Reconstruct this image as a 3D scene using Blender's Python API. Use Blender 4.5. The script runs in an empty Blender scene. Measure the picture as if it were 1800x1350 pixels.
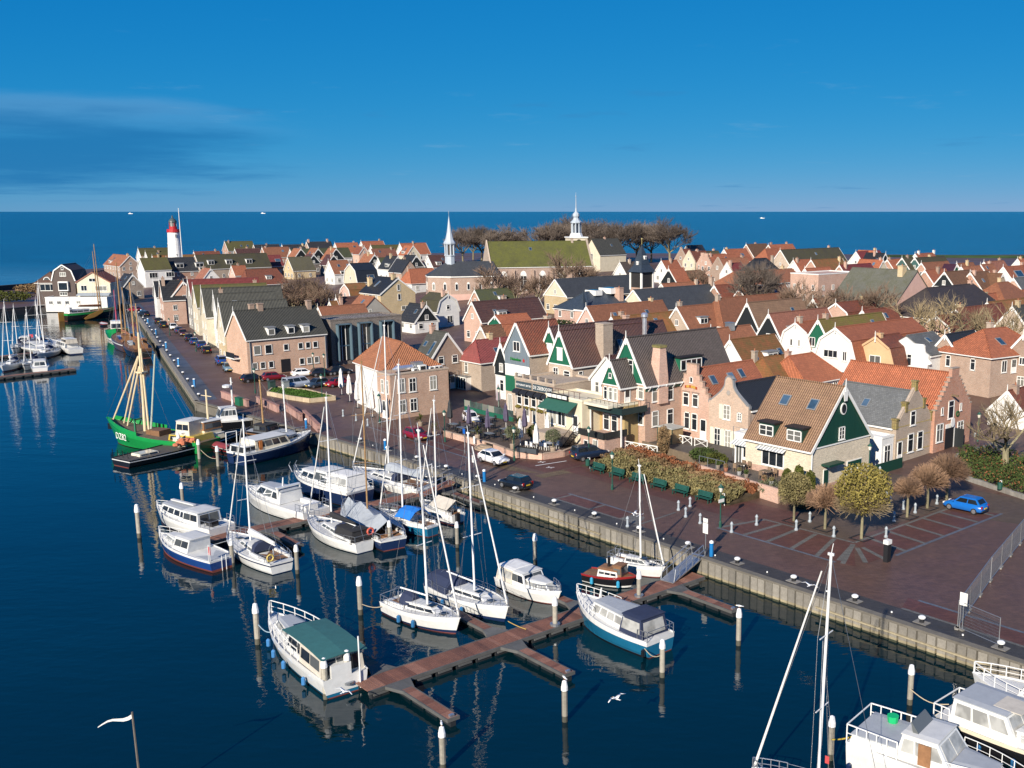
import bpy, math, random
from math import cos, sin, pi
import numpy as np
from mathutils import Vector, geometry
R = math.radians
rnd = random.Random(7)
SC = bpy.context.scene
COL = SC.collection
# ------------------------------------------------------------------ camera, sky, sun, exposure
FPX, CXP, CYP, CAMZ = 1820.0, 1100.0, 720.0, 29.5
PITCH = math.atan((CYP - 370) / FPX)
cam = bpy.data.cameras.new('camera'); camo = bpy.data.objects.new('camera', cam); COL.objects.link(camo)
cam.sensor_width = 36.0; cam.lens = 36.0 * FPX / 1800
cam.shift_x = (900 - CXP) / 1800; cam.shift_y = (CYP - 675) / 1800
cam.clip_start = 1.0; cam.clip_end = 60000
camo.location = (0, 0, CAMZ); camo.rotation_euler = (pi / 2 - PITCH, 0, 0)
SC.camera = camo
SUN_AZ, SUN_EL = 249.0, 26.0          # where the sun stands: angle from +X, elevation
sun = bpy.data.lights.new('sun', 'SUN'); suno = bpy.data.objects.new('sun', sun); COL.objects.link(suno)
sun.energy = 5.0; sun.angle = R(0.6); sun.color = (1.0, 0.91, 0.78)
_d = Vector((cos(R(SUN_AZ)) * cos(R(SUN_EL)), sin(R(SUN_AZ)) * cos(R(SUN_EL)), sin(R(SUN_EL))))
suno.rotation_euler = _d.to_track_quat('Z', 'Y').to_euler(); suno.location = (0, 0, 200)
W = bpy.data.worlds.new('World'); SC.world = W; W.use_nodes = True
def mixc(N, L, fac, a, b):
    m = N.new('ShaderNodeMix'); m.data_type = 'RGBA'
    for i, s in ((6, a), (7, b)):
        if isinstance(s, tuple): m.inputs[i].default_value = s + (1,) if len(s) == 3 else s
        else: L.new(s, m.inputs[i])
    if isinstance(fac, float): m.inputs[0].default_value = fac
    else: L.new(fac, m.inputs[0])
    return m.outputs[2]
def world_nodes():
    nt = W.node_tree; N = nt.nodes; L = nt.links; N.clear()
    out = N.new('ShaderNodeOutputWorld'); bg = N.new('ShaderNodeBackground'); bg.inputs[1].default_value = 0.085
    sky = N.new('ShaderNodeTexSky'); sky.sky_type = 'NISHITA'; sky.sun_disc = False
    sky.sun_elevation = R(SUN_EL); sky.sun_rotation = R(90 - SUN_AZ)
    sky.air_density = 0.7; sky.dust_density = 0.0; sky.ozone_density = 6.0; sky.altitude = 0
    tc = N.new('ShaderNodeTexCoord'); sep = N.new('ShaderNodeSeparateXYZ'); L.new(tc.outputs['Generated'], sep.inputs[0])
    # flat cloud sheets: direction divided by its height, so that they narrow towards the horizon
    mx = N.new('ShaderNodeMath'); mx.operation = 'ADD'; mx.inputs[1].default_value = 0.05; L.new(sep.outputs[2], mx.inputs[0])
    dv = N.new('ShaderNodeVectorMath'); dv.operation = 'DIVIDE'; L.new(tc.outputs['Generated'], dv.inputs[0])
    cb = N.new('ShaderNodeCombineXYZ'); L.new(mx.outputs[0], cb.inputs[0]); L.new(mx.outputs[0], cb.inputs[1]); cb.inputs[2].default_value = 1
    L.new(cb.outputs[0], dv.inputs[1])
    def noise(scale, det, rough, off):
        mp = N.new('ShaderNodeMapping'); mp.inputs['Location'].default_value = off; L.new(dv.outputs[0], mp.inputs[0])
        n = N.new('ShaderNodeTexNoise'); n.inputs['Scale'].default_value = scale; n.inputs['Detail'].default_value = det
        n.inputs['Roughness'].default_value = rough; L.new(mp.outputs[0], n.inputs['Vector']); return n
    def ramp(src, a, b):
        m = N.new('ShaderNodeMapRange'); m.inputs[1].default_value = a; m.inputs[2].default_value = b; m.clamp = True
        m.interpolation_type = 'SMOOTHSTEP'; L.new(src, m.inputs[0]); return m
    def op(o, a, b=None, c=None):
        m = N.new('ShaderNodeMath'); m.operation = o
        for i, q in enumerate((a, b, c)):
            if q is None: continue
            if isinstance(q, (int, float)): m.inputs[i].default_value = q
            else: L.new(q, m.inputs[i])
        return m.outputs[0]
    # photographic response of the clear sky: each channel scaled and raised to its own power
    sr = N.new('ShaderNodeSeparateColor'); L.new(sky.outputs[0], sr.inputs[0]); cc = N.new('ShaderNodeCombineColor')
    for i, (t, p, k) in enumerate(((0.33, 2.0, 0.2613), (0.68, 0.55, 1.129), (1.05, 0.3, 2.531))):
        L.new(op('MULTIPLY', op('POWER', op('MULTIPLY', sr.outputs[i], t), p), k), cc.inputs[i])
    # cloud bank low over the sea at the left, thin wisps elsewhere
    a = op('DIVIDE', sep.outputs[0], op('MAXIMUM', sep.outputs[1], 0.05)); e = op('DIVIDE', sep.outputs[2], op('MAXIMUM', sep.outputs[1], 0.05))
    da = op('POWER', op('ABSOLUTE', op('DIVIDE', op('ADD', a, 0.56), 0.25)), 2.0); de = op('POWER', op('ABSOLUTE', op('DIVIDE', op('SUBTRACT', e, 0.055), 0.046)), 2.0)
    n1 = noise(0.55, 6, 0.6, (3.1, 0.4, 0)).outputs['Fac']; d = op('ADD', op('SUBTRACT', op('SUBTRACT', 1.0, da), de), op('MULTIPLY', op('SUBTRACT', n1, 0.5), 2.2))
    bank = op('MULTIPLY', ramp(d, -0.1, 1.0).outputs[0], 0.8); rim = op('MULTIPLY', op('MULTIPLY', ramp(d, -0.6, 0.3).outputs[0], ramp(e, 0.06, 0.1).outputs[0]), 0.35)
    wis = op('MULTIPLY', ramp(noise(1.1, 7, 0.62, (1.3, 5.2, 0)).outputs['Fac'], 0.60, 0.76).outputs[0], 0.3); dkw = op('MULTIPLY', ramp(noise(0.6, 5, 0.55, (9.3, 2.2, 0)).outputs['Fac'], 0.63, 0.74).outputs[0], 0.4)
    col = cc.outputs[0]
    for f, c in ((wis, (1.5, 3.3, 5.2)), (dkw, (0.35, 1.75, 3.9)), (rim, (1.5, 3.2, 5.2)), (bank, (0.12, 1.4, 3.5))): col = mixc(N, L, f, col, c)
    L.new(col, bg.inputs[0]); L.new(bg.outputs[0], out.inputs[0])
world_nodes()
SC.view_settings.view_transform = 'Standard'; SC.view_settings.look = 'None'
SC.view_settings.exposure = 0.55; SC.view_settings.gamma = 1.0
SC.cycles.use_denoising = True; SC.cycles.max_bounces = 6; SC.cycles.caustics_reflective = False; SC.cycles.caustics_refractive = False

# ------------------------------------------------------------------ surveying: quay frame (s along the quay, n inland)
QA = R(133.0); QX, QY = 6.1, 81.5
def XY(s, n): return (QX + s * cos(QA) + n * sin(QA), QY + s * sin(QA) - n * cos(QA))
def SN(x, y):
    dx, dy = x - QX, y - QY
    return (dx * cos(QA) + dy * sin(QA), dx * sin(QA) - dy * cos(QA))
def ray(px, py):
    u = (px - CXP) / FPX; v = -(py - CYP) / FPX
    return (u, cos(PITCH) + v * sin(PITCH), -sin(PITCH) + v * cos(PITCH))
def G(px, py, z=0.0):                     # the point at height z seen at a photo pixel
    d = ray(px, py); t = (z - CAMZ) / d[2]
    return (d[0] * t, d[1] * t)
def projx(x, y, z):
    z -= CAMZ; f = y * cos(PITCH) - z * sin(PITCH)
    return CXP + FPX * x / f
WQ0 = (-64.3, 152.4); WQA = R(118.0)      # west quay: start and direction
def d_west(x, y): return (x - WQ0[0]) * sin(WQA) - (y - WQ0[1]) * cos(WQA)
def sstep(t): t = min(1.0, max(0.0, t)); return t * t * (3 - 2 * t)
def ground(x, y):
    d = min(SN(x, y)[1], d_west(x, y))
    return 1.5 + 4.2 * sstep((d - 36) / 110.0)

# ------------------------------------------------------------------ materials
MATS = {}
def nodes_of(name):
    m = bpy.data.materials.new(name); m.use_nodes = True
    return m, m.node_tree.nodes, m.node_tree.links, m.node_tree.nodes['Principled BSDF']
def ntex(N, L, vec, scale, det=4, rough=0.55):
    n = N.new('ShaderNodeTexNoise'); n.inputs['Scale'].default_value = scale; n.inputs['Detail'].default_value = det
    n.inputs['Roughness'].default_value = rough; L.new(vec, n.inputs['Vector']); return n.outputs['Fac']
def mrange(N, L, src, a, b, c=0.0, d=1.0):
    m = N.new('ShaderNodeMapRange'); m.clamp = True
    for i, v in enumerate((a, b, c, d)): m.inputs[i + 1].default_value = v
    L.new(src, m.inputs[0]); return m.outputs[0]
def mulc(c, k): return tuple(min(1.0, x * k) for x in c)
def bump(N, L, B, h, strength, dist):
    b = N.new('ShaderNodeBump'); b.inputs['Strength'].default_value = strength; b.inputs['Distance'].default_value = dist
    L.new(h, b.inputs['Height']); L.new(b.outputs[0], B.inputs['Normal'])
def M(kind, col=(0.5, 0.5, 0.5), rough=0.7, k=None):
    """procedural material: kind paint / metal / brick / tile / slate / plank / plaster / moss / glass ..."""
    key = (kind, col, rough, k)
    if key in MATS: return MATS[key]
    m, N, L, B = nodes_of(kind); B.inputs['Roughness'].default_value = rough
    uv = N.new('ShaderNodeUVMap').outputs[0]
    oi = N.new('ShaderNodeObjectInfo').outputs['Random']
    tco = N.new('ShaderNodeTexCoord').outputs['Object']
    def brick(sc_w, sc_h, mortar, offset, a, b, c):
        t = N.new('ShaderNodeTexBrick'); L.new(uv, t.inputs['Vector']); t.inputs['Scale'].default_value = 1.0
        t.inputs['Brick Width'].default_value = sc_w; t.inputs['Row Height'].default_value = sc_h
        t.inputs['Mortar Size'].default_value = mortar; t.inputs['Mortar Smooth'].default_value = 0.3; t.offset = offset
        t.inputs['Color1'].default_value = a + (1,); t.inputs['Color2'].default_value = b + (1,); t.inputs['Mortar'].default_value = c + (1,)
        return t
    if kind == 'brick':
        t = brick(0.23, 0.075, 0.012, 0.5, mulc(col, 1.18), mulc(col, 0.78), mulc((0.5, 0.46, 0.4), 0.9))
        n1 = ntex(N, L, uv, 0.45, 6, 0.7); n2 = ntex(N, L, uv, 6.0, 4, 0.7)
        c = mixc(N, L, mrange(N, L, n1, 0.45, 0.75, 0, 0.5), t.outputs['Color'], mulc(col, 0.62))
        c = mixc(N, L, mrange(N, L, n2, 0.5, 0.8, 0, 0.4), c, mulc(col, 1.35))
        L.new(c, B.inputs['Base Color']); bump(N, L, B, t.outputs['Fac'], -0.25, 0.01); B.inputs['Roughness'].default_value = 0.85
    elif kind in ('tile', 'slate'):
        w, h = (0.27, 0.36) if kind == 'tile' else (0.30, 0.24)
        alt = k if k and len(k) == 3 else mulc(col, 0.72)
        t = brick(w, h, 0.02, 0.0 if kind == 'tile' else 0.5, mulc(col, 1.1), alt, mulc(col, 0.45))
        n1 = ntex(N, L, uv, 0.5, 7, 0.7); n2 = ntex(N, L, uv, 2.3, 5, 0.7); n3 = ntex(N, L, uv, 9.0, 3, 0.7)
        c = mixc(N, L, mrange(N, L, n1, 0.42, 0.68, 0, 0.75), t.outputs['Color'], mulc(col, 0.55))
        c = mixc(N, L, mrange(N, L, n3, 0.45, 0.8, 0, 0.35), c, mulc(col, 1.3))
        c = mixc(N, L, mrange(N, L, n2, 0.56, 0.74, 0, 0.5), c, mixc(N, L, 0.5, mulc(col, 0.7), (0.12, 0.11, 0.05)))
        sx = N.new('ShaderNodeSeparateXYZ'); L.new(uv, sx.inputs[0])
        def osc(src, per, ph):
            a = N.new('ShaderNodeMath'); a.operation = 'MULTIPLY'; a.inputs[1].default_value = 2 * pi / per; L.new(src, a.inputs[0])
            b = N.new('ShaderNodeMath'); b.operation = 'SINE'; L.new(a.outputs[0], b.inputs[0]); return b.outputs[0]
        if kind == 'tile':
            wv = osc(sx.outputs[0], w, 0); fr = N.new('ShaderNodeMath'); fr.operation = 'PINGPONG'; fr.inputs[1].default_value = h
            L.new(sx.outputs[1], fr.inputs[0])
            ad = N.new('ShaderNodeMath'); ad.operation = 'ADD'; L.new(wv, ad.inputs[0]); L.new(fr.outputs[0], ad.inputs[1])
            bump(N, L, B, ad.outputs[0], 0.8, 0.05); c = mixc(N, L, mrange(N, L, wv, -0.2, -1.0, 0, 0.5), c, mulc(col, 0.35))  # shade in the pantile valleys painted into the colour along with the bump
        else: bump(N, L, B, t.outputs['Fac'], -0.4, 0.02)
        L.new(c, B.inputs['Base Color'])
        B.inputs['Roughness'].default_value = rough
    elif kind == 'moss':
        n1 = ntex(N, L, uv, 0.6, 7, 0.72); n2 = ntex(N, L, uv, 5.0, 5, 0.7); n3 = ntex(N, L, uv, 0.2, 4, 0.6)
        g = k if k else (0.10, 0.10, 0.025)
        c = mixc(N, L, mrange(N, L, n1, 0.35, 0.68), col, g)
        c = mixc(N, L, mrange(N, L, n2, 0.45, 0.75, 0, 0.5), c, mulc(g, 1.5))
        c = mixc(N, L, mrange(N, L, n3, 0.5, 0.7, 0, 0.5), c, mulc(col, 0.7))
        t = brick(0.27, 0.36, 0.03, 0.0, (1, 1, 1), (0.8, 0.8, 0.8), (0.5, 0.5, 0.5))
        mm = N.new('ShaderNodeMix'); mm.data_type = 'RGBA'; mm.blend_type = 'MULTIPLY'; mm.inputs[0].default_value = 0.8
        L.new(c, mm.inputs[6]); L.new(t.outputs['Color'], mm.inputs[7]); L.new(mm.outputs[2], B.inputs['Base Color'])
        bump(N, L, B, n2, 0.6, 0.05); B.inputs['Roughness'].default_value = 0.95
    elif kind == 'plank':                     # painted boarding with dark joints
        t = brick(0.16, 40.0, 0.012, 0.0, mulc(col, 1.08), mulc(col, 0.9), mulc(col, 0.35))
        n1 = ntex(N, L, uv, 1.5, 5, 0.7)
        L.new(mixc(N, L, mrange(N, L, n1, 0.45, 0.75, 0, 0.35), t.outputs['Color'], mulc(col, 0.65)), B.inputs['Base Color'])
        bump(N, L, B, t.outputs['Fac'], -0.4, 0.015)
    elif kind == 'glass':
        n1 = ntex(N, L, tco, 1.1, 2); B.inputs['Roughness'].default_value = 0.06
        r = mrange(N, L, oi, 0.5, 1.0)
        c = mixc(N, L, mrange(N, L, n1, 0.4, 0.6), mulc(col, 0.6), col)
        L.new(mixc(N, L, r, c, k if k else (0.33, 0.32, 0.28)), B.inputs['Base Color']); B.inputs['IOR'].default_value = 1.5
    elif kind == 'leaf':
        hv = ntex(N, L, tco, k if k else 1.2, 3); n2 = ntex(N, L, tco, 11.0, 2)
        c = mixc(N, L, mrange(N, L, hv, 0.35, 0.65), mulc(col, 0.55), mulc(col, 1.35))
        L.new(mixc(N, L, mrange(N, L, n2, 0.4, 0.7, 0, 0.6), c, mulc(col, 0.7)), B.inputs['Base Color']); B.inputs['Roughness'].default_value = 0.9
        B.inputs['Specular IOR Level'].default_value = 0.2
    elif kind == 'paver':
        a = N.new('ShaderNodeTexCoord').outputs['Object']
        n1 = ntex(N, L, a, 0.08, 6, 0.65); n2 = ntex(N, L, a, 0.9, 6, 0.75); n3 = ntex(N, L, a, 9.0, 2, 0.5)
        t = N.new('ShaderNodeTexBrick'); L.new(a, t.inputs['Vector']); t.inputs['Scale'].default_value = 1.0
        t.inputs['Brick Width'].default_value = 0.42; t.inputs['Row Height'].default_value = 0.16; t.inputs['Mortar Size'].default_value = 0.02
        t.inputs['Color1'].default_value = mulc(col, 1.25) + (1,); t.inputs['Color2'].default_value = mulc(col, 0.75) + (1,); t.inputs['Mortar'].default_value = mulc(col, 0.55) + (1,)
        c = mixc(N, L, mrange(N, L, n1, 0.4, 0.65, 0, 0.7), t.outputs['Color'], k if k else mulc(col, 0.6))
        c = mixc(N, L, mrange(N, L, n2, 0.5, 0.75, 0, 0.5), c, mulc(col, 1.5))
        c = mixc(N, L, mrange(N, L, n3, 0.55, 0.8, 0, 0.3), c, mulc(col, 0.5))
        L.new(c, B.inputs['Base Color']); L.new(mrange(N, L, n1, 0.4, 0.62, rough - 0.14, rough + 0.12), B.inputs['Roughness'])
        bump(N, L, B, n3, 0.25, 0.01)
    elif kind == 'deck':                      # weathered wood
        n1 = ntex(N, L, tco, 0.8, 6, 0.7); n2 = ntex(N, L, tco, 14.0, 3, 0.6)
        c = mixc(N, L, mrange(N, L, n1, 0.35, 0.7), mulc(col, 0.75), mulc(col, 1.3))
        L.new(mixc(N, L, mrange(N, L, n2, 0.4, 0.7, 0, 0.6), c, mulc(col, 0.6)), B.inputs['Base Color']); bump(N, L, B, n2, 0.3, 0.01)
    else:                                     # paint, metal, plaster, cloth, rope ...: one colour with wear
        sc = {'plaster': 0.8, 'concrete': 1.2, 'cloth': 2.0, 'wood': 3.0}.get(kind, 1.6)
        n1 = ntex(N, L, tco, sc, 6, 0.7); n2 = ntex(N, L, tco, sc * 9, 3, 0.6)
        a = {'plaster': 0.82, 'concrete': 0.62, 'cloth': 0.8, 'wood': 0.6, 'metal': 0.8}.get(kind, 0.86)
        c = mixc(N, L, mrange(N, L, n1, 0.35, 0.75), mulc(col, 1.04), mulc(col, a))
        L.new(mixc(N, L, mrange(N, L, n2, 0.55, 0.8, 0, 0.35), c, mulc(col, a * 0.85)), B.inputs['Base Color'])
        if kind == 'metal': B.inputs['Metallic'].default_value = 0.8; B.inputs['Roughness'].default_value = min(rough, 0.4)
        if kind in ('concrete', 'cloth', 'wood'): bump(N, L, B, n2, 0.3, 0.01)
        if kind == 'gloss':
            B.inputs['Roughness'].default_value = 0.22; B.inputs['Coat Weight'].default_value = 0.5; B.inputs['Coat Roughness'].default_value = 0.05
    amt = {'brick': .3, 'tile': .34, 'slate': .3, 'moss': .3, 'plank': .16, 'wood': .5, 'concrete': .3, 'plaster': .1, 'deck': .2}.get(kind)
    if amt and B.inputs['Base Color'].links:          # every piece a little lighter or darker than the next
        src = B.inputs['Base Color'].links[0].from_socket; mm = N.new('ShaderNodeMix'); mm.data_type = 'RGBA'; mm.blend_type = 'MULTIPLY'; mm.inputs[0].default_value = 1.0
        cv = N.new('ShaderNodeCombineColor'); v = mrange(N, L, oi, 0, 1, 1 - amt * .55, 1 + amt * .45)
        for i in range(3): L.new(v, cv.inputs[i])
        L.new(src, mm.inputs[6]); L.new(cv.outputs[0], mm.inputs[7]); L.new(mm.outputs[2], B.inputs['Base Color'])
    MATS[key] = m; return m
WHITE = M('paint', (0.78, 0.77, 0.73), 0.5); CREAM = M('paint', (0.74, 0.68, 0.52), 0.5); GLASS = M('glass', (0.02, 0.026, 0.034))
BLACK = M('paint', (0.015, 0.015, 0.017), 0.5); DGREEN = M('plank', (0.006, 0.052, 0.034), 0.5); MGREEN = M('plank', (0.012, 0.12, 0.065), 0.5)
DARK = M('plank', (0.014, 0.018, 0.02), 0.55); GREYB = M('plank', (0.16, 0.2, 0.23), 0.55); STEEL = M('metal', (0.55, 0.57, 0.6), 0.35)
GALV = M('metal', (0.42, 0.44, 0.46), 0.4); CONC = M('concrete', (0.25, 0.235, 0.21), 0.85); ALU = M('metal', (0.8, 0.8, 0.82), 0.3)
ZINC = M('metal', (0.28, 0.33, 0.38), 0.4)
GEL = M('gloss', (0.70, 0.70, 0.68), 0.25)

# ------------------------------------------------------------------ mesh builder
class MB:
    def __init__(s): s.v = []; s.f = []; s.m = []
    def face(s, pts, m=0):
        b = len(s.v); s.v += [tuple(p) for p in pts]; s.f.append(tuple(range(b, b + len(pts)))); s.m.append(m); return s
    def raw(s, vs, fs, m=0):
        b = len(s.v); s.v += [tuple(p) for p in vs]
        for f in fs: s.f.append(tuple(i + b for i in f)); s.m.append(m)
        return s
    def hexa(s, p, m=0):                      # 8 points: bottom 0-3 ccw, top 4-7 ccw
        return s.raw(p, ((3, 2, 1, 0), (4, 5, 6, 7), (0, 1, 5, 4), (1, 2, 6, 5), (2, 3, 7, 6), (3, 0, 4, 7)), m)
    def box(s, x0, y0, z0, x1, y1, z1, m=0):
        return s.hexa([(x0, y0, z0), (x1, y0, z0), (x1, y1, z0), (x0, y1, z0), (x0, y0, z1), (x1, y0, z1), (x1, y1, z1), (x0, y1, z1)], m)
    def cbox(s, cx, cy, z0, w, d, h, m=0): return s.box(cx - w / 2, cy - d / 2, z0, cx + w / 2, cy + d / 2, z0 + h, m)
    def loft(s, rings, m=0, cap=True, close=True):
        b = len(s.v); n = len(rings[0])
        for r in rings: s.v += [tuple(p) for p in r]
        for i in range(len(rings) - 1):
            for j in range(n if close else n - 1):
                k = (j + 1) % n
                s.f.append((b + i * n + j, b + i * n + k, b + (i + 1) * n + k, b + (i + 1) * n + j)); s.m.append(m if not callable(m) else m(i, j))
        if cap and close:
            mm = m if not callable(m) else m(0, 0)
            s.f.append(tuple(b + j for j in reversed(range(n)))); s.m.append(mm)
            s.f.append(tuple(b + (len(rings) - 1) * n + j for j in range(n))); s.m.append(mm)
        return s
    def tube(s, p, q, r0, r1=None, n=6, m=0, cap=True):
        r1 = r0 if r1 is None else r1
        p = Vector(p); q = Vector(q); d = (q - p)
        if d.length < 1e-6: return s
        d.normalize(); a = d.orthogonal().normalized(); c = d.cross(a)
        ang = [2 * pi * i / n for i in range(n)]
        return s.loft([[p + (a * cos(t) + c * sin(t)) * r0 for t in ang], [q + (a * cos(t) + c * sin(t)) * r1 for t in ang]], m, cap)
    def path(s, pts, r, n=5, m=0):
        for a, b in zip(pts, pts[1:]): s.tube(a, b, r, r, n, m)
        return s
    def lathe(s, prof, n=10, c=(0, 0, 0), m=0):   # prof: (radius, z)
        return s.loft([[(c[0] + r * cos(2 * pi * i / n), c[1] + r * sin(2 * pi * i / n), c[2] + z) for i in range(n)] for r, z in prof], m)
    def prism(s, poly, y0, y1, m=0):              # poly in (x, z), pushed along y
        return s.loft([[(x, y0, z) for x, z in poly], [(x, y1, z) for x, z in poly]], m)
    def slab(s, poly, z0, z1, m=0):               # poly in (x, y)
        return s.loft([[(x, y, z0) for x, y in poly], [(x, y, z1) for x, y in poly]], m)
    def panel(s, q, u0, u1, v0, v1, off=0.02, m=0, th=0.03):
        """a thin pane laid on the quad q (bottom-left, bottom-right, top-right, top-left seen from outside)"""
        q = [Vector(p) for p in q]; nn = (q[1] - q[0]).cross(q[3] - q[0]).normalized()
        def at(u, v): return (q[0] * (1 - u) + q[1] * u) * (1 - v) + (q[3] * (1 - u) + q[2] * u) * v
        c = [at(u0, v0), at(u1, v0), at(u1, v1), at(u0, v1)]
        return s.loft([[p + nn * (off - th) for p in c], [p + nn * off for p in c]], m)
    def mesh(s, name, mats, smooth=False):
        me = bpy.data.meshes.new(name); me.from_pydata(s.v, [], s.f)
        for mt in (mats if isinstance(mats, (list, tuple)) else [mats]): me.materials.append(mt)
        if any(s.m): me.polygons.foreach_set('material_index', np.array(s.m, dtype=np.int32))
        V = np.array(s.v, dtype=np.float64); uvl = me.uv_layers.new(name='UVMap')
        nf = len(me.polygons); ls = np.empty(nf, np.int32); lt = np.empty(nf, np.int32); nr = np.empty(nf * 3)
        me.polygons.foreach_get('loop_start', ls); me.polygons.foreach_get('loop_total', lt); me.polygons.foreach_get('normal', nr); nr = nr.reshape(-1, 3)
        lv = np.empty(len(me.loops), np.int32); me.loops.foreach_get('vertex_index', lv)
        nl = np.repeat(nr, lt, axis=0); P = V[lv]
        flat = np.abs(nl[:, 2]) > 0.985
        t = np.stack([-nl[:, 1], nl[:, 0], np.zeros(len(nl))], 1); ln = np.linalg.norm(t, axis=1, keepdims=True); t = t / np.maximum(ln, 1e-9)
        t[flat] = (1, 0, 0); b = np.cross(nl, t)
        uv = np.stack([(P * t).sum(1), (P * b).sum(1)], 1)
        uvl.data.foreach_set('uv', uv.ravel().astype(np.float32))
        if smooth: me.polygons.foreach_set('use_smooth', np.ones(nf, dtype=bool))
        me.update(); return me
    def obj(s, name, mats, parent=None, loc=(0, 0, 0), rz=0.0, smooth=False):
        return mobj(name, s.mesh(name, mats, smooth), parent, loc, rz)
def mobj(name, me, parent=None, loc=(0, 0, 0), rz=0.0):
    o = bpy.data.objects.new(name, me); COL.objects.link(o); o.parent = parent; o.location = loc; o.rotation_euler = (0, 0, rz); return o
def tag(o, label, cat, group=None, kind=None):
    o['label'] = label; o['category'] = cat
    if group: o['group'] = group
    if kind: o['kind'] = kind
    return o
def thing(name, label, cat, loc, rz=0.0, group=None):
    o = bpy.data.objects.new(name, None); COL.objects.link(o); o.location = loc; o.rotation_euler = (0, 0, rz); o.empty_display_size = 0.3
    return tag(o, label, cat, group)
def struct(o, kind='structure', label=None):
    o['kind'] = kind
    if label: o['label'] = label
    return o
def copy_tree(root, parent=None):
    c = root.copy(); COL.objects.link(c); c.parent = parent
    for ch in KIDS.get(root.name, root.children): copy_tree(ch, c)
    return c
KIDS = {}
CACHE = {}
def cached(key, fn):
    if key not in CACHE: CACHE[key] = fn()
    return CACHE[key]
ORD = 'first second third fourth fifth sixth seventh eighth ninth tenth eleventh twelfth thirteenth fourteenth fifteenth sixteenth seventeenth eighteenth nineteenth twentieth'.split()
# ------------------------------------------------------------------ the setting: water, land, quays, paving
def water():
    m, N, L, B = nodes_of('water')
    geo = N.new('ShaderNodeNewGeometry').outputs['Position']
    sp = N.new('ShaderNodeSeparateXYZ'); L.new(geo, sp.inputs[0])
    def mapped(sc, rot=0.0):
        mp = N.new('ShaderNodeMapping'); mp.inputs['Scale'].default_value = sc; mp.inputs['Rotation'].default_value = (0, 0, rot)
        L.new(geo, mp.inputs[0]); return mp.outputs[0]
    B.inputs['IOR'].default_value = 1.45; B.inputs['Specular IOR Level'].default_value = 0.5
    n1 = ntex(N, L, mapped((0.9, 1.7, 1), 0.3), 1.0, 3, 0.5)
    n2 = ntex(N, L, mapped((0.07, 0.16, 1), 0.4), 1.0, 4, 0.6)
    n3 = ntex(N, L, mapped((0.013, 0.02, 1), -0.5), 1.0, 3, 0.5)
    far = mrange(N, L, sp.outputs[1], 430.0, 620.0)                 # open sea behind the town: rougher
    ad = N.new('ShaderNodeMath'); ad.operation = 'MULTIPLY_ADD'; L.new(n2, ad.inputs[0]); ad.inputs[1].default_value = 6.0; L.new(n1, ad.inputs[2])
    b = N.new('ShaderNodeBump'); L.new(ad.outputs[0], b.inputs['Height'])
    ml = N.new('ShaderNodeMath'); ml.operation = 'MULTIPLY_ADD'; L.new(far, ml.inputs[0]); ml.inputs[1].default_value = 0.8
    pt = N.new('ShaderNodeMath'); pt.operation = 'MULTIPLY'; L.new(mrange(N, L, n3, 0.35, 0.65, 0.4, 1.2), pt.inputs[0]); pt.inputs[1].default_value = 0.085
    L.new(pt.outputs[0], ml.inputs[2]); L.new(ml.outputs[0], b.inputs['Strength'])
    b.inputs['Distance'].default_value = 0.22; L.new(b.outputs[0], B.inputs['Normal'])
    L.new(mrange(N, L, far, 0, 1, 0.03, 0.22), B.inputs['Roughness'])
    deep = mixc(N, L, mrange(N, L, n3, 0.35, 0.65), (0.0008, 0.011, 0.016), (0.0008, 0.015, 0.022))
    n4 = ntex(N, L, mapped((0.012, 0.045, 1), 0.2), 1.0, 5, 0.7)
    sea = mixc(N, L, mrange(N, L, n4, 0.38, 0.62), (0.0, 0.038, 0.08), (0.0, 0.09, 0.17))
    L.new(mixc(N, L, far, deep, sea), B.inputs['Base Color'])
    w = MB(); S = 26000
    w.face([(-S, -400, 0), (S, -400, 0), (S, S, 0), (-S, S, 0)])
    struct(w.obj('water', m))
water()
OUT = [XY(-80, 0), XY(47, 0), XY(65, -0.8), (-64.3, 152.4)]
_w = lambda t: (WQ0[0] + cos(WQA) * t, WQ0[1] + sin(WQA) * t)
WEND = _w(186)
OUT += [WEND, (-155, 313), (-172, 304), (-178, 290), (-214, 252), (-330, 190), (-350, 230), (-235, 330), (-216, 385), (-236, 450), (-262, 500), (-255, 560), (-180, 590), (-60, 600), (60, 588), (190, 570), (330, 600), (420, 560), (420, 150), (120, -40)]
def in_poly(x, y, P):
    c = False; j = len(P) - 1
    for i in range(len(P)):
        if (P[i][1] > y) != (P[j][1] > y) and x < (P[j][0] - P[i][0]) * (y - P[i][1]) / (P[j][1] - P[i][1]) + P[i][0]: c = not c
        j = i
    return c
PAVE = M('paver', (0.122, 0.066, 0.046), 0.58, (0.085, 0.054, 0.046))
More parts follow.
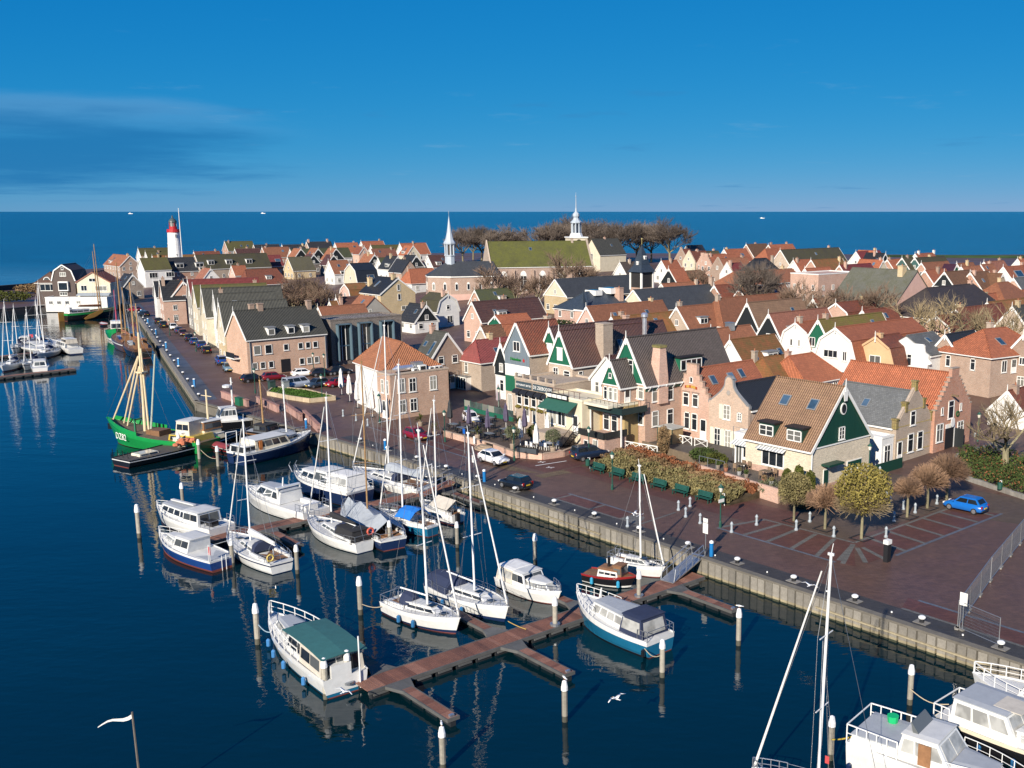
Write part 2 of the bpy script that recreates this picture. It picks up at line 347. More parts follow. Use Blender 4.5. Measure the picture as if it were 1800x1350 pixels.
def land():
    pts = []
    for a, b in zip(OUT, OUT[1:] + OUT[:1]):
        n = max(1, int(math.dist(a, b) / 14))
        pts += [(a[0] + (b[0] - a[0]) * i / n, a[1] + (b[1] - a[1]) * i / n) for i in range(n)]
    ne = len(pts); edges = [(i, (i + 1) % ne) for i in range(ne)]
    y = -30
    while y < 620:
        x = -340
        while x < 420:
            if in_poly(x, y, OUT) and min(math.hypot(x - p[0], y - p[1]) for p in pts) > 6: pts.append((x, y))
            x += 13
        y += 13
    vs, es, fs, *_ = geometry.delaunay_2d_cdt([Vector(p) for p in pts], edges, [], 1, 1e-4)
    m = MB(); m.raw([(v.x, v.y, ground(v.x, v.y)) for v in vs], [tuple(f) for f in fs])
    struct(m.obj('ground', PAVE, smooth=True))
    k = MB()
    for a, b in zip(OUT, OUT[1:] + OUT[:1]):
        if a[0] < -150 or a[1] > 400:
            k.face([(a[0], a[1], -1), (b[0], b[1], -1), (b[0], b[1], ground(*b) - 0.01), (a[0], a[1], ground(*a) - 0.01)])
    struct(k.obj('shore_wall', M('concrete', (0.07, 0.066, 0.06), 0.9)))
land()
def sheet(name, pts, z, mat, sn=True, parent=None):
    P = [XY(*p) for p in pts] if sn else pts
    c = MB().face([(x, y, 1.5 + z) for x, y in (P if sum((b[0] - a[0]) * (b[1] + a[1]) for a, b in zip(P, P[1:] + P[:1])) < 0 else P[::-1])])
    return struct(c.obj(name, mat, parent))
def strip(name, a, b, w, z, mat):                       # a painted or laid line between two (s, n) points
    A, B = Vector(a), Vector(b); d = (B - A).normalized(); p = Vector((-d.y, d.x)) * w / 2
    return sheet(name, [A + p, B + p, B - p, A - p], z, mat)
STONE = M('paver', (0.15, 0.145, 0.13), 0.6); BLUEST = M('paver', (0.13, 0.145, 0.17), 0.5); OCHRE = M('paver', (0.15, 0.105, 0.055), 0.65)
ASPH = M('paver', (0.055, 0.05, 0.046), 0.6); REDP = M('paver', (0.12, 0.05, 0.037), 0.62); COBB = M('paver', (0.11, 0.077, 0.055), 0.68)
sheet('quay_apron_pavement', [(-60, 0.35), (62, 0.35), (62, 2.2), (-60, 2.2)], 0.006, ASPH)
sheet('side_street_pavement', [(-30, 33), (6, 21.5), (6.4, 60), (-30, 60)], 0.004, COBB)
sheet('promenade_pavement', [(-1, 10.2), (30, 10.2), (30, 12.8), (2, 16)], 0.0115, REDP)
sheet('square_pavement', [(4, 12.5), (-5.6, 12.4), (-6.6, 31), (0, 31)], 0.008, COBB)
for b in ((22.2, 12.4), (-37, -17.6)):                  # parking bays along the quay
    sheet('parking_bay', [(b[0], 2.25), (b[1], 2.25), (b[1] + .8, 4.4), (b[0], 4.4)], 0.010, REDP)
    strip('parking_line', (b[0], 4.5), (b[1], 4.5), 0.28, 0.014, BLUEST); strip('parking_line', (b[0], 2.3), (b[1], 2.3), 0.28, 0.014, STONE)
    for q in range(int(abs(b[1] - b[0]) // 5) + 1): strip('parking_line', (b[0] - 5 * q - .6, 2.3), (b[0] - 5 * q - .6, 4.4), 0.3, 0.018, STONE)
sheet('parking_wedge', [(12.4, 2.25), (9.8, 2.25), (11.0, 4.4), (12.4, 4.4)], 0.010, STONE)
# the square: bays fanned round the corner tree
sheet('parking_bay', [(4.2, 7.0), (-10.2, 7.3), (-6.6, 12.2), (3.0, 12.2)], 0.010, REDP)
sheet('parking_bay', [(-10.4, 8.6), (-10.9, 29.6), (-6.6, 28), (-6.6, 12.4)], 0.010, REDP)
strip('parking_line', (4.3, 6.9), (-8.5, 7.0), 0.3, 0.014, BLUEST); strip('parking_line', (-10.9, 12), (-11.0, 29.8), 0.3, 0.014, BLUEST)
strip('parking_line', (3.2, 12.0), (-6.6, 12.3), 0.3, 0.014, STONE); strip('parking_line', (-6.6, 12.4), (-6.7, 31), 0.3, 0.014, STONE)
for q in range(6): strip('parking_line', (3.9 - 2.6 * q + (0.3 if q == 0 else 0), 7.1), (3.0 - 1.95 * q, 11.9), 0.42, 0.018, STONE)
for q, a in enumerate((20, 45, 68)): strip('parking_line', (-6.7 - 1.2 * sin(R(a)), 12.2 - 1.2 * cos(R(a))), (-6.7 - 5 * sin(R(a)), 12.2 - 5 * cos(R(a))), 0.42, 0.020 + .002 * q, STONE)
for q in range(6): strip('parking_line', (-6.8, 14.3 + 2.9 * q), (-10.8, 13.6 + 3.0 * q), 0.42, 0.018, STONE)
strip('pavement_line', (9.7, 1.6), (10.2, 7.6), 0.25, 0.018, STONE)
# street front of the restaurants: kerbs, ochre path, bay marks
strip('pavement_kerb', (66, 6.2), (40, 5.8), 0.25, 0.014, BLUEST); strip('pavement_kerb', (56, 7.9), (39.5, 7.2), 0.2, 0.014, STONE)
sheet('front_pavement', [(66, 6.4), (40, 6.0), (34.5, 8.8), (38, 10.2), (56, 10.3)], 0.008, REDP)
sheet('bay_pavement', [(36.4, 8.2), (30.4, 8.2), (30.4, 15.8), (35.4, 15.8)], 0.010, REDP)
sheet('ochre_path', [(30.3, 6.4), (28.8, 6.4), (28.2, 15), (29.8, 15)], 0.010, OCHRE); sheet('ochre_path', [(36.9, 5.7), (34, 5.7), (30.5, 7.4), (36.6, 7.2)], 0.010, OCHRE)
MARK = M('paint', (0.7, 0.7, 0.68), 0.6)
strip('road_marking', (33.6, 9.2), (33.0, 13.2), 0.18, 0.016, MARK)
for a, b in (((34.7, 10.4), (34.3, 11.2)), ((34.9, 10.9), (34.1, 10.7)), ((32.1, 9.5), (31.6, 10.3)), ((32.3, 10.0), (31.5, 9.8))): strip('road_marking', a, b, 0.16, 0.016, MARK)
# ------------------------------------------------------------------ quay walls
WOOD_Q = M('wood', (0.25, 0.23, 0.195), 0.85); WOOD_T = M('wood', (0.33, 0.28, 0.18), 0.85); SLIME = M('wood', (0.05, 0.055, 0.03), 0.8)
def quay_wall():
    root = thing('quay_wall', 'grey timber sheet pile quay wall along the harbour street', 'quay wall', (0, 0, 0))
    me = MB().box(-0.31, -0.22, 0.36, 0.31, 0.02, 1.38).box(-0.3, -0.2, -0.6, 0.3, 0.02, 0.17, 2).box(-0.31, -0.21, 0.17, 0.31, 0.02, 0.36, 1).mesh('panel', [WOOD_Q, WOOD_T, SLIME])
    me2 = MB().box(-0.32, -0.16, 0.31, 0.32, 0.02, 1.38).box(-0.3, -0.14, -0.6, 0.3, 0.02, 0.12, 2).box(-0.32, -0.15, 0.12, 0.32, 0.02, 0.31, 1).mesh('panel', [WOOD_Q, WOOD_T, SLIME])
    s = -40.0; q = 0
    while s < 66:
        n0 = 0 if s < 47 else -0.8 * (s - 47) / 18
        x, y = XY(s, n0 - 0.03); mobj('panel', me if q % 2 else me2, root, (x, y, 0), R(-47)); s += 0.74; q += 1
    for a, b in ((-26, -12), (12, 47)):
        k = MB(); z = 0.62
        p, r = XY(a, -0.3), XY(b, -0.3); d = Vector((cos(R(43)), sin(R(43)), 0)) * 0.08
        p, r = Vector((*p, z)), Vector((*r, z)); u = Vector((0, 0, 0.11))
        k.hexa([p - d, r - d, r + d, p + d, p - d + u, r - d + u, r + d + u, p + d + u]); k.obj('waling_beam', WOOD_T, root)
    c = MB()
    for a, b in ((-80, 2.6), (2.6, 47), (47, 65), (65, 100.5)):
        f = lambda s: 0 if s <= 47 else (-0.8 * (s - 47) / 18 if s <= 65 else -0.8 - 2.3 * (s - 65) / 35)
        P = [XY(a, f(a) - 0.26), XY(b, f(b) - 0.26), XY(b, f(b) + 0.34), XY(a, f(a) + 0.34)]
        c.slab(P[::-1], 1.37, 1.535)
        if a > 40: c.slab([XY(b, f(b) - .05), XY(a, f(a) - .05), XY(a, f(a) + .3), XY(b, f(b) + .3)], -0.6, 1.16)
    c.obj('coping', M('concrete', (0.15, 0.135, 0.11), 0.9), root)
    root2 = thing('quay_wall', 'long straight quay wall below the west street and its parked cars', 'quay wall', (0, 0, 0))
    nx, ny = sin(WQA), -cos(WQA)
    P = lambda t, o: (_w(t)[0] + nx * o, _w(t)[1] + ny * o)
    MB().slab([P(0, -0.15), P(0, 0.5), P(186, 0.5), P(186, -0.15)], 1.2, 1.535).obj('coping', CONC, root2)
    for t in range(0, 186, 2):
        mobj('panel', cached('wp', lambda: MB().box(-0.92, -0.08, 0.45, 0.92, 0.05, 1.2).box(-0.92, -0.1, -0.6, 0.92, 0.04, 0.45, 1).mesh('panel', [WOOD_Q, SLIME])), root2, (*P(t + 1, 0), 0), WQA + pi)
    k = MB(); a, b = P(0, -0.14), P(186, -0.14)
    k.slab([a, P(0, -0.1), P(186, -0.1), b], 0.72, 0.92); k.obj('waling_beam', WOOD_T, root2)
quay_wall()
sheet('west_apron_pavement', [(_w(0)[0] + sin(WQA) * .5, _w(0)[1] - cos(WQA) * .5), (_w(186)[0] + sin(WQA) * .5, _w(186)[1] - cos(WQA) * .5), (_w(186)[0] + sin(WQA) * 3, _w(186)[1] - cos(WQA) * 3), (_w(0)[0] + sin(WQA) * 3, _w(0)[1] - cos(WQA) * 3)], 0.006, M('paver', (0.075, 0.08, 0.09), 0.5), sn=False)
def dike():
    g = M('leaf', (0.05, 0.085, 0.022), 0.95, 0.05); m = MB()
    a, b = (120, 560), (430, 500)
    def pt(t, o, z): return (a[0] + (b[0] - a[0]) * t - 0.19 * o, a[1] + (b[1] - a[1]) * t + o, z)
    m.loft([[pt(t / 6, -26, 4.5), pt(t / 6, -8, 6.3 + t * .25), pt(t / 6, -3, 6.3 + t * .25), pt(t / 6, 22, -1)] for t in range(7)], 0, True)
    struct(m.obj('grass_dike_terrain', g))
dike()
def breakwater():
    m = MB(); P = [(-330, 192), (-214, 254), (-178, 292), (-172, 306)]
    for a, b in zip(P, P[1:]):
        d = Vector((b[0] - a[0], b[1] - a[1])).normalized() * 0.5; o = Vector((-d.y, d.x))
        m.slab([(a[0] + o.x, a[1] + o.y), (a[0] - o.x, a[1] - o.y), (b[0] - o.x, b[1] - o.y), (b[0] + o.x, b[1] + o.y)], 1.2, 2.1)
    tag(m.obj('harbour_wall', M('concrete', (0.06, 0.055, 0.05), 0.9)), 'low dark stone parapet along the harbour mole', 'wall')
    m = MB()
    P = [(-350, 232), (-237, 332), (-219, 384), (-238, 448)]
    for a, b in zip(P, P[1:]):
        d = Vector((b[0] - a[0], b[1] - a[1])).normalized() * 0.6; o = Vector((-d.y, d.x))
        m.slab([(a[0] + o.x, a[1] + o.y), (a[0] - o.x, a[1] - o.y), (b[0] - o.x, b[1] - o.y), (b[0] + o.x, b[1] + o.y)], 1.2, 3.2)
    tag(m.obj('sea_wall', M('concrete', (0.06, 0.055, 0.05), 0.9)), 'dark sea wall behind the mole road with shrubs beyond', 'wall')
breakwater()
# ------------------------------------------------------------------ house builder
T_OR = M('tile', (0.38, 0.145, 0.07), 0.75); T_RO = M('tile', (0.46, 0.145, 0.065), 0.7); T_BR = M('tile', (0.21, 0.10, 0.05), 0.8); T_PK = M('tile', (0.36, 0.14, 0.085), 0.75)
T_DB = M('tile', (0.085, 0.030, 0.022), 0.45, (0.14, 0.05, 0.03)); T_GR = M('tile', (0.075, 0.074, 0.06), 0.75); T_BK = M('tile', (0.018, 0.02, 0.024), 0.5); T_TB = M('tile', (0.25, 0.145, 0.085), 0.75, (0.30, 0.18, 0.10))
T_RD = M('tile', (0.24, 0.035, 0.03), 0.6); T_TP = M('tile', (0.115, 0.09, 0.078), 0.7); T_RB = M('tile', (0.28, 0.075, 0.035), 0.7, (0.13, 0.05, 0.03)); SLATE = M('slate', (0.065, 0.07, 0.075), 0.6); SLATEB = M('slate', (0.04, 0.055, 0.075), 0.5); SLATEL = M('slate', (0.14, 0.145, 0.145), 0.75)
MOSS = M('moss', (0.09, 0.075, 0.035), 0.9); MOSSG = M('moss', (0.06, 0.07, 0.045), 0.9, (0.075, 0.085, 0.03)); MOSSD = M('moss', (0.055, 0.05, 0.04), 0.9, (0.07, 0.065, 0.025)); MOSSO = M('moss', (0.30, 0.10, 0.04), 0.9, (0.13, 0.10, 0.03))
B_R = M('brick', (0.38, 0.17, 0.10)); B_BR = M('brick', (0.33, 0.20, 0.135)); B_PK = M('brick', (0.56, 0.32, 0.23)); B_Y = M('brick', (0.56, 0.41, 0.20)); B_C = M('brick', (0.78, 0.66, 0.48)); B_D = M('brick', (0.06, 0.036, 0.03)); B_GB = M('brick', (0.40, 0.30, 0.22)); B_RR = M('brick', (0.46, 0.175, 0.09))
P_W = M('plaster', (0.70, 0.69, 0.66), 0.8); P_C = M('plaster', (0.62, 0.55, 0.41), 0.8); P_T = M('plaster', (0.60, 0.40, 0.22), 0.8); P_G = M('plaster', (0.36, 0.34, 0.3), 0.85); P_P = M('plaster', (0.62, 0.40, 0.33), 0.8)
SOFF = M('paint', (0.5, 0.48, 0.44), 0.7); POT = M('paint', (0.30, 0.12, 0.06), 0.8); LEAD = M('paint', (0.2, 0.21, 0.22), 0.6)
RIDGE = {}
def frame_mesh(w, h, st, dark=False):
    def fn():
        m = MB(); b = 0.10 if w > .5 else 0.07; x0, x1 = -w / 2, w / 2
        for a in ((x0, 0, x0 + b, h), (x1 - b, 0, x1, h), (x0, 0, x1, b), (x0, h - b, x1, h)): m.box(a[0], -0.08, a[1], a[2], 0.03, a[3])
        m.box(x0 - .06, -0.14, -0.07, x1 + .06, 0.03, 0.0)
        if st in '2c6': m.box(-0.04, -0.065, b, 0.04, 0.02, h - b)
        if st in 'cs': m.box(x0 + b, -0.06, h * .66, x1 - b, 0.02, h * .66 + .07)
        if st == '6':
            for q in (.34, .66): m.box(x0 + b, -0.055, h * q, x1 - b, 0.02, h * q + .05)
        if st == '3':
            for q in (-w / 6, w / 6): m.box(q - .04, -0.065, b, q + .04, 0.02, h - b)
        if st == 'd': m.box(x0 + b, -0.05, b, x1 - b, 0.02, h * .42)
        return m.mesh('window', [BLACK if dark else WHITE])
    return cached(('w', round(w, 2), round(h, 2), st, dark), fn)
def pane_mesh(w, h): return cached(('p', round(w, 2), round(h, 2)), lambda: MB().box(-w / 2 + .05, -0.035, .05, w / 2 - .05, 0.02, h - .05).mesh('pane', [GLASS]))
FACE = {'f': 0.0, 'r': pi / 2, 'l': -pi / 2, 'b': pi}
def window(par, W, L, f, u, v, w, h, st='2', off=0.0, name='window', dark=False):
    loc = {'f': (u, -off, v), 'r': (W + off, u, v), 'l': (-off, u, v), 'b': (u, L + off, v)}[f]
    o = mobj('door' if st == 'd' else name, frame_mesh(w, h, st, dark), par, loc, FACE[f]); mobj('pane', pane_mesh(w, h), o); return o
def prof_of(W, eh, rh, style):
    if style == 'gambrel': return [(0, eh), (W * .13, eh + (rh - eh) * .62), (W / 2, rh), (W * .87, eh + (rh - eh) * .62), (W, eh)]
    if style == 'shed': return [(0, eh), (W, rh)]
    return [(0, eh), (W / 2, rh), (W, eh)]
def x_at(prof, z, side):
    P = prof if side == 'l' else prof[::-1]
    for a, b in zip(P, P[1:]):
        if min(a[1], b[1]) <= z <= max(a[1], b[1]) and a[1] != b[1]: return a[0] + (b[0] - a[0]) * (z - a[1]) / (b[1] - a[1])
    return P[0][0]
def z_at(prof, x):
    for a, b in zip(prof, prof[1:]):
        if a[0] <= x <= b[0]: return a[1] + (b[1] - a[1]) * (x - a[0]) / max(1e-6, b[0] - a[0])
    return prof[0][1]
def clip_above(poly, z0):
    out = []
    for a, b in zip(poly, poly[1:] + poly[:1]):
        if a[1] >= z0: out.append(a)
        if (a[1] >= z0) != (b[1] >= z0): t = (z0 - a[1]) / (b[1] - a[1]); out.append((a[0] + (b[0] - a[0]) * t, z0))
    return out
def step_outline(W, eh, rh, k=6, top=0.7, ext=0.15):
    R_ = [(W + ext, eh - .3)]; dz = (rh + .45 - eh) / k; dx = (W / 2 + ext - top / 2) / k
    x = W + ext; z = eh - .3
    for i in range(k):
        z = eh + dz * (i + 0.55) if i < k - 1 else rh + 0.75
        R_.append((x, z)); x -= dx if i < k - 1 else 0
        if i < k - 1: R_.append((x, z))
    return [(-ext, 0), (W + ext, 0)] + R_ + [(W - p[0], p[1]) for p in R_[::-1]]
def bell_outline(W, eh, rh):
    R_ = [(W + .1, eh), (W + .1, eh + .35)]
    for i in range(7):
        t = i / 6; R_.append((W / 2 + .55 + (W / 2 - .75) * (1 - t) ** 1.9, eh + .35 + (rh - eh - .1) * t ** 0.85))
    R_ += [(W / 2 + .5, rh + .7), (W / 2 + .2, rh + 1.0)]
    return [(-.1, 0), (W + .1, 0)] + R_ + [(W - p[0], p[1]) for p in R_[::-1]]
def scroll_outline(W, eh, rh):                        # white facade with hollow shoulders
    R_ = [(W + .4, eh - 1.4)]
    for i in range(7):
        t = i / 6; R_.append((W - .9 + 1.3 * (1 - t) ** 2.4, eh - 1.4 + 2.7 * t))
    return [(0, 0), (W, 0), (W, eh - 1.5)] + R_ + [(W - p[0], p[1]) for p in R_[::-1]] + [(0, eh - 1.5)]
def house(label, org, ang, W, L, z0, eh, rh, wall, roof, style='gable', gab=None, gz=None, facade=None, fmat=None, barge=WHITE, fin=True, wins=(), chim=(), dorm=(), sky=(), hips=(2.5, 2.5), ov=0.28, gut=True, cat='house', name='house', group='houses of the old town', pots=1, backbarge=False, ridge=True):
    h = thing(name, label, cat, (org[0], org[1], z0), R(ang), group)
    prof = prof_of(W, eh, rh, style); base = -1.2
    wp = [(x, z - .03) for x, z in prof]
    if style in ('hip', 'flat', 'deck'):
        MB().box(0, 0, base, W, L, eh - .02).obj('wall', wall, h)
    else: MB().prism([(0, base), (W, base)] + wp[::-1], 0, L).obj('wall', wall, h)
    of = -0.3 if facade else 0.16
    if style == 'hip':
        o = ov; e = eh - .05; A = [(-o, -o, e), (W + o, -o, e), (W + o, L + o, e), (-o, L + o, e)]; r0 = (W / 2, hips[0], rh); r1 = (W / 2, L - hips[1], rh)
        m = MB(); b = [(x, y, z - .14) for x, y, z in A]
        m.face([A[0], A[1], r0]).face([A[1], A[2], r1, r0]).face([A[2], A[3], r1]).face([A[3], A[0], r0, r1]).face(b[::-1])
        for i in range(4): m.face([b[i], b[(i + 1) % 4], A[(i + 1) % 4], A[i]])
        rf = m.obj('roof', roof, h)
        k = MB()
        for p in A[:2]: k.tube(p, r0, .1, .1, 5)
        for p in A[2:]: k.tube(p, r1, .1, .1, 5)
        k.tube(r0, r1, .11, .11, 6); k.obj('ridge_tiles', roof, h)
        g = MB()
        for i in range(4):
            p, q = Vector(A[i]), Vector(A[(i + 1) % 4]); g.tube(p + Vector((0, 0, -.1)), q + Vector((0, 0, -.1)), .1, .1, 4)
        if gut: g.obj('gutter', WHITE, h)
    elif style in ('flat', 'deck'):
        MB().box(.3, .3, eh - .2, W - .3, L - .3, eh - .05).obj('roof', roof, h)
        k = MB()
        for a in ((-.06, -.06, W + .06, .3), (-.06, L - .3, W + .06, L + .06), (-.06, .3, .3, L - .3), (W - .3, .3, W + .06, L - .3)): k.box(a[0], a[1], eh - .02, a[2], a[3], eh + .22)
        k.obj('parapet', barge or WHITE, h)
    else:
        m = MB(); t = .15
        for i, (a, b) in enumerate(zip(prof, prof[1:])):
            A, B = Vector(a), Vector(b); d = (B - A).normalized(); n = Vector((-d.y, d.x))
            if i == 0: A = A - d * ov
            if i == len(prof) - 2: B = B + d * (ov if style != 'shed' else .1)
            m.hexa([(A.x, -of, A.y), (B.x, -of, B.y), (B.x, L + .14, B.y), (A.x, L + .14, A.y), (A.x + n.x * t, -of, A.y + n.y * t), (B.x + n.x * t, -of, B.y + n.y * t), (B.x + n.x * t, L + .14, B.y + n.y * t), (A.x + n.x * t, L + .14, A.y + n.y * t)])
        rf = m.obj('roof', roof, h)
        if ridge: MB().tube((W / 2, -of, rh + .17), (W / 2, L + .14, rh + .17), .13, .13, 6).obj('ridge_tiles', roof, h)
        if gut:
            for x, sg in ((-ov * .75, -1), (W + ov * .75, 1)): MB().box(x - .09, -of, eh - .36, x + .09, L, eh - .18).obj('gutter', WHITE, h)
        if barge and not facade:
            for y in ((-of - .07,) if not backbarge else (-of - .07, L + .10)):
                for half in (0, 1):
                    k = MB(); P = prof if half == 0 else prof[::-1]
                    for j in range(len(prof) // 2):
                        A, B = Vector(P[j]), Vector(P[j + 1]); d = (B - A).normalized(); n = Vector((-d.y, d.x)) * (1 if half == 0 else -1)
                        if j == 0: A = A - d * (ov + .02)
                        q = [A - n * .12, B - n * .12, B + n * .2, A + n * .2]; q = q if half == 0 else q[::-1]
                        k.prism([(p.x, p.y) for p in q], y, y + .07)
                    k.obj('bargeboard', barge, h)
            if fin: MB().hexa([(W / 2 - .09, -of - .12, rh - .7), (W / 2 + .09, -of - .12, rh - .7), (W / 2 + .09, -of - .02, rh - .7), (W / 2 - .09, -of - .02, rh - .7), (W / 2 - .03, -of - .1, rh + 1.0), (W / 2 + .03, -of - .1, rh + 1.0), (W / 2 + .03, -of - .04, rh + 1.0), (W / 2 - .03, -of - .04, rh + 1.0)]).obj('finial', WHITE, h)
    if gab and style not in ('hip', 'flat'):
        g0 = gz if gz is not None else eh + .05
        pl = clip_above([(W, base)] + [(x, z) for x, z in wp[::-1]] + [(0, base)], g0)
        if len(pl) > 2:
            pl = pl if sum((b[0] - a[0]) * (b[1] + a[1]) for a, b in zip(pl, pl[1:] + pl[:1])) < 0 else pl[::-1]
            MB().prism(pl, -.06, -.004).obj('gable_boarding', gab, h)
            MB().box(.02, -.10, g0 - .12, W - .02, -.002, g0 + .02).obj('gable_sill', WHITE, h)
    if facade:
        ol = step_outline(W, eh, rh) if facade == 'step' else bell_outline(W, eh, rh) if facade == 'bell' else step_outline(W, eh, rh, 9, .8) if facade == 'step9' else scroll_outline(W, eh, rh) if facade == 'scroll' else [(-.1, base), (W + .1, base), (W + .1, eh + .1), (W / 2, rh + .55), (-.1, eh + .1)]
        MB().prism([(x, z if z > 0 else base) for x, z in ol], -.12, .32).obj('facade', fmat or wall, h)
        if facade in ('step', 'step9'):
            k = MB(); seen = [p for p in ol if p[1] > eh]
            for a, b in zip(ol, ol[1:]):
                if abs(a[1] - b[1]) < .01 and a[1] > eh: k.box(min(a[0], b[0]) - .05, -.17, a[1] - .01, max(a[0], b[0]) + .05, .37, a[1] + .09)
            k.obj('coping', M('concrete', (0.42, 0.3, 0.22), 0.85) if wall != B_RR else B_GB, h)
        elif facade in ('bell', 'scroll', 'para'):
            k = MB(); P = [p for p in ol if p[1] >= eh - 1.4]
            for a, b in zip(P, P[1:]):
                if a[0] > b[0] or abs(a[1] - b[1]) > .01: k.tube((a[0], .1, a[1] + .05), (b[0], .1, b[1] + .05), .24, .24, 4)
            k.obj('coping', LEAD if facade == 'bell' else B_GB if facade == 'para' else WHITE, h)
    fo = .12 if facade else 0.0
    for w in wins:
        f, u, v, ww, hh = w[:5]; st = w[5] if len(w) > 5 else '2'
        inb = gab is not None and f == 'f' and v >= (gz if gz is not None else eh)
        window(h, W, L, f, u, v, ww, hh, st, (fo if f == 'f' else 0) + (.06 if inb else 0))
    for c in chim:
        x, y, w, d, top = c[:5]; mt = c[5] if len(c) > 5 else wall
        zb = (z_at(prof, x) if style not in ('hip', 'flat', 'deck') else eh) - .4
        k = MB().cbox(x, y, zb, w, d, top - zb).cbox(x, y, top, w + .14, d + .14, .14)
        co = k.obj('chimney', mt, h)
        for q in range(pots): MB().lathe([(.13, 0), (.1, .35)], 7, (x + (q - (pots - 1) / 2) * .4, y, top + .14)).obj('chimney_pot', POT, co)
    for dd in dorm:
        sd, y, zb, w, hh = dd[:5]; col = dd[5] if len(dd) > 5 else WHITE; st = dd[6] if len(dd) > 6 else '2'
        if style == 'hip': xf = (W - (zb - eh) / (rh - eh) * W / 2) if sd == 'r' else (zb - eh) / (rh - eh) * W / 2; xi = (W - (zb + hh - eh) / (rh - eh) * W / 2) if sd == 'r' else (zb + hh - eh) / (rh - eh) * W / 2
        else: xf = x_at(prof, zb, sd); xi = x_at(prof, min(zb + hh, rh - .05), sd)
        sg = 1 if sd == 'r' else -1; xf += sg * .2; xi -= sg * .5
        m = MB().box(min(xi, xf), y - w / 2, zb - .15, max(xi, xf), y + w / 2, zb + hh).box(min(xi, xf + sg * .18), y - w / 2 - .15, zb + hh, max(xi, xf + sg * .18), y + w / 2 + .15, zb + hh + .16, 1)
        do = m.obj('dormer', [col, LEAD if col == WHITE else BLACK], h)
        mw = MB(); ww, wh = w - .16, hh - .2
        for a in ((-ww / 2, 0, -ww / 2 + .1, wh), (ww / 2 - .1, 0, ww / 2, wh), (-ww / 2, 0, ww / 2, .1), (-ww / 2, wh - .1, ww / 2, wh)): mw.box(a[0], -.09, a[1], a[2], .02, a[3])
        nn = {'1': 1, '2': 2, '3': 3, '4': 4, '6': 2}.get(st, 2)
        for q in range(1, nn): mw.box(-ww / 2 + ww * q / nn - .05, -.08, .1, -ww / 2 + ww * q / nn + .05, .02, wh - .1)
        if st == '6': mw.box(-ww / 2 + .1, -.07, wh * .5, ww / 2 - .1, .02, wh * .5 + .06)
        mw.box(-ww / 2 + .08, -.045, .08, ww / 2 - .08, .02, wh - .08, 1)
        mw.obj('window', [WHITE, GLASS], do, (xf, y, zb + .02), FACE[sd])
    for q in sky:
        sd, y, t, w, hh = q[:5]
        if style == 'hip' : Q = [(W, 0, eh), (W, L, eh), (W / 2, L, rh), (W / 2, 0, rh)] if sd == 'r' else [(0, L, eh), (0, 0, eh), (W / 2, 0, rh), (W / 2, L, rh)]; off = .12
        elif sd == 'r': Q = [(prof[-1][0], 0, prof[-1][1]), (prof[-1][0], L, prof[-1][1]), (prof[-2][0], L, prof[-2][1]), (prof[-2][0], 0, prof[-2][1])]; off = .27
        else: Q = [(0, L, eh), (0, 0, eh), (prof[1][0], 0, prof[1][1]), (prof[1][0], L, prof[1][1])]; off = .27
        sl = (Vector(Q[3]) - Vector(Q[0])).length; u = y / L if sd == 'r' else 1 - y / L; du = w / L / 2; dv = hh / sl / 2
        m = MB().panel(Q, u - du, u + du, t - dv, t + dv, off, 0, .2).panel(Q, u - du * .8, u + du * .8, t - dv * .82, t + dv * .82, off + .02, 1, .03)
        m.obj('skylight', [LEAD, M('glass', (0.03, 0.07, 0.12), 0.05, (0.1, 0.16, 0.24))], h)
    return h
def autow(W, L, eh, rh, ori='Q', gable=True, seed=0):
    r = random.Random(seed); out = []
    if eh > 2.2:
        n = 2 if W < 8 else 3
        for i in range(n): out.append(('f', W * (i + .5) / n, .9, 1.0 if W < 6 else 1.2, min(1.5, eh - 1.2), r.choice('2sc')))
        sd = 'r' if ori == 'Q' else 'l'; k = max(1, int(L / 3.4))
        for i in range(k): out.append((sd, L * (i + .5) / k, .95, 1.05, min(1.45, eh - 1.3), r.choice('2sc')))
        if eh > 5:
            for i in range(n): out.append(('f', W * (i + .5) / n, 3.6, 1.0, 1.4, '2'))
            for i in range(k): out.append((sd, L * (i + .5) / k, 3.6, 1.0, 1.3, '2'))
    if gable and rh - eh > 2.2: out.append(('f', W / 2, eh + .45, .9, 1.15, '2'))
    return out
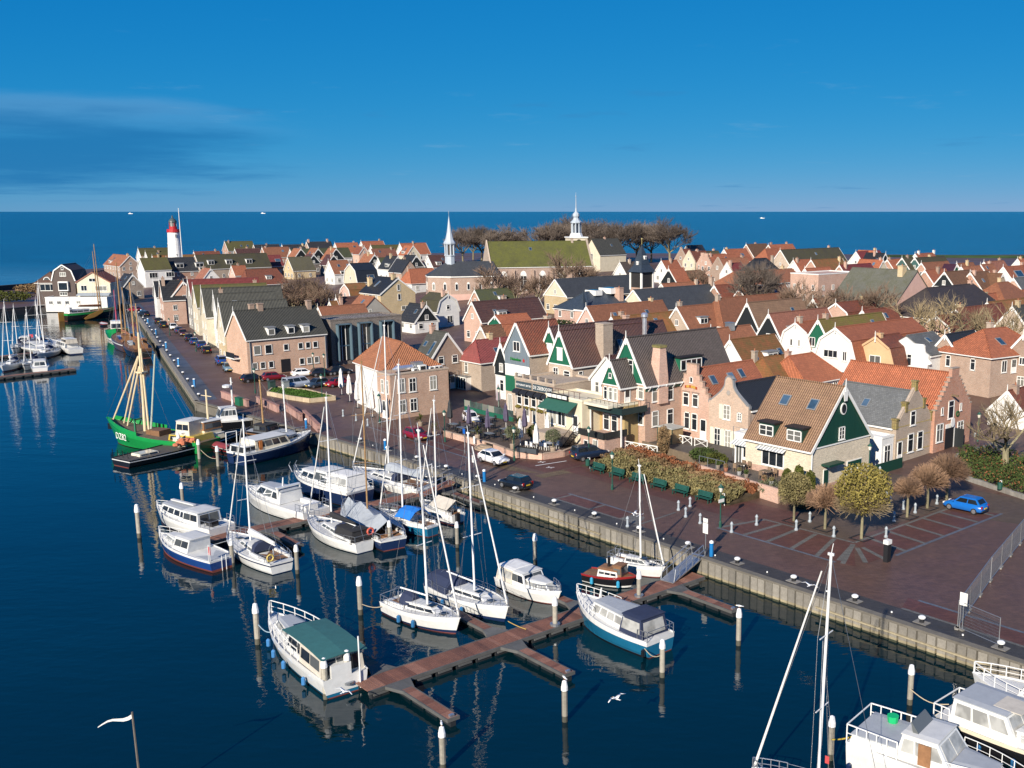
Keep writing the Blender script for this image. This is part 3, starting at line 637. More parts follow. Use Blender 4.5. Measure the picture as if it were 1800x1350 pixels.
def bh(label, x, y, x2, rh, W, roof, wall, gab=None, ori='Q', pitch=50, da=0.0, L=None, auto=True, **kw):
    """a house known by its ridge: near end at pixel (x, y), far end at column x2, ridge rh above the ground there"""
    a = R((43 if ori == 'Q' else 133) + da); d = (cos(a), sin(a)); z0 = 3.0
    for _ in range(5): p = G(x, y, z0 + rh); z0 = ground(*p)
    if L is None:
        lo, hi = 2.0, 60.0
        for _ in range(30):
            t = (lo + hi) / 2; q = projx(p[0] + d[0] * t, p[1] + d[1] * t, z0 + rh)
            if (q < x2) == (ori == 'Q'): lo = t
            else: hi = t
        L = lo
    L = min(L, 38)
    st = kw.get('style', 'gable'); ex = (d[1], -d[0])
    eh = kw.pop('eh', None)
    if eh is None: eh = max(1.9, rh - W / 2 * math.tan(R(pitch))) if st != 'gambrel' else max(2.2, rh - W * .62)
    org = (p[0] - ex[0] * W / 2, p[1] - ex[1] * W / 2)
    if st == 'hip': hp = kw.get('hips', (2.5, 2.5)); org = (org[0] - d[0] * hp[0], org[1] - d[1] * hp[0]); L += hp[0] + hp[1]
    if auto and 'wins' not in kw: kw['wins'] = autow(W, L, eh, rh, ori, st not in ('hip', 'flat'), int(x * 7 + y))
    if auto and 'chim' not in kw and st != 'flat':
        r = random.Random(int(x * 13 + y)); kw['chim'] = [(W / 2 + r.uniform(-.8, .8), L * r.choice((.12, .5, .85)), .75, .7, rh + r.uniform(.5, 1.0), r.choice((B_BR, B_GB, B_PK, B_Y)))][:1 if r.random() < .65 else 0]
    if auto and 'sky' not in kw and st == 'gable' and L > 6:
        r = random.Random(int(x * 3 + y * 5)); sd = 'r' if ori == 'Q' else 'l'
        if r.random() < .45: kw['sky'] = [(sd, L * r.uniform(.25, .75), r.uniform(.4, .7), .9, 1.2)]
        if 'dorm' not in kw and r.random() < .2: kw['dorm'] = [(sd, L * r.uniform(.3, .7), eh + .7, 2.2, 1.25)]
    return house(label, org, math.degrees(a) - 90, W, L, z0, eh, rh, wall, roof, gab=gab, **kw)
def qh(label, s1, n0, W, L, eh, rh, wall, roof, z0=1.5, ori='Q', **kw):
    """near house in the quay frame. Q: gable faces the quay, s1 its left end; S: gable faces down the quay at s1, n0 its near end"""
    return house(label, XY(s1, n0), -47 if ori == 'Q' else 43, W, L, z0, eh, rh, wall, roof, **kw)
# ------------------------------------------------------------------ the houses near the quay
def text(body, size, mat, parent, loc, rot, name='lettering', ext=0.012, align='CENTER', sx=1.0):
    c = bpy.data.curves.new(name, 'FONT'); c.body = body; c.size = size; c.extrude = ext; c.align_x = align; c.align_y = 'CENTER'; c.materials.append(mat); c.resolution_u = 2
    o = bpy.data.objects.new(name, c); COL.objects.link(o); o.parent = parent; o.location = loc; o.rotation_euler = rot; o.scale = (sx, 1, 1)
    bpy.context.view_layer.update(); dg = bpy.context.evaluated_depsgraph_get(); me = bpy.data.meshes.new_from_object(o.evaluated_get(dg)); me.name = name
    k = mobj(name, me, parent, loc); k.rotation_euler = rot; k.scale = (sx, 1, 1); bpy.data.objects.remove(o); return k
FRONT = (pi / 2, 0, 0)
def part(name, mat, par, fn, loc=(0, 0, 0), rz=0.0): m = MB(); fn(m); return m.obj(name, mat, par, loc, rz)
CONS = M('paint', (0.72, 0.70, 0.62), 0.6)
# 1 cream house with the dark green gable
h = qh('cream brick house with tall dark green boarded gable and brown tiled roof', 5.2, 21.8, 10.0, 8.6, 4.65, 10.3, B_C, T_TB, ori='S', gab=DGREEN, gz=4.75, name='gable_house',
       wins=[('f', 4.8, 5.0, 1.0, 1.35, '6'), ('l', 4.9, 2.1, 2.9, 1.8, '3')], dorm=[('l', 6.0, 5.1, 2.0, 1.35, DGREEN, '6'), ('l', 2.4, 5.1, 2.0, 1.35, DGREEN, '6')],
       sky=[('l', 6.0, .66, 1.1, 1.3), ('l', 2.4, .66, 1.1, 1.3)], group='houses along the quay', ov=.4)
part('round_window', [WHITE, GLASS], h, lambda m: (m.loft([[(4.9 + .5 * cos(t / 8 * pi), y, 8.2 + .62 * sin(t / 8 * pi)) for t in range(16)] for y in (-.16, -.05)]), m.loft([[(4.9 + .36 * cos(t / 8 * pi), y, 8.2 + .48 * sin(t / 8 * pi)) for t in range(16)] for y in (-.19, -.1)], 1)))
for x in (4.9,): part('barge_peak', WHITE, h, lambda m: m.prism([(4.75, 9.0), (5.25, 9.0), (5.4, 10.0), (4.6, 10.0)], -.3, -.24))
o = part('door', [DGREEN, GLASS, WHITE], h, lambda m: (m.box(1.95, -.06, .0, 2.85, .02, 2.3, 2), m.box(2.03, -.08, .02, 2.77, .02, 2.2)))
o = part('garage_door', [DGREEN, WHITE], h, lambda m: (m.box(6.0, -.06, -.1, 8.6, .02, 2.5, 1), m.box(6.1, -.09, -.1, 8.5, .02, 2.4)))
for x in (6.7, 7.9): part('door_light', WHITE, o, lambda m: m.prism([(x, 1.15), (x + .17, 1.45), (x, 1.75), (x - .17, 1.45)], -.12, -.09))
part('porch_canopy', DGREEN, h, lambda m: m.box(1.6, -1.0, 2.75, 4.2, 0, 2.95))
part('wall_plinth', B_PK, h, lambda m: (m.box(-.05, -.05, -.3, 10.05, -.001, .7), m.box(-.05, 0, -.3, -.001, 8.6, 1.9)))
part('awning', [WHITE, M('cloth', (0.35, 0.36, 0.36), 0.8)], h, lambda m: [m.hexa([(-.75, y, 3.85), (-.02, y, 4.15), (-.02, y + .2, 4.15), (-.75, y + .2, 3.85), (-.75, y, 3.9), (-.02, y, 4.2), (-.02, y + .2, 4.2), (-.75, y + .2, 3.9)], q % 2) for q, y in enumerate([3.1 + .2 * i for i in range(18)])])
part('gutter_corner', WHITE, h, lambda m: m.tube((-.1, -.1, 0), (-.1, -.1, 4.4), .06, .06, 6))
# its conservatory
h = qh('white conservatory with green flat roof beside the cream house', 13.8, 22.6, 4.6, 2.2, 4.5, 4.5, P_W, M('moss', (0.05, 0.08, 0.05), 0.9), ori='S', style='flat', name='conservatory', cat='conservatory', wins=[('l', .55, 1.2, .9, 2.3, 'd'), ('l', 1.55, 1.2, .95, 2.3, '2')], group='houses along the quay')
part('awning', [WHITE, M('cloth', (0.35, 0.36, 0.36), 0.8)], h, lambda m: [m.hexa([(-.8, y, 3.5), (-.02, y, 3.9), (-.02, y + .2, 3.9), (-.8, y + .2, 3.5), (-.8, y, 3.55), (-.02, y, 3.95), (-.02, y + .2, 3.95), (-.8, y + .2, 3.55)], q % 2) for q, y in enumerate([.2 * i for i in range(11)])])
# 2 bell gable
h = qh('narrow brick house with grey-capped bell gable and black tiled roof', 26.0, 29.6, 5.9, 9.0, 5.6, 8.0, M('brick', (0.50, 0.34, 0.24)), T_BK, facade='bell', name='bell_gable_house', wins=[('f', 1.35, .5, 1.05, 2.3, '6'), ('f', 3.0, .5, 1.05, 2.3, '6'), ('f', 2.75, 4.0, 1.15, 1.75, '6'), ('f', 4.7, 4.1, .7, 1.0, '6')], group='houses along the quay')
for x, z, hh in ((.5, .5, 2.3), (2.17, .5, 2.3), (3.85, .5, 2.3), (1.85, 4.0, 1.75)): part('shutter', CREAM, h, lambda m: m.box(x - .26, -.2, z, x + .26, -.13, z + hh))
part('rosette', M('concrete', (0.4, 0.36, 0.32), 0.8), h, lambda m: m.loft([[(2.95 + .3 * cos(t / 6 * pi), y, 7.2 + .3 * sin(t / 6 * pi)) for t in range(12)] for y in (-.17, -.12)]))
# 3 pink stepped gable
h = qh('pink brick house with stepped gable and bright orange tiled roof', 32.5, 30.0, 6.3, 11.0, 5.4, 9.1, B_PK, T_RO, facade='step', name='stepped_gable_house', sky=[('r', 2.3, .62, 1.0, 1.3), ('r', 5.6, .62, 1.0, 1.3), ('r', 7.7, .68, .9, 1.3)], wins=[('f', 2.3, 4.7, 1.0, 1.6, 's'), ('f', 3.85, 4.7, 1.0, 1.6, 's'), ('f', 1.0, 1.9, .9, 2.0, '2'), ('f', 2.5, 1.8, .95, 2.1, 's'), ('f', 3.75, 1.8, .95, 2.1, 's'), ('f', 5.2, .9, 1.0, 2.5, 'd'), ('f', 3.15, 7.6, .5, .7, 'p')], group='houses along the quay')
part('name_scroll', [M('paint', (0.35, 0.06, 0.02), 0.5), M('paint', (0.5, 0.3, 0.06), 0.5)], h, lambda m: [m.hexa([(2.1 + .25 * i, -.2, 6.85 + .12 * sin(pi * i / 8)), (2.36 + .25 * i, -.2, 6.85 + .12 * sin(pi * (i + 1) / 8)), (2.36 + .25 * i, -.12, 6.85 + .12 * sin(pi * (i + 1) / 8)), (2.1 + .25 * i, -.12, 6.85 + .12 * sin(pi * i / 8)), (2.1 + .25 * i, -.2, 7.15 + .12 * sin(pi * i / 8)), (2.36 + .25 * i, -.2, 7.15 + .12 * sin(pi * (i + 1) / 8)), (2.36 + .25 * i, -.12, 7.15 + .12 * sin(pi * (i + 1) / 8)), (2.1 + .25 * i, -.12, 7.15 + .12 * sin(pi * i / 8))], 1 if i in (1, 2, 4, 5, 6) else 0) for i in range(8)])
for x in (2.3, 3.85): part('lintel', M('concrete', (0.3, 0.22, 0.18), 0.8), h, lambda m: m.box(x - .62, -.2, 6.38, x + .62, -.1, 6.5))
# 4 green gabled house with the big chimney
h = qh('brick house with tall bright green gable, brown tiled roof and side chimney', 37.2, 23.7, 6.2, 15.5, 7.8, 13.0, M('brick', (0.46, 0.26, 0.175)), T_TP, gab=MGREEN, gz=7.85, name='gable_house',
       wins=[('f', 3.45, 8.7, 1.55, 1.9, 'c'), ('f', 4.4, 6.0, .95, 1.5, 's'), ('f', 5.5, 6.0, .95, 1.5, 's'), ('f', 4.4, 2.9, .9, 1.6, 's'), ('f', 5.5, 2.9, .9, 1.6, 's'), ('r', 1.65, 5.6, 1.1, 1.8, 's'), ('r', 1.65, 2.6, 1.1, 1.9, 's'), ('r', 4.2, 5.5, 1.0, 1.8, 's'), ('r', 4.2, 2.5, 1.1, 1.95, 's')],
       dorm=[('r', 8.2, 8.75, 3.9, 1.55, MGREEN, '4')], group='houses along the quay', ov=.5)
part('chimney', [B_PK, M('moss', (0.3, 0.25, 0.1), 0.9)], h, lambda m: (m.hexa([(6.0, 1.95, 5.3), (6.55, 1.95, 5.3), (6.55, 3.5, 5.3), (6.0, 3.5, 5.3), (5.9, 1.95, 8.3), (6.55, 1.95, 8.3), (6.55, 3.5, 8.3), (5.9, 3.5, 8.3)]), m.hexa([(4.9, 1.95, 8.3), (6.55, 1.95, 8.3), (6.55, 3.5, 8.3), (4.9, 3.5, 8.3), (5.2, 2.25, 12.0), (6.4, 2.25, 12.0), (6.4, 3.2, 12.0), (5.2, 3.2, 12.0)]), m.box(5.1, 2.15, 12.0, 6.5, 3.3, 12.3, 1)))
part('eave_boarding', MGREEN, h, lambda m: m.box(6.2, 0, 7.0, 6.26, 15, 7.7))
for y in [.4 + 1.35 * i for i in range(8)]: part('bracket', WHITE, h, lambda m: m.prism([(6.27, 7.0), (6.36, 7.0), (6.75, 7.5), (6.75, 7.62), (6.27, 7.62)], y, y + .16))
h2 = qh('small green gabled bay with white windows in front of the tall green gable', 35.6, 21.0, 3.1, 3.0, 7.7, 10.5, M('brick', (0.46, 0.26, 0.175)), T_TP, gab=MGREEN, gz=7.8, name='gable_bay', cat='bay', wins=[('f', 1.55, 8.6, .5, .6, 'p'), ('f', .65, 5.9, .7, 1.6, 's'), ('f', 1.55, 5.9, .7, 1.6, 's'), ('f', 2.4, 5.9, .7, 1.6, 's'), ('r', 1.2, 5.5, .9, 2.0, 'd'), ('f', .8, 2.2, 1.1, 2.0, 's'), ('f', 2.2, 2.2, 1.1, 2.0, 's')], group='houses along the quay')
bl = thing('balcony', 'dark green timber balcony with railing below the green gables', 'balcony', (*XY(36.6, 19.6), 1.5), R(-47))
part('deck', M('plank', (0.012, 0.03, 0.03), 0.5), bl, lambda m: (m.box(0, 0, 4.9, 6.0, 1.4, 5.05), m.box(4.2, 1.4, 4.9, 6.0, 4.0, 5.05)))
part('fascia', M('plank', (0.012, 0.03, 0.03), 0.5), bl, lambda m: (m.box(-.05, -.08, 4.75, 6.08, 0, 5.5), m.box(6.0, 0, 4.75, 6.08, 4.0, 5.5)))
part('railing', BLACK, bl, lambda m: ([m.tube((x, 0, 5.4), (x, 0, 6.1), .025) for x in [i * .75 for i in range(9)]], m.tube((0, 0, 6.1), (6, 0, 6.1), .03), m.tube((6, 0, 6.1), (6, 4, 6.1), .03), [m.tube((6, y, 5.4), (6, y, 6.1), .025) for y in (1, 2, 3, 4)]))
for x in (.3, 5.7): part('post', WHITE, bl, lambda m: m.cbox(x, .15, .2, .14, .14, 4.7))
h = qh('plain white gabled house wedged beside the restaurant roof terrace', 42.2, 25.0, 6.0, 9, 7.2, 10.1, P_W, T_DB, name='gable_house', wins=[('f', 3.9, 6.9, .5, 1.1, 'p'), ('f', 1.2, 5.2, .8, 1.7, 's')], barge=M('paint', (0.6, 0.59, 0.56), 0.6), fin=False, group='houses along the quay')
# 5 restaurant with the sign and roof terrace
h = qh('brick restaurant with dark sign boards, black awnings and roof terrace', 51.5, 20.0, 8.1, 7.2, 5.5, 5.5, B_GB, M('deck', (0.2, 0.14, 0.1)), z0=2.6, style='flat', barge=B_GB, name='restaurant', cat='restaurant', wins=[('f', .95 + 1.5 * i, 2.2, 1.0, 1.5, 's') for i in range(5)] + [('f', 2.6, .2, .8, 1.8, 'd'), ('f', 4.0, .2, .8, 1.8, '2'), ('f', 6.6, .4, .9, 1.6, '2')], group='houses along the quay')
SIGNG = M('paint', (0.05, 0.075, 0.09), 0.5)
for a, b, t, sz in ((.35, 3.5, 'RESTAURANT BISTRO', .36), (3.85, 7.75, 'DE ZEEBODEM', .62)):
    o = part('sign_board', SIGNG, h, lambda m: m.box(a, -.1, 4.4, b, 0, 5.25)); text(t, sz, WHITE, o, ((a + b) / 2, -.12, 4.82), FRONT, sx=.92)
for x in [.15 + 1.56 * i for i in range(6)]: part('parapet_post', B_GB, h, lambda m: m.cbox(min(x, 7.9), .12, 5.5, .3, .3, .75))
for x in [.35 + 1.56 * i for i in range(5)]: part('railing', BLACK, h, lambda m: ([m.tube((x + q, .12, 5.7), (x + q, .12, 6.2), .02, .02, 4) for q in (.1, .3, .5, .7, .9, 1.1)], m.tube((x, .12, 6.2), (x + 1.2, .12, 6.2), .025, .025, 4)))
for i in range(5):
    x = .95 + 1.5 * i
    part('awning', BLACK, h, lambda m: m.loft([[(x + q, -.05 - .75 * sin(t / 4 * pi / 2), 3.75 + .55 * cos(t / 4 * pi / 2)) for t in range(5)] + [(x + q, -.03, 3.75)] for q in (-.65, .65)]))
    part('flower_box', M('leaf', (0.16, 0.13, 0.03)), h, lambda m: [m.cbox(x + rnd.uniform(-.5, .5), -.2 + rnd.uniform(-.1, .1), 1.75 + rnd.uniform(0, .25), .2, .2, .2) for _ in range(12)])
# 6 bar with the green awning under the roof terrace
h = qh('low cream bar with long green awning and flat terrace roof', 43.3, 18.6, 6.8, 5.0, 4.6, 4.6, P_C, M('deck', (0.22, 0.1, 0.07)), z0=2.6, style='flat', barge=CREAM, name='bar', cat='restaurant', wins=[('f', 1.3, 1.1, 1.5, 2.0, '2'), ('f', 3.0, 1.1, 1.5, 2.0, '2'), ('f', 5.6, .5, 1.0, 2.3, 'd')], group='houses along the quay')
part('awning', M('cloth', (0.02, 0.10, 0.07), 0.8), h, lambda m: m.hexa([(.2, -1.6, 3.25), (6.0, -1.6, 3.25), (6.0, 0, 4.2), (.2, 0, 4.2), (.2, -1.6, 3.35), (6.0, -1.6, 3.35), (6.0, 0, 4.3), (.2, 0, 4.3)]))
part('railing', M('paint', (0.10, 0.025, 0.02), 0.5), h, lambda m: ([m.tube((x, .05, 4.7), (x, .05, 5.6), .03, .03, 4) for x in [.3 + i for i in range(7)]], m.tube((.3, .05, 5.6), (6.6, .05, 5.6), .035, .035, 4)))
o = part('sign_board', BLACK, h, lambda m: m.box(.5, -.25, 4.35, 4.4, -.1, 5.05))
part('sign_panel', WHITE, o, lambda m: [m.box(.6 + .95 * i, -.29, 4.5, 1.4 + .95 * i, -.25, 4.9) for i in range(4)])
part('recessed_wall', M('plaster', (0.42, 0.31, 0.14), 0.8), h, lambda m: m.box(6.8, 2.8, -1, 11.2, 5, 4.3)); part('roof_slab', CREAM, h, lambda m: m.box(6.86, .2, 4.3, 11.2, 5, 4.6)); window(h, 11.2, 5, 'f', 9.3, .6, 1.9, 2.6, '3', -2.8); part('wall_stair', B_GB, h, lambda m: m.box(1.8, -3.6, -1.0, 5.6, -.4, .9))
st = thing('stair', 'black steel outside stair beside the bar', 'stair', (*XY(37.9, 16.4), 1.5), R(-47))
for i in range(9): part('tread', BLACK, st, lambda m: m.box(.26 * i, 0, .2 + .27 * i, .26 * i + .3, 1.0, .25 + .27 * i))
for y in (0, 1.0): part('railing', BLACK, st, lambda m: (m.tube((0, y, 1.1), (2.4, y, 3.5), .035), m.tube((0, y, .1), (2.4, y, 2.5), .05), [m.tube((q, y, .2 + q), (q, y, 1.1 + q), .025) for q in (0, .8, 1.6, 2.4)]))
lo = thing('raised_porch', 'pink brick porch with dark planter railing at the stair head', 'porch', (*XY(35.4, 17.4), 1.5), R(-47))
part('wall', B_PK, lo, lambda m: m.box(0, 0, -.5, 4.2, 3.4, 2.2)); part('planter_rail', M('plank', (0.02, 0.022, 0.022), 0.5), lo, lambda m: (m.box(-.1, -.3, 2.2, 4.3, 0, 2.9), m.box(4.2, 0, 2.2, 4.4, 3.4, 2.9)))
part('window', [WHITE, GLASS], lo, lambda m: (m.box(.6, -.06, .7, 1.4, 0, 1.6), m.box(.7, -.08, .8, 1.3, 0, 1.5, 1))); part('door', [WHITE, GLASS], lo, lambda m: (m.box(2.2, -.06, -.2, 3.1, 0, 1.9), m.box(2.3, -.08, .4, 3.0, 0, 1.8, 1)))
# 7 twin green gables, 8 grey gable, 9 dark little house
h = bh('brown brick house with green gable, large chimney and long dark red roof', 984.4, 583.3, 1150, 12.3, 4.9, T_DB, B_GB, MGREEN, eh=7.95, L=19, gz=8.0, group='houses along the quay', name='gable_house', wins=[('f', 1.5, 5.6, 1.1, 1.9, '6'), ('f', 3.8, 5.8, 1.3, 1.5, 's'), ('r', 1.4, 5.9, .8, 1.3, 's')], sky=[('r', 9.5, .45, 1.0, 1.4)])
part('chimney', B_GB, h, lambda m: m.box(3.6, 5.2, 7.0, 5.2, 6.9, 13.0).box(3.55, 5.15, 13.0, 5.25, 6.95, 13.2)); part('flue_pipe', ALU, h, lambda m: (m.tube((4.4, 13.6, 8.0), (4.4, 13.6, 13.3), .32, .32, 10), m.lathe([(.32, 0), (.5, .2), (.5, .55), (.3, .75)], 10, (4.4, 13.6, 13.3))))
part('gable_shutter', WHITE, h, lambda m: m.box(1.9, -.12, 8.5, 3.0, -.05, 10.2).box(1.8, -.16, 10.1, 3.1, -.05, 10.25))
h = bh('brown brick house with matching green gable set behind the large chimney house', 966.7, 576.7, 1100, 12.3, 5.2, T_DB, B_GB, MGREEN, eh=7.95, L=17, gz=8.0, group='houses along the quay', name='gable_house', wins=[('f', 1.4, 5.4, 1.0, 2.0, '2')])
part('gable_shutter', WHITE, h, lambda m: m.box(2.0, -.12, 8.5, 3.1, -.05, 10.2).box(1.9, -.16, 10.1, 3.2, -.05, 10.25))
h = bh('grey boarded gable house with green lettering and white window row', 907.8, 568.9, 975, 12.9, 5.5, T_RB, B_GB, GREYB, eh=9.0, gz=7.2, group='houses along the quay', name='gable_house', wins=[('f', 2.8, 9.1, 1.5, 1.4, '2')] + [('f', .75 + 1.02 * i, 5.75, .85, 1.3, '2') for i in range(5)] + [('f', 1.0, .6, 1.0, 2.4, '2'), ('f', 3.0, .6, 1.6, 2.4, '3')], fin=False)
o = part('sign_letters', M('paint', (0.01, 0.16, 0.03), 0.4), h, lambda m: m.box(1.3, -.12, 7.75, 1.35, -.1, 7.8))
text('Heineken', .62, M('paint', (0.01, 0.2, 0.03), 0.4), h, (2.55, -.13, 8.0), FRONT, 'sign_letters', .03)
part('red_star', M('paint', (0.5, 0.02, 0.02), 0.4), h, lambda m: m.prism([(4.35 + (.3 if i % 2 == 0 else .13) * sin(i * pi / 5), 7.98 + (.3 if i % 2 == 0 else .13) * cos(i * pi / 5)) for i in range(10)][::-1], -.14, -.09))
part('front_boarding', MGREEN, h, lambda m: m.box(.05, -.08, 3.4, 5.55, -.003, 5.6)); part('wall_band', WHITE, h, lambda m: m.box(.02, -.05, 5.6, 5.58, -.002, 7.1))
bh('small dark boarded house with white ground floor beside the lettered gable', 881, 604.5, 905, 8.4, 3.3, T_RB, P_W, DARK, eh=5.2, gz=3.6, group='houses along the quay', name='gable_house', wins=[('f', 1.65, 4.2, .9, 1.3, 'c'), ('f', 1.65, 1.2, 1.0, 1.8, 's')])
h = bh('brick house with pinkish red hipped roof and bay window in the alley', 836, 598, 895, 7.8, 6.0, M('tile', (0.34, 0.07, 0.06), 0.65), B_GB, style='hip', eh=4.6, hips=(1.2, .3), group='houses along the quay', wins=[('f', 2.0, 2.6, .9, 1.7, 's'), ('r', 3, 2.8, .9, 1.4, 's')], sky=[('r', 4, .45, .9, 1.1)])
part('bay_window', [WHITE, GLASS], h, lambda m: (m.box(.3, -1.0, -.5, 3.2, 0, 2.1), m.box(.4, -1.04, .2, 3.1, -.98, 1.9, 1), [m.box(.35 + .7 * i, -1.08, .1, .45 + .7 * i, -1, 2.0) for i in range(5)])); part('balcony_rail', GALV, h, lambda m: (m.box(.2, -1.1, 2.1, 3.3, 0, 2.2), m.tube((.2, -1.1, 3.0), (3.3, -1.1, 3.0), .03), [m.tube((q, -1.1, 2.2), (q, -1.1, 3.0), .02) for q in (.2, 1, 1.8, 2.6, 3.3)]))
h = bh('brick house with grey roof and steep white-edged gable behind the alley', 785, 586, 757, 9.0, 7.6, T_GR, B_BR, ori='S', pitch=52, group='houses along the quay', wins=[('f', 2.6, 4.2, 1.1, 1.3, 's'), ('f', 5.2, 4.2, 1.1, 1.3, 's'), ('f', 4.6, .2, 1.0, 2.1, 'd'), ('f', 2.0, .8, 1.2, 1.4, '2')], sky=[('l', 3.5, .6, .8, 1.0), ('l', 1.2, .5, .7, 2.6)], fin=False)
# 12 brick pub with the flat roofed front and hipped rear
h = qh('two storey red brick pub front with flat roof and steel ventilation ducts', 67.2, 10.8, 9.3, 3.4, 6.1, 6.1, M('brick', (0.56, 0.33, 0.22)), ASPH, ori='S', style='flat', barge=B_GB, name='pub', cat='pub', group='houses along the quay', wins=[('f', 1.7, 3.6, 1.15, 1.95, 'c'), ('f', 3.45, 3.5, 1.15, 1.95, 'c'), ('f', 6.75, 3.4, 1.15, 2.0, 'c'), ('f', 1.75, .8, 1.15, 1.8, 'c'), ('f', 3.5, .8, 1.15, 1.8, 'c'), ('l', .8, 3.5, .8, 1.9, 's'), ('l', 2.0, 3.5, .8, 1.9, 's'), ('l', 1.8, .1, .9, 2.4, 'd')])
du = thing('ventilation_duct', 'silver ventilation duct lying on the flat pub roof', 'duct', (*XY(69.0, 13.0), 7.6), R(43))
part('pipe', ALU, du, lambda m: (m.tube((0, 0, .5), (2.4, 0, .5), .42, .42, 12), m.tube((-.7, 0, .5), (0, 0, .5), .12, .5, 12))); part('fan_box', GALV, du, lambda m: m.box(2.5, -.5, 0, 3.9, .6, 1.2).box(2.7, -.9, 0, 3.6, -.5, .6)); part('stand', BLACK, du, lambda m: m.box(-.2, -.2, -.3, 4.0, .2, 0.05))
for i, (a, w) in enumerate(((5.6, 1.1), (7.0, .6), (7.8, .6), (8.5, .6), (4.4, .6))):
    o = MB().box(-w / 2, -.3, 0, w / 2, .3, w * .75).box(-w * .35, -.33, w * .12, w * .35, -.3, w * .62, 1).obj('air_conditioner', [WHITE, BLACK], None, (*XY(68.1, 10.8 + a), 7.6), R(43)); tag(o, '%s white air conditioner on the pub roof, counting from the duct' % ORD[i], 'air conditioner', 'air conditioners on the pub roof')
bh('white walled pub rear with orange hipped roof', 707, 601, 673, 9.6, 8.6, M('tile', (0.44, 0.17, 0.075), 0.75), P_W, ori='S', da=-9, style='hip', eh=6.2, hips=(3.4, .3), name='pub', cat='pub', group='houses along the quay', wins=[('l', 4.0, .4, .9, 2.6, '2'), ('l', 7.5, .4, .9, 2.6, '2')], ridge=False)
# 13 brick house on the west street
h = qh('large red brick house with grey tiled roof and three white dormers', 125.6, 12.4, 8.5, 14.8, 6.4, 10.8, M('brick', (0.50, 0.28, 0.175)), T_GR, name='office', cat='building', group='buildings of the west street', wins=[('r', 1.8, 3.6, 1.3, 1.6, 'p'), ('r', 3.8, 3.6, 1.3, 1.6, 'p'), ('r', 7.0, 3.9, .95, 1.15, 'p'), ('r', 9.7, 3.9, .95, 1.15, 'p'), ('r', 11.1, 3.9, .95, 1.15, 'p'), ('r', 12.5, 3.9, .95, 1.15, 'p'), ('r', 1.2, 1.1, .95, 1.2, 'p'), ('r', 2.6, 1.1, .95, 1.2, 'p'), ('r', 4.1, 1.1, .95, 1.2, 'p'), ('r', 9.8, 1.1, .95, 1.2, 'p'), ('r', 11.2, 1.1, .95, 1.2, 'p'), ('r', 12.6, 1.1, .95, 1.2, 'p')],
       dorm=[('r', 4.6, 6.75, 1.35, 1.3, WHITE, '1'), ('r', 8.2, 6.75, 1.35, 1.3, WHITE, '1'), ('r', 11.0, 6.75, 1.35, 1.3, WHITE, '1')], chim=[(3.4, 3.4, .8, .8, 11.8, B_BR), (4.2, 4.6, .8, .9, 11.9, B_BR), (4.4, 13.6, .9, .8, 11.9, B_BR)], pots=0)
part('porch', [BLACK, B_D], h, lambda m: m.box(8.47, 5.9, .1, 8.54, 7.6, 2.4)); part('balcony', [WHITE, BLACK], h, lambda m: (m.box(2, -1.1, 2.7, 5.5, 0, 2.9), m.box(2, -1.1, 2.9, 5.5, -1.05, 3.8, 1))); part('downpipe', LEAD, h, lambda m: (m.tube((8.6, .5, 0), (8.6, .5, 6.2), .09), m.tube((8.6, 14.4, 0), (8.6, 14.4, 6.2), .09)))
# 14 modern hall with tall windows, shade on its front put into the brick colour
h = qh('brick hall with three tall steel framed windows, shade put into its dark colour', 119, 29.0, 14.8, 8, 8.2, 8.2, B_D, ASPH, ori='S', style='flat', barge=B_D, name='hall', cat='building', group='buildings of the west street')
BF = M('paint', (0.10, 0.16, 0.2), 0.5)
for x in (1.1, 5.4, 10.0):
    o = part('window', BF, h, lambda m: [m.box(*q) for q in ((x - .1, -.9, .8, x + .1, 0, 7.6), (x + 2.5, -.9, .8, x + 2.7, 0, 7.6), (x - .1, -.9, 7.4, x + 2.7, 0, 7.6), (x, -.25, 3.4, x + 2.6, -.1, 3.6))]); part('pane', GLASS, o, lambda m: m.box(x, -.15, .8, x + 2.6, -.05, 7.4)); part('mullion', WHITE, o, lambda m: m.box(x + .85, -.22, .8, x + .95, -.1, 7.4).box(x + 1.65, -.22, .8, x + 1.75, -.1, 7.4))
# side street: grey gabled cottage and stepped red brick house
h = qh('grey brick house with slate roof and mossy gable pinnacles', 6.8, 39.3, 7.2, 9.5, 4.2, 7.7, B_GB, SLATEL, ori='S', facade='para', name='gable_house', group='houses of the side street', wins=[('f', .75, -.1, 1.0, 2.6, 'd'), ('f', 2.95, .9, 1.2, 2.2, 's'), ('f', 4.95, .9, 1.2, 2.2, 's'), ('f', 3.2, 4.0, 1.1, 1.7, 's'), ('l', 1.6, .8, 1.1, 2.0, 'c')], sky=[('l', 5.2, .5, .9, 1.2)])
for x, z in ((-.05, 4.3), (1.75, 6.0), (3.6, 8.25), (5.45, 6.0), (7.25, 4.3)): part('pinnacle', M('moss', (0.28, 0.2, 0.12), 0.9, (0.22, 0.19, 0.03)), h, lambda m: m.cbox(x, .1, z - .3, .45, .6, 1.0).cbox(x, .1, z + .7, .6, .75, .18))
for z in (.95, 2.6, 4.1, 5.8):
    w = 3.55 if z < 4.3 else 3.6 * (7.9 - z) / 3.7; part('stone_band', M('concrete', (0.5, 0.38, 0.15), 0.8), h, lambda m: m.box(3.6 - w, -.135, z, 3.6 + w, -.125, z + .1))
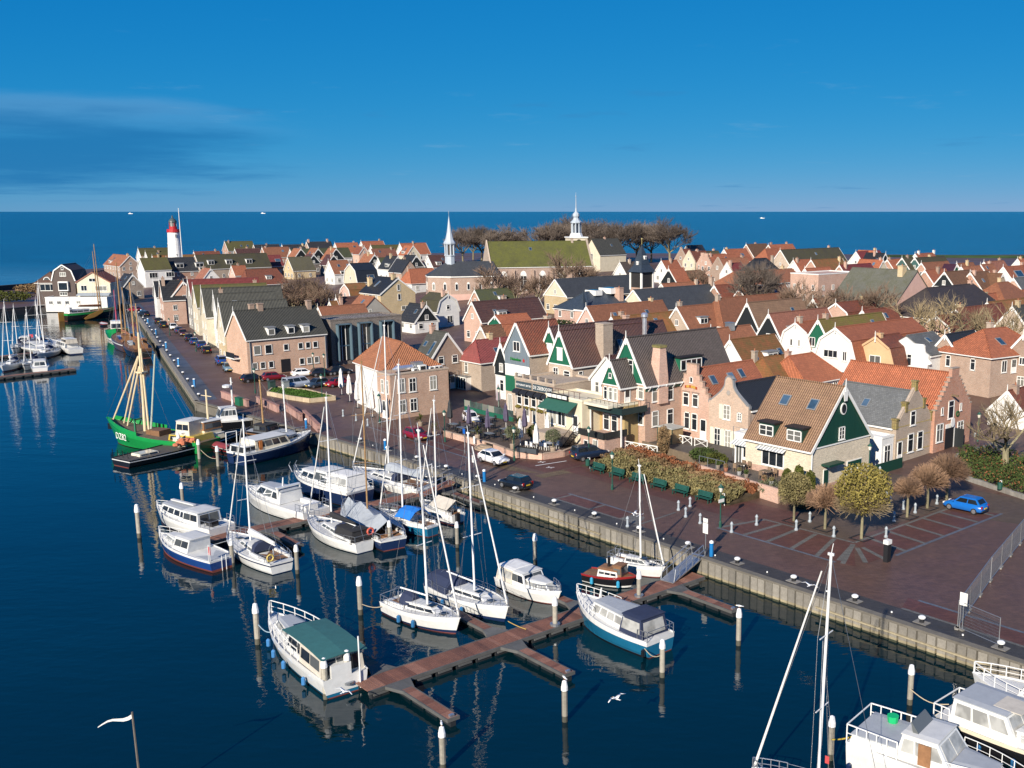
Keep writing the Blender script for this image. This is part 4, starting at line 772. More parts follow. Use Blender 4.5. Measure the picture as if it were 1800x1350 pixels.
h = qh('red brick warehouse with many small gable steps and orange tiled roof', 6.4, 46.7, 8.0, 14.5, 4.9, 9.0, B_RR, T_RO, ori='S', facade='step9', name='stepped_gable_house', group='houses of the side street', wins=[('f', 1.1, 1.3, 1.5, 2.2, 'c'), ('f', 5.8, 1.2, 1.4, 2.0, 'c'), ('f', 3.4, 3.8, 1.3, 2.2, 's'), ('f', 1.4, 4.5, .45, .9, 'p'), ('f', 5.6, 4.5, .45, .9, 'p')])
part('doorway', [BLACK, WHITE], h, lambda m: (m.box(2.4, -.16, -.1, 4.5, -.121, 2.7), m.box(4.3, -.18, -.1, 4.5, -.12, 2.7, 1), m.box(2.4, -.18, 2.7, 4.5, -.12, 3.2, 1))); part('door_leaf', DARK, h, lambda m: m.box(4.6, -1.3, 0, 4.7, -.13, 2.5)); part('hoist_beam', M('wood', (0.2, 0.14, 0.08)), h, lambda m: m.box(3.3, -1.0, 6.5, 3.45, 0, 6.7)); part('shop_sign', [WHITE], h, lambda m: m.loft([[(3.4 + .45 * cos(t / 5 * pi), y, 3.4 + .6 * sin(t / 5 * pi)) for t in range(10)] for y in (-.5, -.45)])); part('wreath', M('leaf', (0.02, 0.08, 0.03)), h, lambda m: [m.tube((4.9 + .3 * cos(t / 5 * pi), -.2, 4.2 + .3 * sin(t / 5 * pi)), (4.9 + .3 * cos((t + 1) / 5 * pi), -.2, 4.2 + .3 * sin((t + 1) / 5 * pi)), .08) for t in range(10)])
h = qh('long white side wing between the green gable and the grey cottage', 6.9, 36.8, 2.3, 9, 3.2, 3.2, P_W, ASPH, ori='S', style='flat', name='side_wing', cat='house', group='houses of the side street', wins=[('f', 1.1, .3, 1.3, 2.1, 'c')])
qh('blue flat roofed green and white annexe behind the cream house', 24, 41, 8.5, 8, 4.5, 4.5, P_W, M('metal', (0.10, 0.19, 0.30), 0.35), style='flat', barge=M('paint', (0.02, 0.13, 0.09), 0.5), name='annexe', group='houses of the side street', wins=[('r', 1.5, 1.4, 1.2, 2.4, '2'), ('r', 4.5, 1.4, 1.2, 2.4, '2'), ('f', 2, 1.4, 1.0, 2.0, '2')], chim=[(4.5, 3, .7, .7, 6.0, B_GB)])
# ------------------------------------------------------------------ the town behind
def bhs(rows):
    for r in rows: bh(*r[:8], **(r[8] if len(r) > 8 else {}))
B2 = dict(gab=DARK); BG = dict(gab=DGREEN); MG = dict(gab=MGREEN); S_ = dict(ori='S')
bhs([
 # middle distance, right of the church
 ('long orange pantiled house with two skylights behind the chimney roofs', 1031.5, 540, 1164, 8.0, 6.5, T_OR, P_P, dict(sky=[('r', 6, .5, .9, 1.2), ('r', 15, .5, .9, 1.2)])),
 ('long rusty tiled house with small green gable and white end board', 1075.6, 558.5, 1207, 7.6, 6.0, MOSSO, B_BR, dict(gab=MGREEN, backbarge=True)),
 ('orange roofed house with pale chimney behind the rusty roof', 1190, 541, 1262, 8.0, 6.5, T_OR, B_GB, dict(chim=[(3, 1, .7, .7, 9.0, B_GB)])),
 ('orange hipped house with brick cross gable and white window', 1262, 525, 1382, 8.6, 8.5, T_OR, B_GB, dict(style='hip', hips=(3, .5), sky=[('r', 11, .6, 1, 1.3)], chim=[(4.2, 3, .8, .8, 9.2, B_GB)])),
 ('brown pantiled house with tall black gable and white boards', 1314, 534, 1408, 9.3, 7.0, T_TB, B_PK, dict(gab=DARK, pitch=58, chim=[])),
 ('salmon pantiled house with black gable and white dormer', 1352, 553, 1453, 8.6, 6.6, T_PK, P_W, dict(gab=DARK, pitch=56, dorm=[('r', 4, 5.0, 2.2, 1.4)], backbarge=True)),
 ('white gambrel gabled house with orange roof', 1399, 568.5, 1442, 8.2, 6.4, T_RO, P_W, dict(style='gambrel', barge=P_W, chim=[(3.2, 1.0, .7, .7, 9.2, B_GB)], wins=[('f', 2.4, 4.4, .6, 1.2, 'p'), ('f', 4.0, 4.4, .6, 1.2, 'p'), ('f', 3.2, 1.2, 2.6, 1.4, '3')])),
 ('green gabled house with mossy roof and two skylights', 1439, 563.5, 1549, 9.0, 6.2, M('moss', (0.16, 0.10, 0.04), 0.9, (0.13, 0.12, 0.02)), P_W, dict(gab=MGREEN, pitch=56, sky=[('r', 3, .6, .9, 1.3), ('r', 14, .7, .9, 1.2)], backbarge=True, wins=[('f', 2.0, 4.7, 1.2, 1.5, '2'), ('f', 4.2, 4.7, 1.2, 1.5, '2'), ('f', 3, 1, 1.8, 1.6, '3')])),
 ('broad white house with balcony and long bright orange gambrel roof', 1469.5, 577.5, 1603, 9.4, 7.6, T_RO, P_W, dict(style='gambrel', wins=[('f', 3.0, 4.9, 2.6, 1.2, '3'), ('f', 5.6, 4.6, .8, 1.5, '2'), ('f', 2.4, 1.0, 1.3, 2.0, '2'), ('f', 4.8, 1.0, 2.2, 2.0, '3')])),
 ('sand coloured house with gambrel gable and white window pair', 1540, 593, 1580, 8.2, 6.6, T_RB, P_T, dict(style='gambrel', barge=P_T, chim=[(3.3, .8, 1.0, .7, 8.7, P_T)], wins=[('f', 3.3, 3.7, 2.0, 1.8, '2'), ('f', 2.2, .5, 2.4, 1.4, '3'), ('f', 5.4, .6, 1.0, 1.6, '2')])),
 ('white house with hollow shouldered facade and grey hipped roof', 1592, 592, 1640, 8.0, 8.0, SLATEL, P_W, dict(facade='scroll', eh=5.6, wins=[('f', 3.9, 3.7, .85, 1.8, 's'), ('f', 4.9, 3.7, .85, 1.8, 's')], chim=[(1.2, 2, .6, .6, 7.6, B_GB)])),
 ('brown roofed house with white dormer behind the pink stepped gable', 1284, 599, 1361, 8.0, 8.0, MOSSO, P_W, dict(pitch=50, dorm=[('r', 6.5, 4.6, 2.6, 1.4)], sky=[('r', 3.2, .35, .9, 1.2), ('r', 9.4, .5, .9, 1.2)], backbarge=True)),
 ('orange roofed house with blue-grey roof unit behind the large green gable', 1251, 580, 1318, 8.2, 7.0, T_OR, P_W, dict(chim=[(3.5, 4.5, 1.4, .9, 9.0, GALV)], pots=0, backbarge=True)),
 ('small hipped house with brown mossy tiles behind the black roof', 1340, 628, 1368, 6.4, 7.0, MOSSO, P_W, dict(style='hip', eh=3.0, hips=(.5, 3), chim=[(1.6, 1, .7, .7, 7.0, B_GB)])),
 ('small hipped house with orange tiles and tall pole beside the blue roof', 1386, 626, 1428, 6.4, 7.6, T_RO, P_W, dict(style='hip', eh=2.8, hips=(.5, 3.2))),
 ('large brick house with orange hipped roof, balcony and tall side chimney', 1730, 578.7, 1764, 9.0, 9.6, T_RO, B_BR, dict(ori='S', da=-100, style='hip', eh=5.6, hips=(4.2, 3.6), L=5.0, sky=[('r', 5.0, .5, 1.2, 1.6)], wins=[('r', 3.0, 3.2, 1.2, 1.8, '2'), ('r', 5.2, 3.0, 1.2, 2.0, 'd'), ('r', 9, 3.2, .9, 1.6, 's'), ('f', 2.0, 3.4, .9, 1.7, 's'), ('f', 6.5, 3.4, .9, 1.7, 's')])),
 ('brick house with black tiled roof beside the white scrolled facade', 1662, 590, 1712, 8.0, 7.0, T_BK, B_BR, dict(backbarge=True)),
 ('orange roofed brick house at the right edge with sunlit wall', 1800, 590, 1850, 8.4, 8, T_RO, B_BR, {}),
 ('white walled low house with red tiled roof behind the bare tree', 1772, 689, 1850, 4.6, 5.0, T_RB, P_W, {}),
 # centre, in front of the churches
 ('dark red pantiled house with twin pink gable fronts below the church', 830, 532, 945, 8.4, 6.5, T_DB, B_PK, dict(backbarge=True)),
 ('orange gambrel house with green boarded gable end', 871, 556, 905, 7.6, 6.4, T_RO, P_W, dict(ori='S', da=-95, style='gambrel', gab=MGREEN, L=7)),
 ('brown tiled house with white gable edge above the alley', 846, 575, 880, 7.2, 6.2, T_BR, B_GB, {}),
 ('green mossy flat roofed house with orange wall under the church', 835, 511, 900, 6.0, 6.0, MOSSG, B_R, dict(backbarge=True)),
 ('black boarded cottage with white edged gable and white lower wall', 749, 537, 785, 6.2, 6.2, T_BK, P_W, dict(ori='S', gab=DARK, L=7)),
 ('white gambrel cottage with single dark window and mossy roof', 787, 518, 773, 7.6, 6.2, MOSSD, P_W, dict(ori='S', style='gambrel', barge=P_W, L=8, wins=[('f', 3.1, 4.1, 1.0, 1.1, 's'), ('f', 3.5, .8, 1.6, 1.8, '2')])),
 ('yellow brick apartment house with plain gable and dark roof', 698.7, 490, 662, 10.6, 10.0, T_BK, B_Y, dict(ori='S', pitch=36, fin=False, wins=[('f', 5.2, 7.6, .9, 1.6, 'p'), ('f', 5.3, 5.2, .9, 1.6, 'p'), ('f', 7.0, 2.6, 2.4, 1.1, '2'), ('l', 2.0, 5.4, .9, 1.4, '2'), ('l', 5, 5.4, 1.6, 1.4, '3'), ('l', 8, 5.4, .9, 1.4, '2')], chim=[(2.2, 9, 1.0, .9, 10.5, B_Y), (4.8, 1.6, 1.0, .9, 11.6, B_Y)], sky=[('l', 6, .55, .8, 2.2)])),
 ('grey plastered gable in front of the yellow apartment house', 658, 523, 640, 7.4, 8.4, T_OR, P_G, dict(ori='S', pitch=42, fin=False, barge=None, L=7, wins=[('f', 3.0, 3.8, .9, .9, 'p')])),
 ('small house with rounded orange gambrel roof and white dormer edge', 606, 500, 640, 7.4, 6.4, MOSSO, P_P, dict(style='gambrel', gab=P_P)),
 ('little white gable with dark red roof by the tall windowed hall', 591.6, 524, 630, 6.4, 5.2, T_DB, P_W, {}),
 ('little white boarded dormer gable above the orange ridge', 580, 531, 600, 5.6, 4.0, MOSSO, P_W, {}),
 ('long low orange ridge behind the tall windowed hall', 560, 541, 640, 6.8, 5.0, T_OR, B_BR, {}),
 ('red pantiled house with long white dormer behind the brick office', 483, 511, 568, 7.6, 7.6, M('tile', (0.20, 0.045, 0.03), 0.6), P_W, dict(dorm=[('r', 4.2, 4.6, 6.0, 1.4, WHITE, '4')], sky=[('r', 12, .4, 1.2, 1.2)], backbarge=True)),
 ('black mansard house with roof glazing and pale front', 615, 464, 652, 10.2, 9.0, M('slate', (0.02, 0.024, 0.03), 0.45), P_C, dict(style='gambrel', sky=[('r', 5, .4, 2.6, 1.4)])),
 ('orange roofed white house with solar panels behind the bare tree', 578, 459, 610, 8.6, 7.6, T_OR, P_W, dict(sky=[('r', 7, .5, 1.6, 2.4), ('r', 3, .6, 1, 1.2)], dorm=[('r', 4, 3.6, 3, 1.4)])),
 ('grey tiled house half hidden behind the wide bare tree', 506, 453, 545, 8.6, 8.5, M('moss', (0.12, 0.11, 0.08), 0.9, (0.11, 0.10, 0.05)), B_Y, {}),
 ('salmon house with two black solar panels on its red roof', 449, 450, 492, 8.4, 7.2, T_RD, M('plaster', (0.62, 0.24, 0.13), 0.8), dict(sky=[('r', 4, .5, 2.4, 1.6), ('r', 9, .5, 2.4, 1.6)])),
 ('brown hipped house with small white dormer', 431, 474, 486, 8.0, 8.5, T_RB, B_BR, dict(style='hip', hips=(1, 2), dorm=[('r', 8, 4.6, 2, 1.2)])),
 ('orange roofed pink cottage by the dormered terrace', 407, 468, 430, 7.4, 5.6, T_RO, P_P, {}),
 # town edge by the sea, left of the church
 ('olive mossy roof with two skylights at the sea edge', 395, 425, 443, 8.5, 9, MOSS, B_R, dict(sky=[('r', 9, .5, 1.2, 1.4), ('r', 13, .5, 1.2, 1.4)])),
 ('dark maroon roof in front of the olive mossy roof', 413, 438, 456, 8, 7.5, T_DB, B_BR, {}),
 ('low black roof next to the olive mossy roof', 446, 431, 490, 8, 7, T_BK, B_BR, {}),
 ('low black roof with skylight before the chimneyed black roof', 496, 431, 537, 8, 7, T_BK, B_R, dict(sky=[('r', 8, .5, 1, 1)])),
 ('black roof with a chimney at each end against the sea', 539, 426, 581, 8.6, 8, T_BK, B_BR, dict(chim=[(4, 1, .9, .8, 10, B_PK), (4, 12, .9, .8, 10, B_PK)])),
 ('orange roof with skylight behind the solar panel house', 461, 435.5, 506, 8.4, 8, T_OR, B_R, dict(sky=[('r', 10, .6, 1.2, 1.2)])),
 ('long grey-green roof running behind three brown gables', 510, 438.5, 612, 8, 7.5, MOSSG, P_W, {}),
 ('first of three white edged black gables, furthest from the church', 528.7, 438, 517, 9.4, 8.0, T_OR, B_D, dict(ori='S', gab=DARK, L=7)),
 ('middle one of three white edged black gables', 559, 437.5, 547, 9.4, 8.0, T_OR, B_D, dict(ori='S', gab=DARK, L=7)),
 ('last of three white edged black gables, closest to the church', 590.7, 437.5, 579, 9.4, 8.0, T_OR, B_D, dict(ori='S', gab=DARK, L=7)),
 ('low white edged gable below the first and middle black gables', 551, 448, 541, 8.0, 6.5, T_DB, B_D, dict(ori='S', gab=DARK, L=6)),
 ('low white edged gable below the last black gable', 586, 449, 576, 8.0, 6.5, T_DB, B_D, dict(ori='S', gab=DARK, L=6)),
 ('plain orange roof at the sea edge right of the chimneyed black roof', 589, 428, 628, 8.2, 8, T_RO, P_W, dict(sky=[('r', 10, .6, 1.4, 1)])),
 ('orange roof with white gable edges against the sea', 635, 425, 673, 8.6, 8, T_RO, P_W, dict(backbarge=True)),
 ('mossy roof with green skylight below the white edged orange roof', 652, 432, 712, 8, 8, MOSS, P_W, dict(sky=[('r', 14, .5, 1.4, 1.2)])),
 ('salmon roof in front of the long mossy roof', 652, 438.5, 693, 7.6, 6, T_PK, P_W, {}),
 ('wide orange roof with white right edge at the sea', 703, 428.5, 748, 8.4, 8.5, T_RO, P_W, dict(backbarge=True)),
 ('cream gable with brown windows before the wide orange roof', 726, 432.5, 712, 8.6, 7, T_RO, P_C, dict(ori='S', L=7)),
 ('small brick gable between two mossy roofs', 640, 434.5, 630, 8, 5.5, T_RB, B_PK, dict(ori='S', L=6)),
 ('dark gable with white boards and orange left slope', 658, 448, 645, 8, 6, T_OR, B_D, dict(ori='S', gab=DARK, L=8)),
 ('short green mossy roof beside the tall white gable', 665, 454, 694, 7.6, 7, MOSSG, P_W, {}),
 ('tall plain white gable with dark right slope', 699, 451.5, 688, 9.0, 7.4, T_BK, P_W, dict(ori='S', barge=P_W, L=8, fin=True)),
 ('brick gable with dark slope left of the church choir', 720, 458, 708, 8.2, 7, T_BK, B_BR, dict(ori='S', L=9, barge=None)),
 ('dark gable with white boards behind the brick gable', 731.5, 450, 720, 8.4, 7, T_BK, B_D, dict(ori='S', gab=DARK, L=8)),
 ('maroon roof touching the church steeple', 752, 450, 782, 8, 7, T_DB, P_W, {}),
 ('white house with low red hipped roof left of the church choir', 719, 473, 760, 7.6, 7.5, T_RO, P_W, dict(style='hip', hips=(1.5, 2))),
 # west street, gables to the harbour
 ('cream apartment house with grey-green roof nearest the brick office', 385.3, 532.7, 470, 11.2, 7.6, T_GR, B_Y, dict(da=-12.4, gab=P_C, gz=4, L=12, pitch=52)),
 ('white gabled house with tall finial, second from the brick office', 376, 518, 470, 11.0, 6.6, T_GR, P_W, dict(da=-12.4, gab=P_W, gz=3, pitch=55, L=12)),
 ('cream gabled house with balconies, third from the brick office', 354.7, 508.7, 467, 11.8, 6.8, T_GR, P_C, dict(da=-12.4, pitch=58, L=16)),
 ('mossy roofed cream house, fourth from the brick office', 340, 503, 420, 11.0, 7.5, MOSS, P_C, dict(da=-12.4, L=16)),
 ('grey fronted house with long maroon ridge', 330.7, 492.7, 407, 11.6, 7.0, T_RD, P_G, dict(da=-12.4, L=16)),
 ('orange roofed house with white dormer facing the west street', 322, 496, 306, 10.4, 8.0, T_OR, B_R, dict(ori='S', da=-12.4, dorm=[('l', 5, 6.4, 2, 1.6)], L=9)),
 ('dark roofed brick house with white step front', 281, 494.5, 320, 10.6, 7.4, T_BK, B_PK, dict(da=-12.4)),
 ('dark roofed house with pale front at the far end of the west street', 270.7, 496, 292, 9.6, 6.0, T_BK, P_W, dict(da=-12.4)),
 ('white house with olive mossy roof overlooking the harbour head', 246, 455, 293, 10.4, 8, MOSS, P_W, dict(eh=6.4, wins=[('r', 3, 3.4, 3.0, 2.0, '3'), ('r', 9, 3.6, 3, 1.8, '3')])),
 ('dark roofed house with two broad white dormers', 293, 454, 340, 10.2, 8, T_BK, B_R, dict(dorm=[('r', 3.5, 6.6, 3, 1.7), ('r', 11, 6.6, 3, 1.7)])),
 ('grey mossy terrace with three white dormers', 343, 449, 427, 10.0, 9, MOSSD, B_GB, dict(L=30, dorm=[('r', 5, 6.2, 2.6, 1.8), ('r', 12.5, 6.2, 2.6, 1.8), ('r', 21, 6.2, 2.6, 1.8)])),
 ('mossy roof with white gable edge left of the lighthouse', 243, 437, 300, 8.8, 8, MOSS, P_W, {}),
 ('small mossy roof in front of the lighthouse', 256, 443, 300, 7.6, 6, MOSS, P_W, {}),
 ('low orange and brown ridge below the lighthouse', 268, 450, 342, 7.0, 6, MOSSO, B_R, {}),
 ('brown ridge right of the lighthouse', 341, 443, 385, 7.6, 6.5, T_RB, B_R, {}),
 ('little white gable with orange left slope before the dormered terrace', 370, 473, 356, 7.2, 6.8, T_PK, P_W, dict(ori='S', barge=P_W, L=7)),
 ('brown brick house with orange roof at the harbour head', 228, 450, 199, 9.4, 8.4, T_OR, B_BR, dict(ori='S', fin=False, pitch=44)),
 ('small grey brick gable house beside the white harbour house', 233, 483.5, 222, 7.6, 6.0, T_BK, M('brick', (0.2, 0.15, 0.12)), dict(ori='S', L=8)),
 # back right
 ('black roof among the church trees', 1207, 432, 1234, 8, 7, T_BK, P_W, {}),
 ('orange roof with skylight behind the stepped street fronts', 1273, 439, 1311, 8, 8, T_RO, P_W, dict(sky=[('r', 9, .5, 1.8, 1.5)])),
 ('brown-orange roof against the sea', 1312, 430, 1347, 8.6, 9, T_BR, B_R, {}),
 ('red roof with chimneys at the sea edge', 1351, 431, 1393, 8.6, 8.5, T_RO, B_R, dict(chim=[(4, 2, .8, .8, 9.6), (4, 13, .8, .8, 9.6)])),
 ('orange hipped roof with white walls below the red chimney roof', 1345, 437, 1368, 8, 8, T_RO, P_W, dict(style='hip')),
 ('very long dark mossy roof at the back with stone gable ends', 1372, 440, 1480, 9.4, 10, MOSSD, B_GB, dict(L=36, backbarge=True)),
 ('tall brick townhouse front beside the church trees', 1197, 439, 1212, 9, 7, T_RB, B_BR, dict(facade='para')),
 ('narrow cream townhouse front, tallest of the back street', 1211, 443, 1240, 9, 6, T_RB, P_C, dict(facade='para', fmat=P_C)),
 ('narrow white townhouse front with mossy roof', 1223, 443, 1262, 8.6, 5, MOSSD, P_W, dict(facade='para', fmat=P_W)),
 ('first pink stepped townhouse of the back street', 1235, 448.5, 1275, 8.4, 5.6, T_RO, B_PK, dict(facade='step')),
 ('second pink stepped townhouse of the back street', 1241.5, 449.5, 1292, 8.6, 5.8, T_RO, B_PK, dict(facade='step')),
 ('brick townhouse with pointed front and orange roof', 1261.5, 455.5, 1312, 8.6, 6.2, T_OR, B_BR, dict(facade='para', fmat=B_BR)),
 ('white pointed townhouse with maroon roof at the street corner', 1278, 464, 1302, 7.8, 5.6, T_RD, P_W, dict(facade='para', fmat=P_W)),
 ('big black hipped roof with white dormer behind the bare trees', 1326, 454.5, 1347, 9.6, 11, T_BK, B_R, dict(style='hip', hips=(5, 5), dorm=[('r', 6, 5.5, 2, 1.4)])),
 ('long white house with half dark and half orange roof behind the bare trees', 1289, 478, 1392, 7.4, 8, T_OR, P_W, dict(style='hip', hips=(4, .5), eh=4.0)),
 ('dark red roof with tree shadows behind the black school roof', 1256, 503, 1306, 7.4, 7.5, T_RB, B_R, {}),
 ('low orange roof behind the hipped house', 1300, 508, 1380, 6.6, 6, T_OR, B_R, {}),
 ('maroon roof at the back right', 1505, 443, 1546, 8.4, 8, T_RD, P_W, {}),
 ('orange slope beside the maroon roof', 1540, 441.5, 1560, 8.6, 7, T_RO, P_W, dict(ori='S', L=8)),
 ('black gable with white boards against the sea', 1556, 446, 1546, 8.4, 7, T_BK, B_D, dict(ori='S', gab=DARK, L=8)),
 ('orange roof with tan gable at the back right', 1552, 458, 1538, 7.6, 7, T_RO, P_C, dict(ori='S', L=9)),
 ('orange roof beside the twin teal gables', 1560, 457, 1586, 7.4, 7, T_RO, B_R, {}),
 ('first teal gable with mossy roof', 1586, 454, 1604, 8, 6.5, MOSSD, B_GB, dict(gab=M('plank', (0.05, 0.12, 0.11), 0.6))),
 ('second teal gable with mossy roof', 1608.5, 454, 1660, 8, 6.5, MOSSD, B_GB, dict(gab=M('plank', (0.05, 0.12, 0.11), 0.6))),
 ('orange roof with white chimneys above the teal gables', 1609, 447, 1641, 8.8, 8, T_RO, P_W, dict(chim=[(4, 2, .7, .7, 9.8, P_W), (4, 12, .7, .7, 9.8, P_W)])),
 ('orange roof below the long dark mossy roof', 1395, 458, 1425, 7.6, 7, T_RO, P_W, {}),
 ('mossy topped orange house below the long dark mossy roof', 1426, 457.5, 1480, 7.8, 7, MOSSO, B_R, dict(backbarge=True)),
 ('maroon ridge behind the big grey hall', 1476, 467, 1530, 7.6, 7, T_RD, B_R, {}),
 ('orange ridge above the blue flat roof', 1415, 473, 1458, 7, 6, T_RO, P_W, {}),
 ('brick house with tall windows and blue metal roof edge', 1414, 482, 1482, 7.6, 9, M('metal', (0.12, 0.22, 0.36), 0.4), B_PK, dict(style='flat', eh=7.6)),
 ('big hall with grey mossy roof and long pale front', 1612, 477, 1499, 11.2, 20.0, M('moss', (0.14, 0.14, 0.12), 0.9, (0.10, 0.10, 0.06)), P_P, dict(ori='S', pitch=40, fin=False, barge=None, wins=[('l', 3, 1.2, 2.2, 2.2, '3')], chim=[(9, 3, 1.6, 1.2, 12.2, B_Y)])),
 ('black gabled cottage with brown roof among the bare trees', 1430, 528, 1476, 7.4, 6.2, T_RB, B_BR, dict(gab=DARK)),
 ('brick gambrel front with white window among the bare trees', 1470, 535, 1530, 7.4, 7, T_RB, B_PK, dict(style='gambrel')),
 ('black gable behind the mossy skylight roof', 1516.5, 548, 1570, 6.6, 5.6, T_RB, B_BR, dict(gab=DARK)),
 ('large dark brown roof behind the two knotty bare trees', 1628, 507, 1710, 9.4, 13, M('tile', (0.06, 0.045, 0.042), 0.6), B_PK, dict(style='hip', hips=(4, 3), eh=4)),
 ('brick gambrel house front behind the knotty bare trees', 1646, 558, 1690, 7.0, 6.8, T_RB, B_PK, dict(style='gambrel')),
 ('reddish brown roof right of the knotty bare trees', 1680, 545, 1760, 7.0, 7.5, T_RB, B_R, {}),
 ('orange house with long ridge under the purple roof', 1620, 463, 1666, 7.6, 7, T_OR, B_R, {}),
 ('purple roof with green gable end', 1681, 466, 1660, 7.6, 7, M('tile', (0.07, 0.018, 0.04), 0.5), B_GB, dict(ori='S', gab=MGREEN)),
 ('orange roof right of the purple roof', 1682, 464, 1710, 7.4, 6.5, T_OR, B_R, {}),
 ('orange roof with white finial before the salmon roof', 1690, 470, 1722, 7.4, 6.5, T_OR, P_W, dict(backbarge=True)),
 ('small white edged gable before the salmon roof', 1724, 466, 1745, 7.6, 5, T_OR, B_D, dict(gab=DARK)),
 ('salmon roof below the green dike', 1730, 461, 1764, 7.8, 7, T_PK, P_W, {}),
 ('orange roof with black solar panel below the dike', 1764, 470, 1830, 7.8, 7, T_RO, P_W, dict(sky=[('r', 6, .5, 4.5, 2.4)])),
 ('white edged orange gable at the right edge below the dike', 1789, 456, 1830, 8.4, 7.4, T_RO, P_W, {}),
 ('brown roofed tan gable below the solar panel roof', 1762, 482, 1732, 7.6, 8, T_BR, B_GB, dict(ori='S')),
 ('dark red house with tall white edged gable among the back roofs', 1660.5, 479, 1705, 8.4, 6, T_BR, B_D, dict(gab=DARK, backbarge=True)),
 ('brown ridge with white end board right of the tall edged gable', 1706, 480, 1737, 8, 7, T_BR, B_R, dict(backbarge=True)),
 ('broad orange hipped roof with white eaves among the back roofs', 1752, 497, 1772, 8.2, 11, T_OR, P_W, dict(style='hip', hips=(5, 5), eh=3.4)),
 ('grey roofed brick house at the right edge', 1782, 490, 1840, 7.8, 7.5, SLATEL, B_PK, {}),
 ('orange low roof below the broad hipped roof', 1715, 520, 1800, 6.0, 8, T_RO, P_W, {}),
 ('brown long roof with moss at the right edge', 1736, 533, 1850, 6.8, 8, MOSSO, B_R, {}),
 ('white edged gable turned to the harbour at the right edge', 1780, 541, 1850, 7.4, 7, T_GR, B_GB, {}),
 ('orange roof behind the tall white edged gable', 1626, 476, 1662, 8.2, 8, T_RO, B_R, {}),
 ('brown house behind the church square trees', 1090, 462, 1120, 7, 8, M('tile', (0.10, 0.07, 0.055), 0.7), P_W, dict(sky=[('r', 5, .5, 1, 1.2)])),
 ('white edged dark gable beside the slate turret', 1176, 473, 1200, 7.6, 7, T_RO, B_D, dict(gab=DARK)),
 ('orange and white roofs right of the slate turret', 1163, 459, 1190, 7.2, 7, T_RO, P_W, dict(backbarge=True)),
 ('orange low roof under the slate turret', 1163, 500, 1230, 5.6, 7, T_OR, P_W, {}),
 ('thatch brown roof with white conservatory in the back street', 1206, 476, 1232, 6, 8, T_BR, P_W, dict(style='hip')),
])
# ---- harbour head: brown mansard villa, cream house, white low hall
h = house('low white hall with small windows on the harbour head', (-170.5, 304.6), 4, 17.6, 7, 1.4, 2.9, 2.9, P_W, M('concrete', (0.12, 0.12, 0.13), 0.8), style='flat', name='hall', cat='building', wins=[('f', 1.6, 1.0, 1.2, 1.0, '2'), ('f', 3.9, 1.0, 1.2, 1.0, '2'), ('f', 6.2, 1.0, 1.2, 1.0, '2'), ('f', 9.4, 1.1, 1.2, .9, '2'), ('f', 15.6, 1.1, .9, .9, '2')], group='harbour head buildings')
DBW = M('plank', (0.075, 0.05, 0.042), 0.6)
h = house('dark brown villa with rounded gambrel gable and white bay window', (-170.6, 309.5), 4, 6.6, 9, 2.0, 7.2, 11.6, DBW, DBW, style='gambrel', name='villa', wins=[('f', 3.3, 8.3, 1.8, 1.2, '3'), ('f', 3.3, 10.2, .7, .8, 'p'), ('f', 3.4, 4.2, 2.6, 2.2, '3'), ('f', 3.0, 2.6, 2.2, 1.0, '3')], fin=False, group='harbour head buildings')
part('bay_window', [WHITE, GLASS], h, lambda m: (m.box(2.0, -.9, 4.0, 4.8, 0, 6.8), m.box(2.2, -.95, 4.3, 4.6, -.85, 6.4, 1)))
h = house('dark brown wing with arched dormer beside the gambrel villa', (-176.4, 311), 4, 7.5, 6.2, 2.0, 6.3, 9.4, DBW, M('tile', (0.13, 0.07, 0.05), 0.7), name='wing', style='hip', hips=(1.5, 1.5), wins=[('f', 3.4, 3.9, 4.5, 2.0, '3')], group='harbour head buildings')
part('arched_dormer', [WHITE, GLASS], h, lambda m: (m.loft([[(3.2 + 1.0 * cos(t / 8 * pi), y, 7.0 + 1.0 * sin(t / 8 * pi)) for t in range(9)] for y in (.2, 1.8)]), m.loft([[(3.2 + .75 * cos(t / 8 * pi), y, 7.1 + .75 * sin(t / 8 * pi)) for t in range(9)] for y in (.12, 1.0)], 1)))
h = house('cream gabled harbour house with wide windows and grey awning', (-163.6, 310), 4, 9.6, 8, 2.0, 6.5, 9.4, P_C, T_RB, name='harbour_house', wins=[('f', 2.0, 3.9, 1.8, 1.7, '2'), ('f', 6.9, 3.9, 3.4, 1.5, '3'), ('f', 4.6, 6.6, 2.0, 1.1, '2'), ('f', 2.4, .9, 1.8, 1.4, '2'), ('f', 6.6, .9, 3, 1.4, '3')], fin=False, barge=M('paint', (0.25, 0.1, 0.06), 0.6), group='harbour head buildings')
part('awning', M('cloth', (0.3, 0.34, 0.38), 0.8), h, lambda m: m.hexa([(.2, -1.6, 2.6), (9.6, -1.6, 2.6), (9.6, 0, 3.2), (.2, 0, 3.2), (.2, -1.6, 2.8), (9.6, -1.6, 2.8), (9.6, 0, 3.4), (.2, 0, 3.4)]))
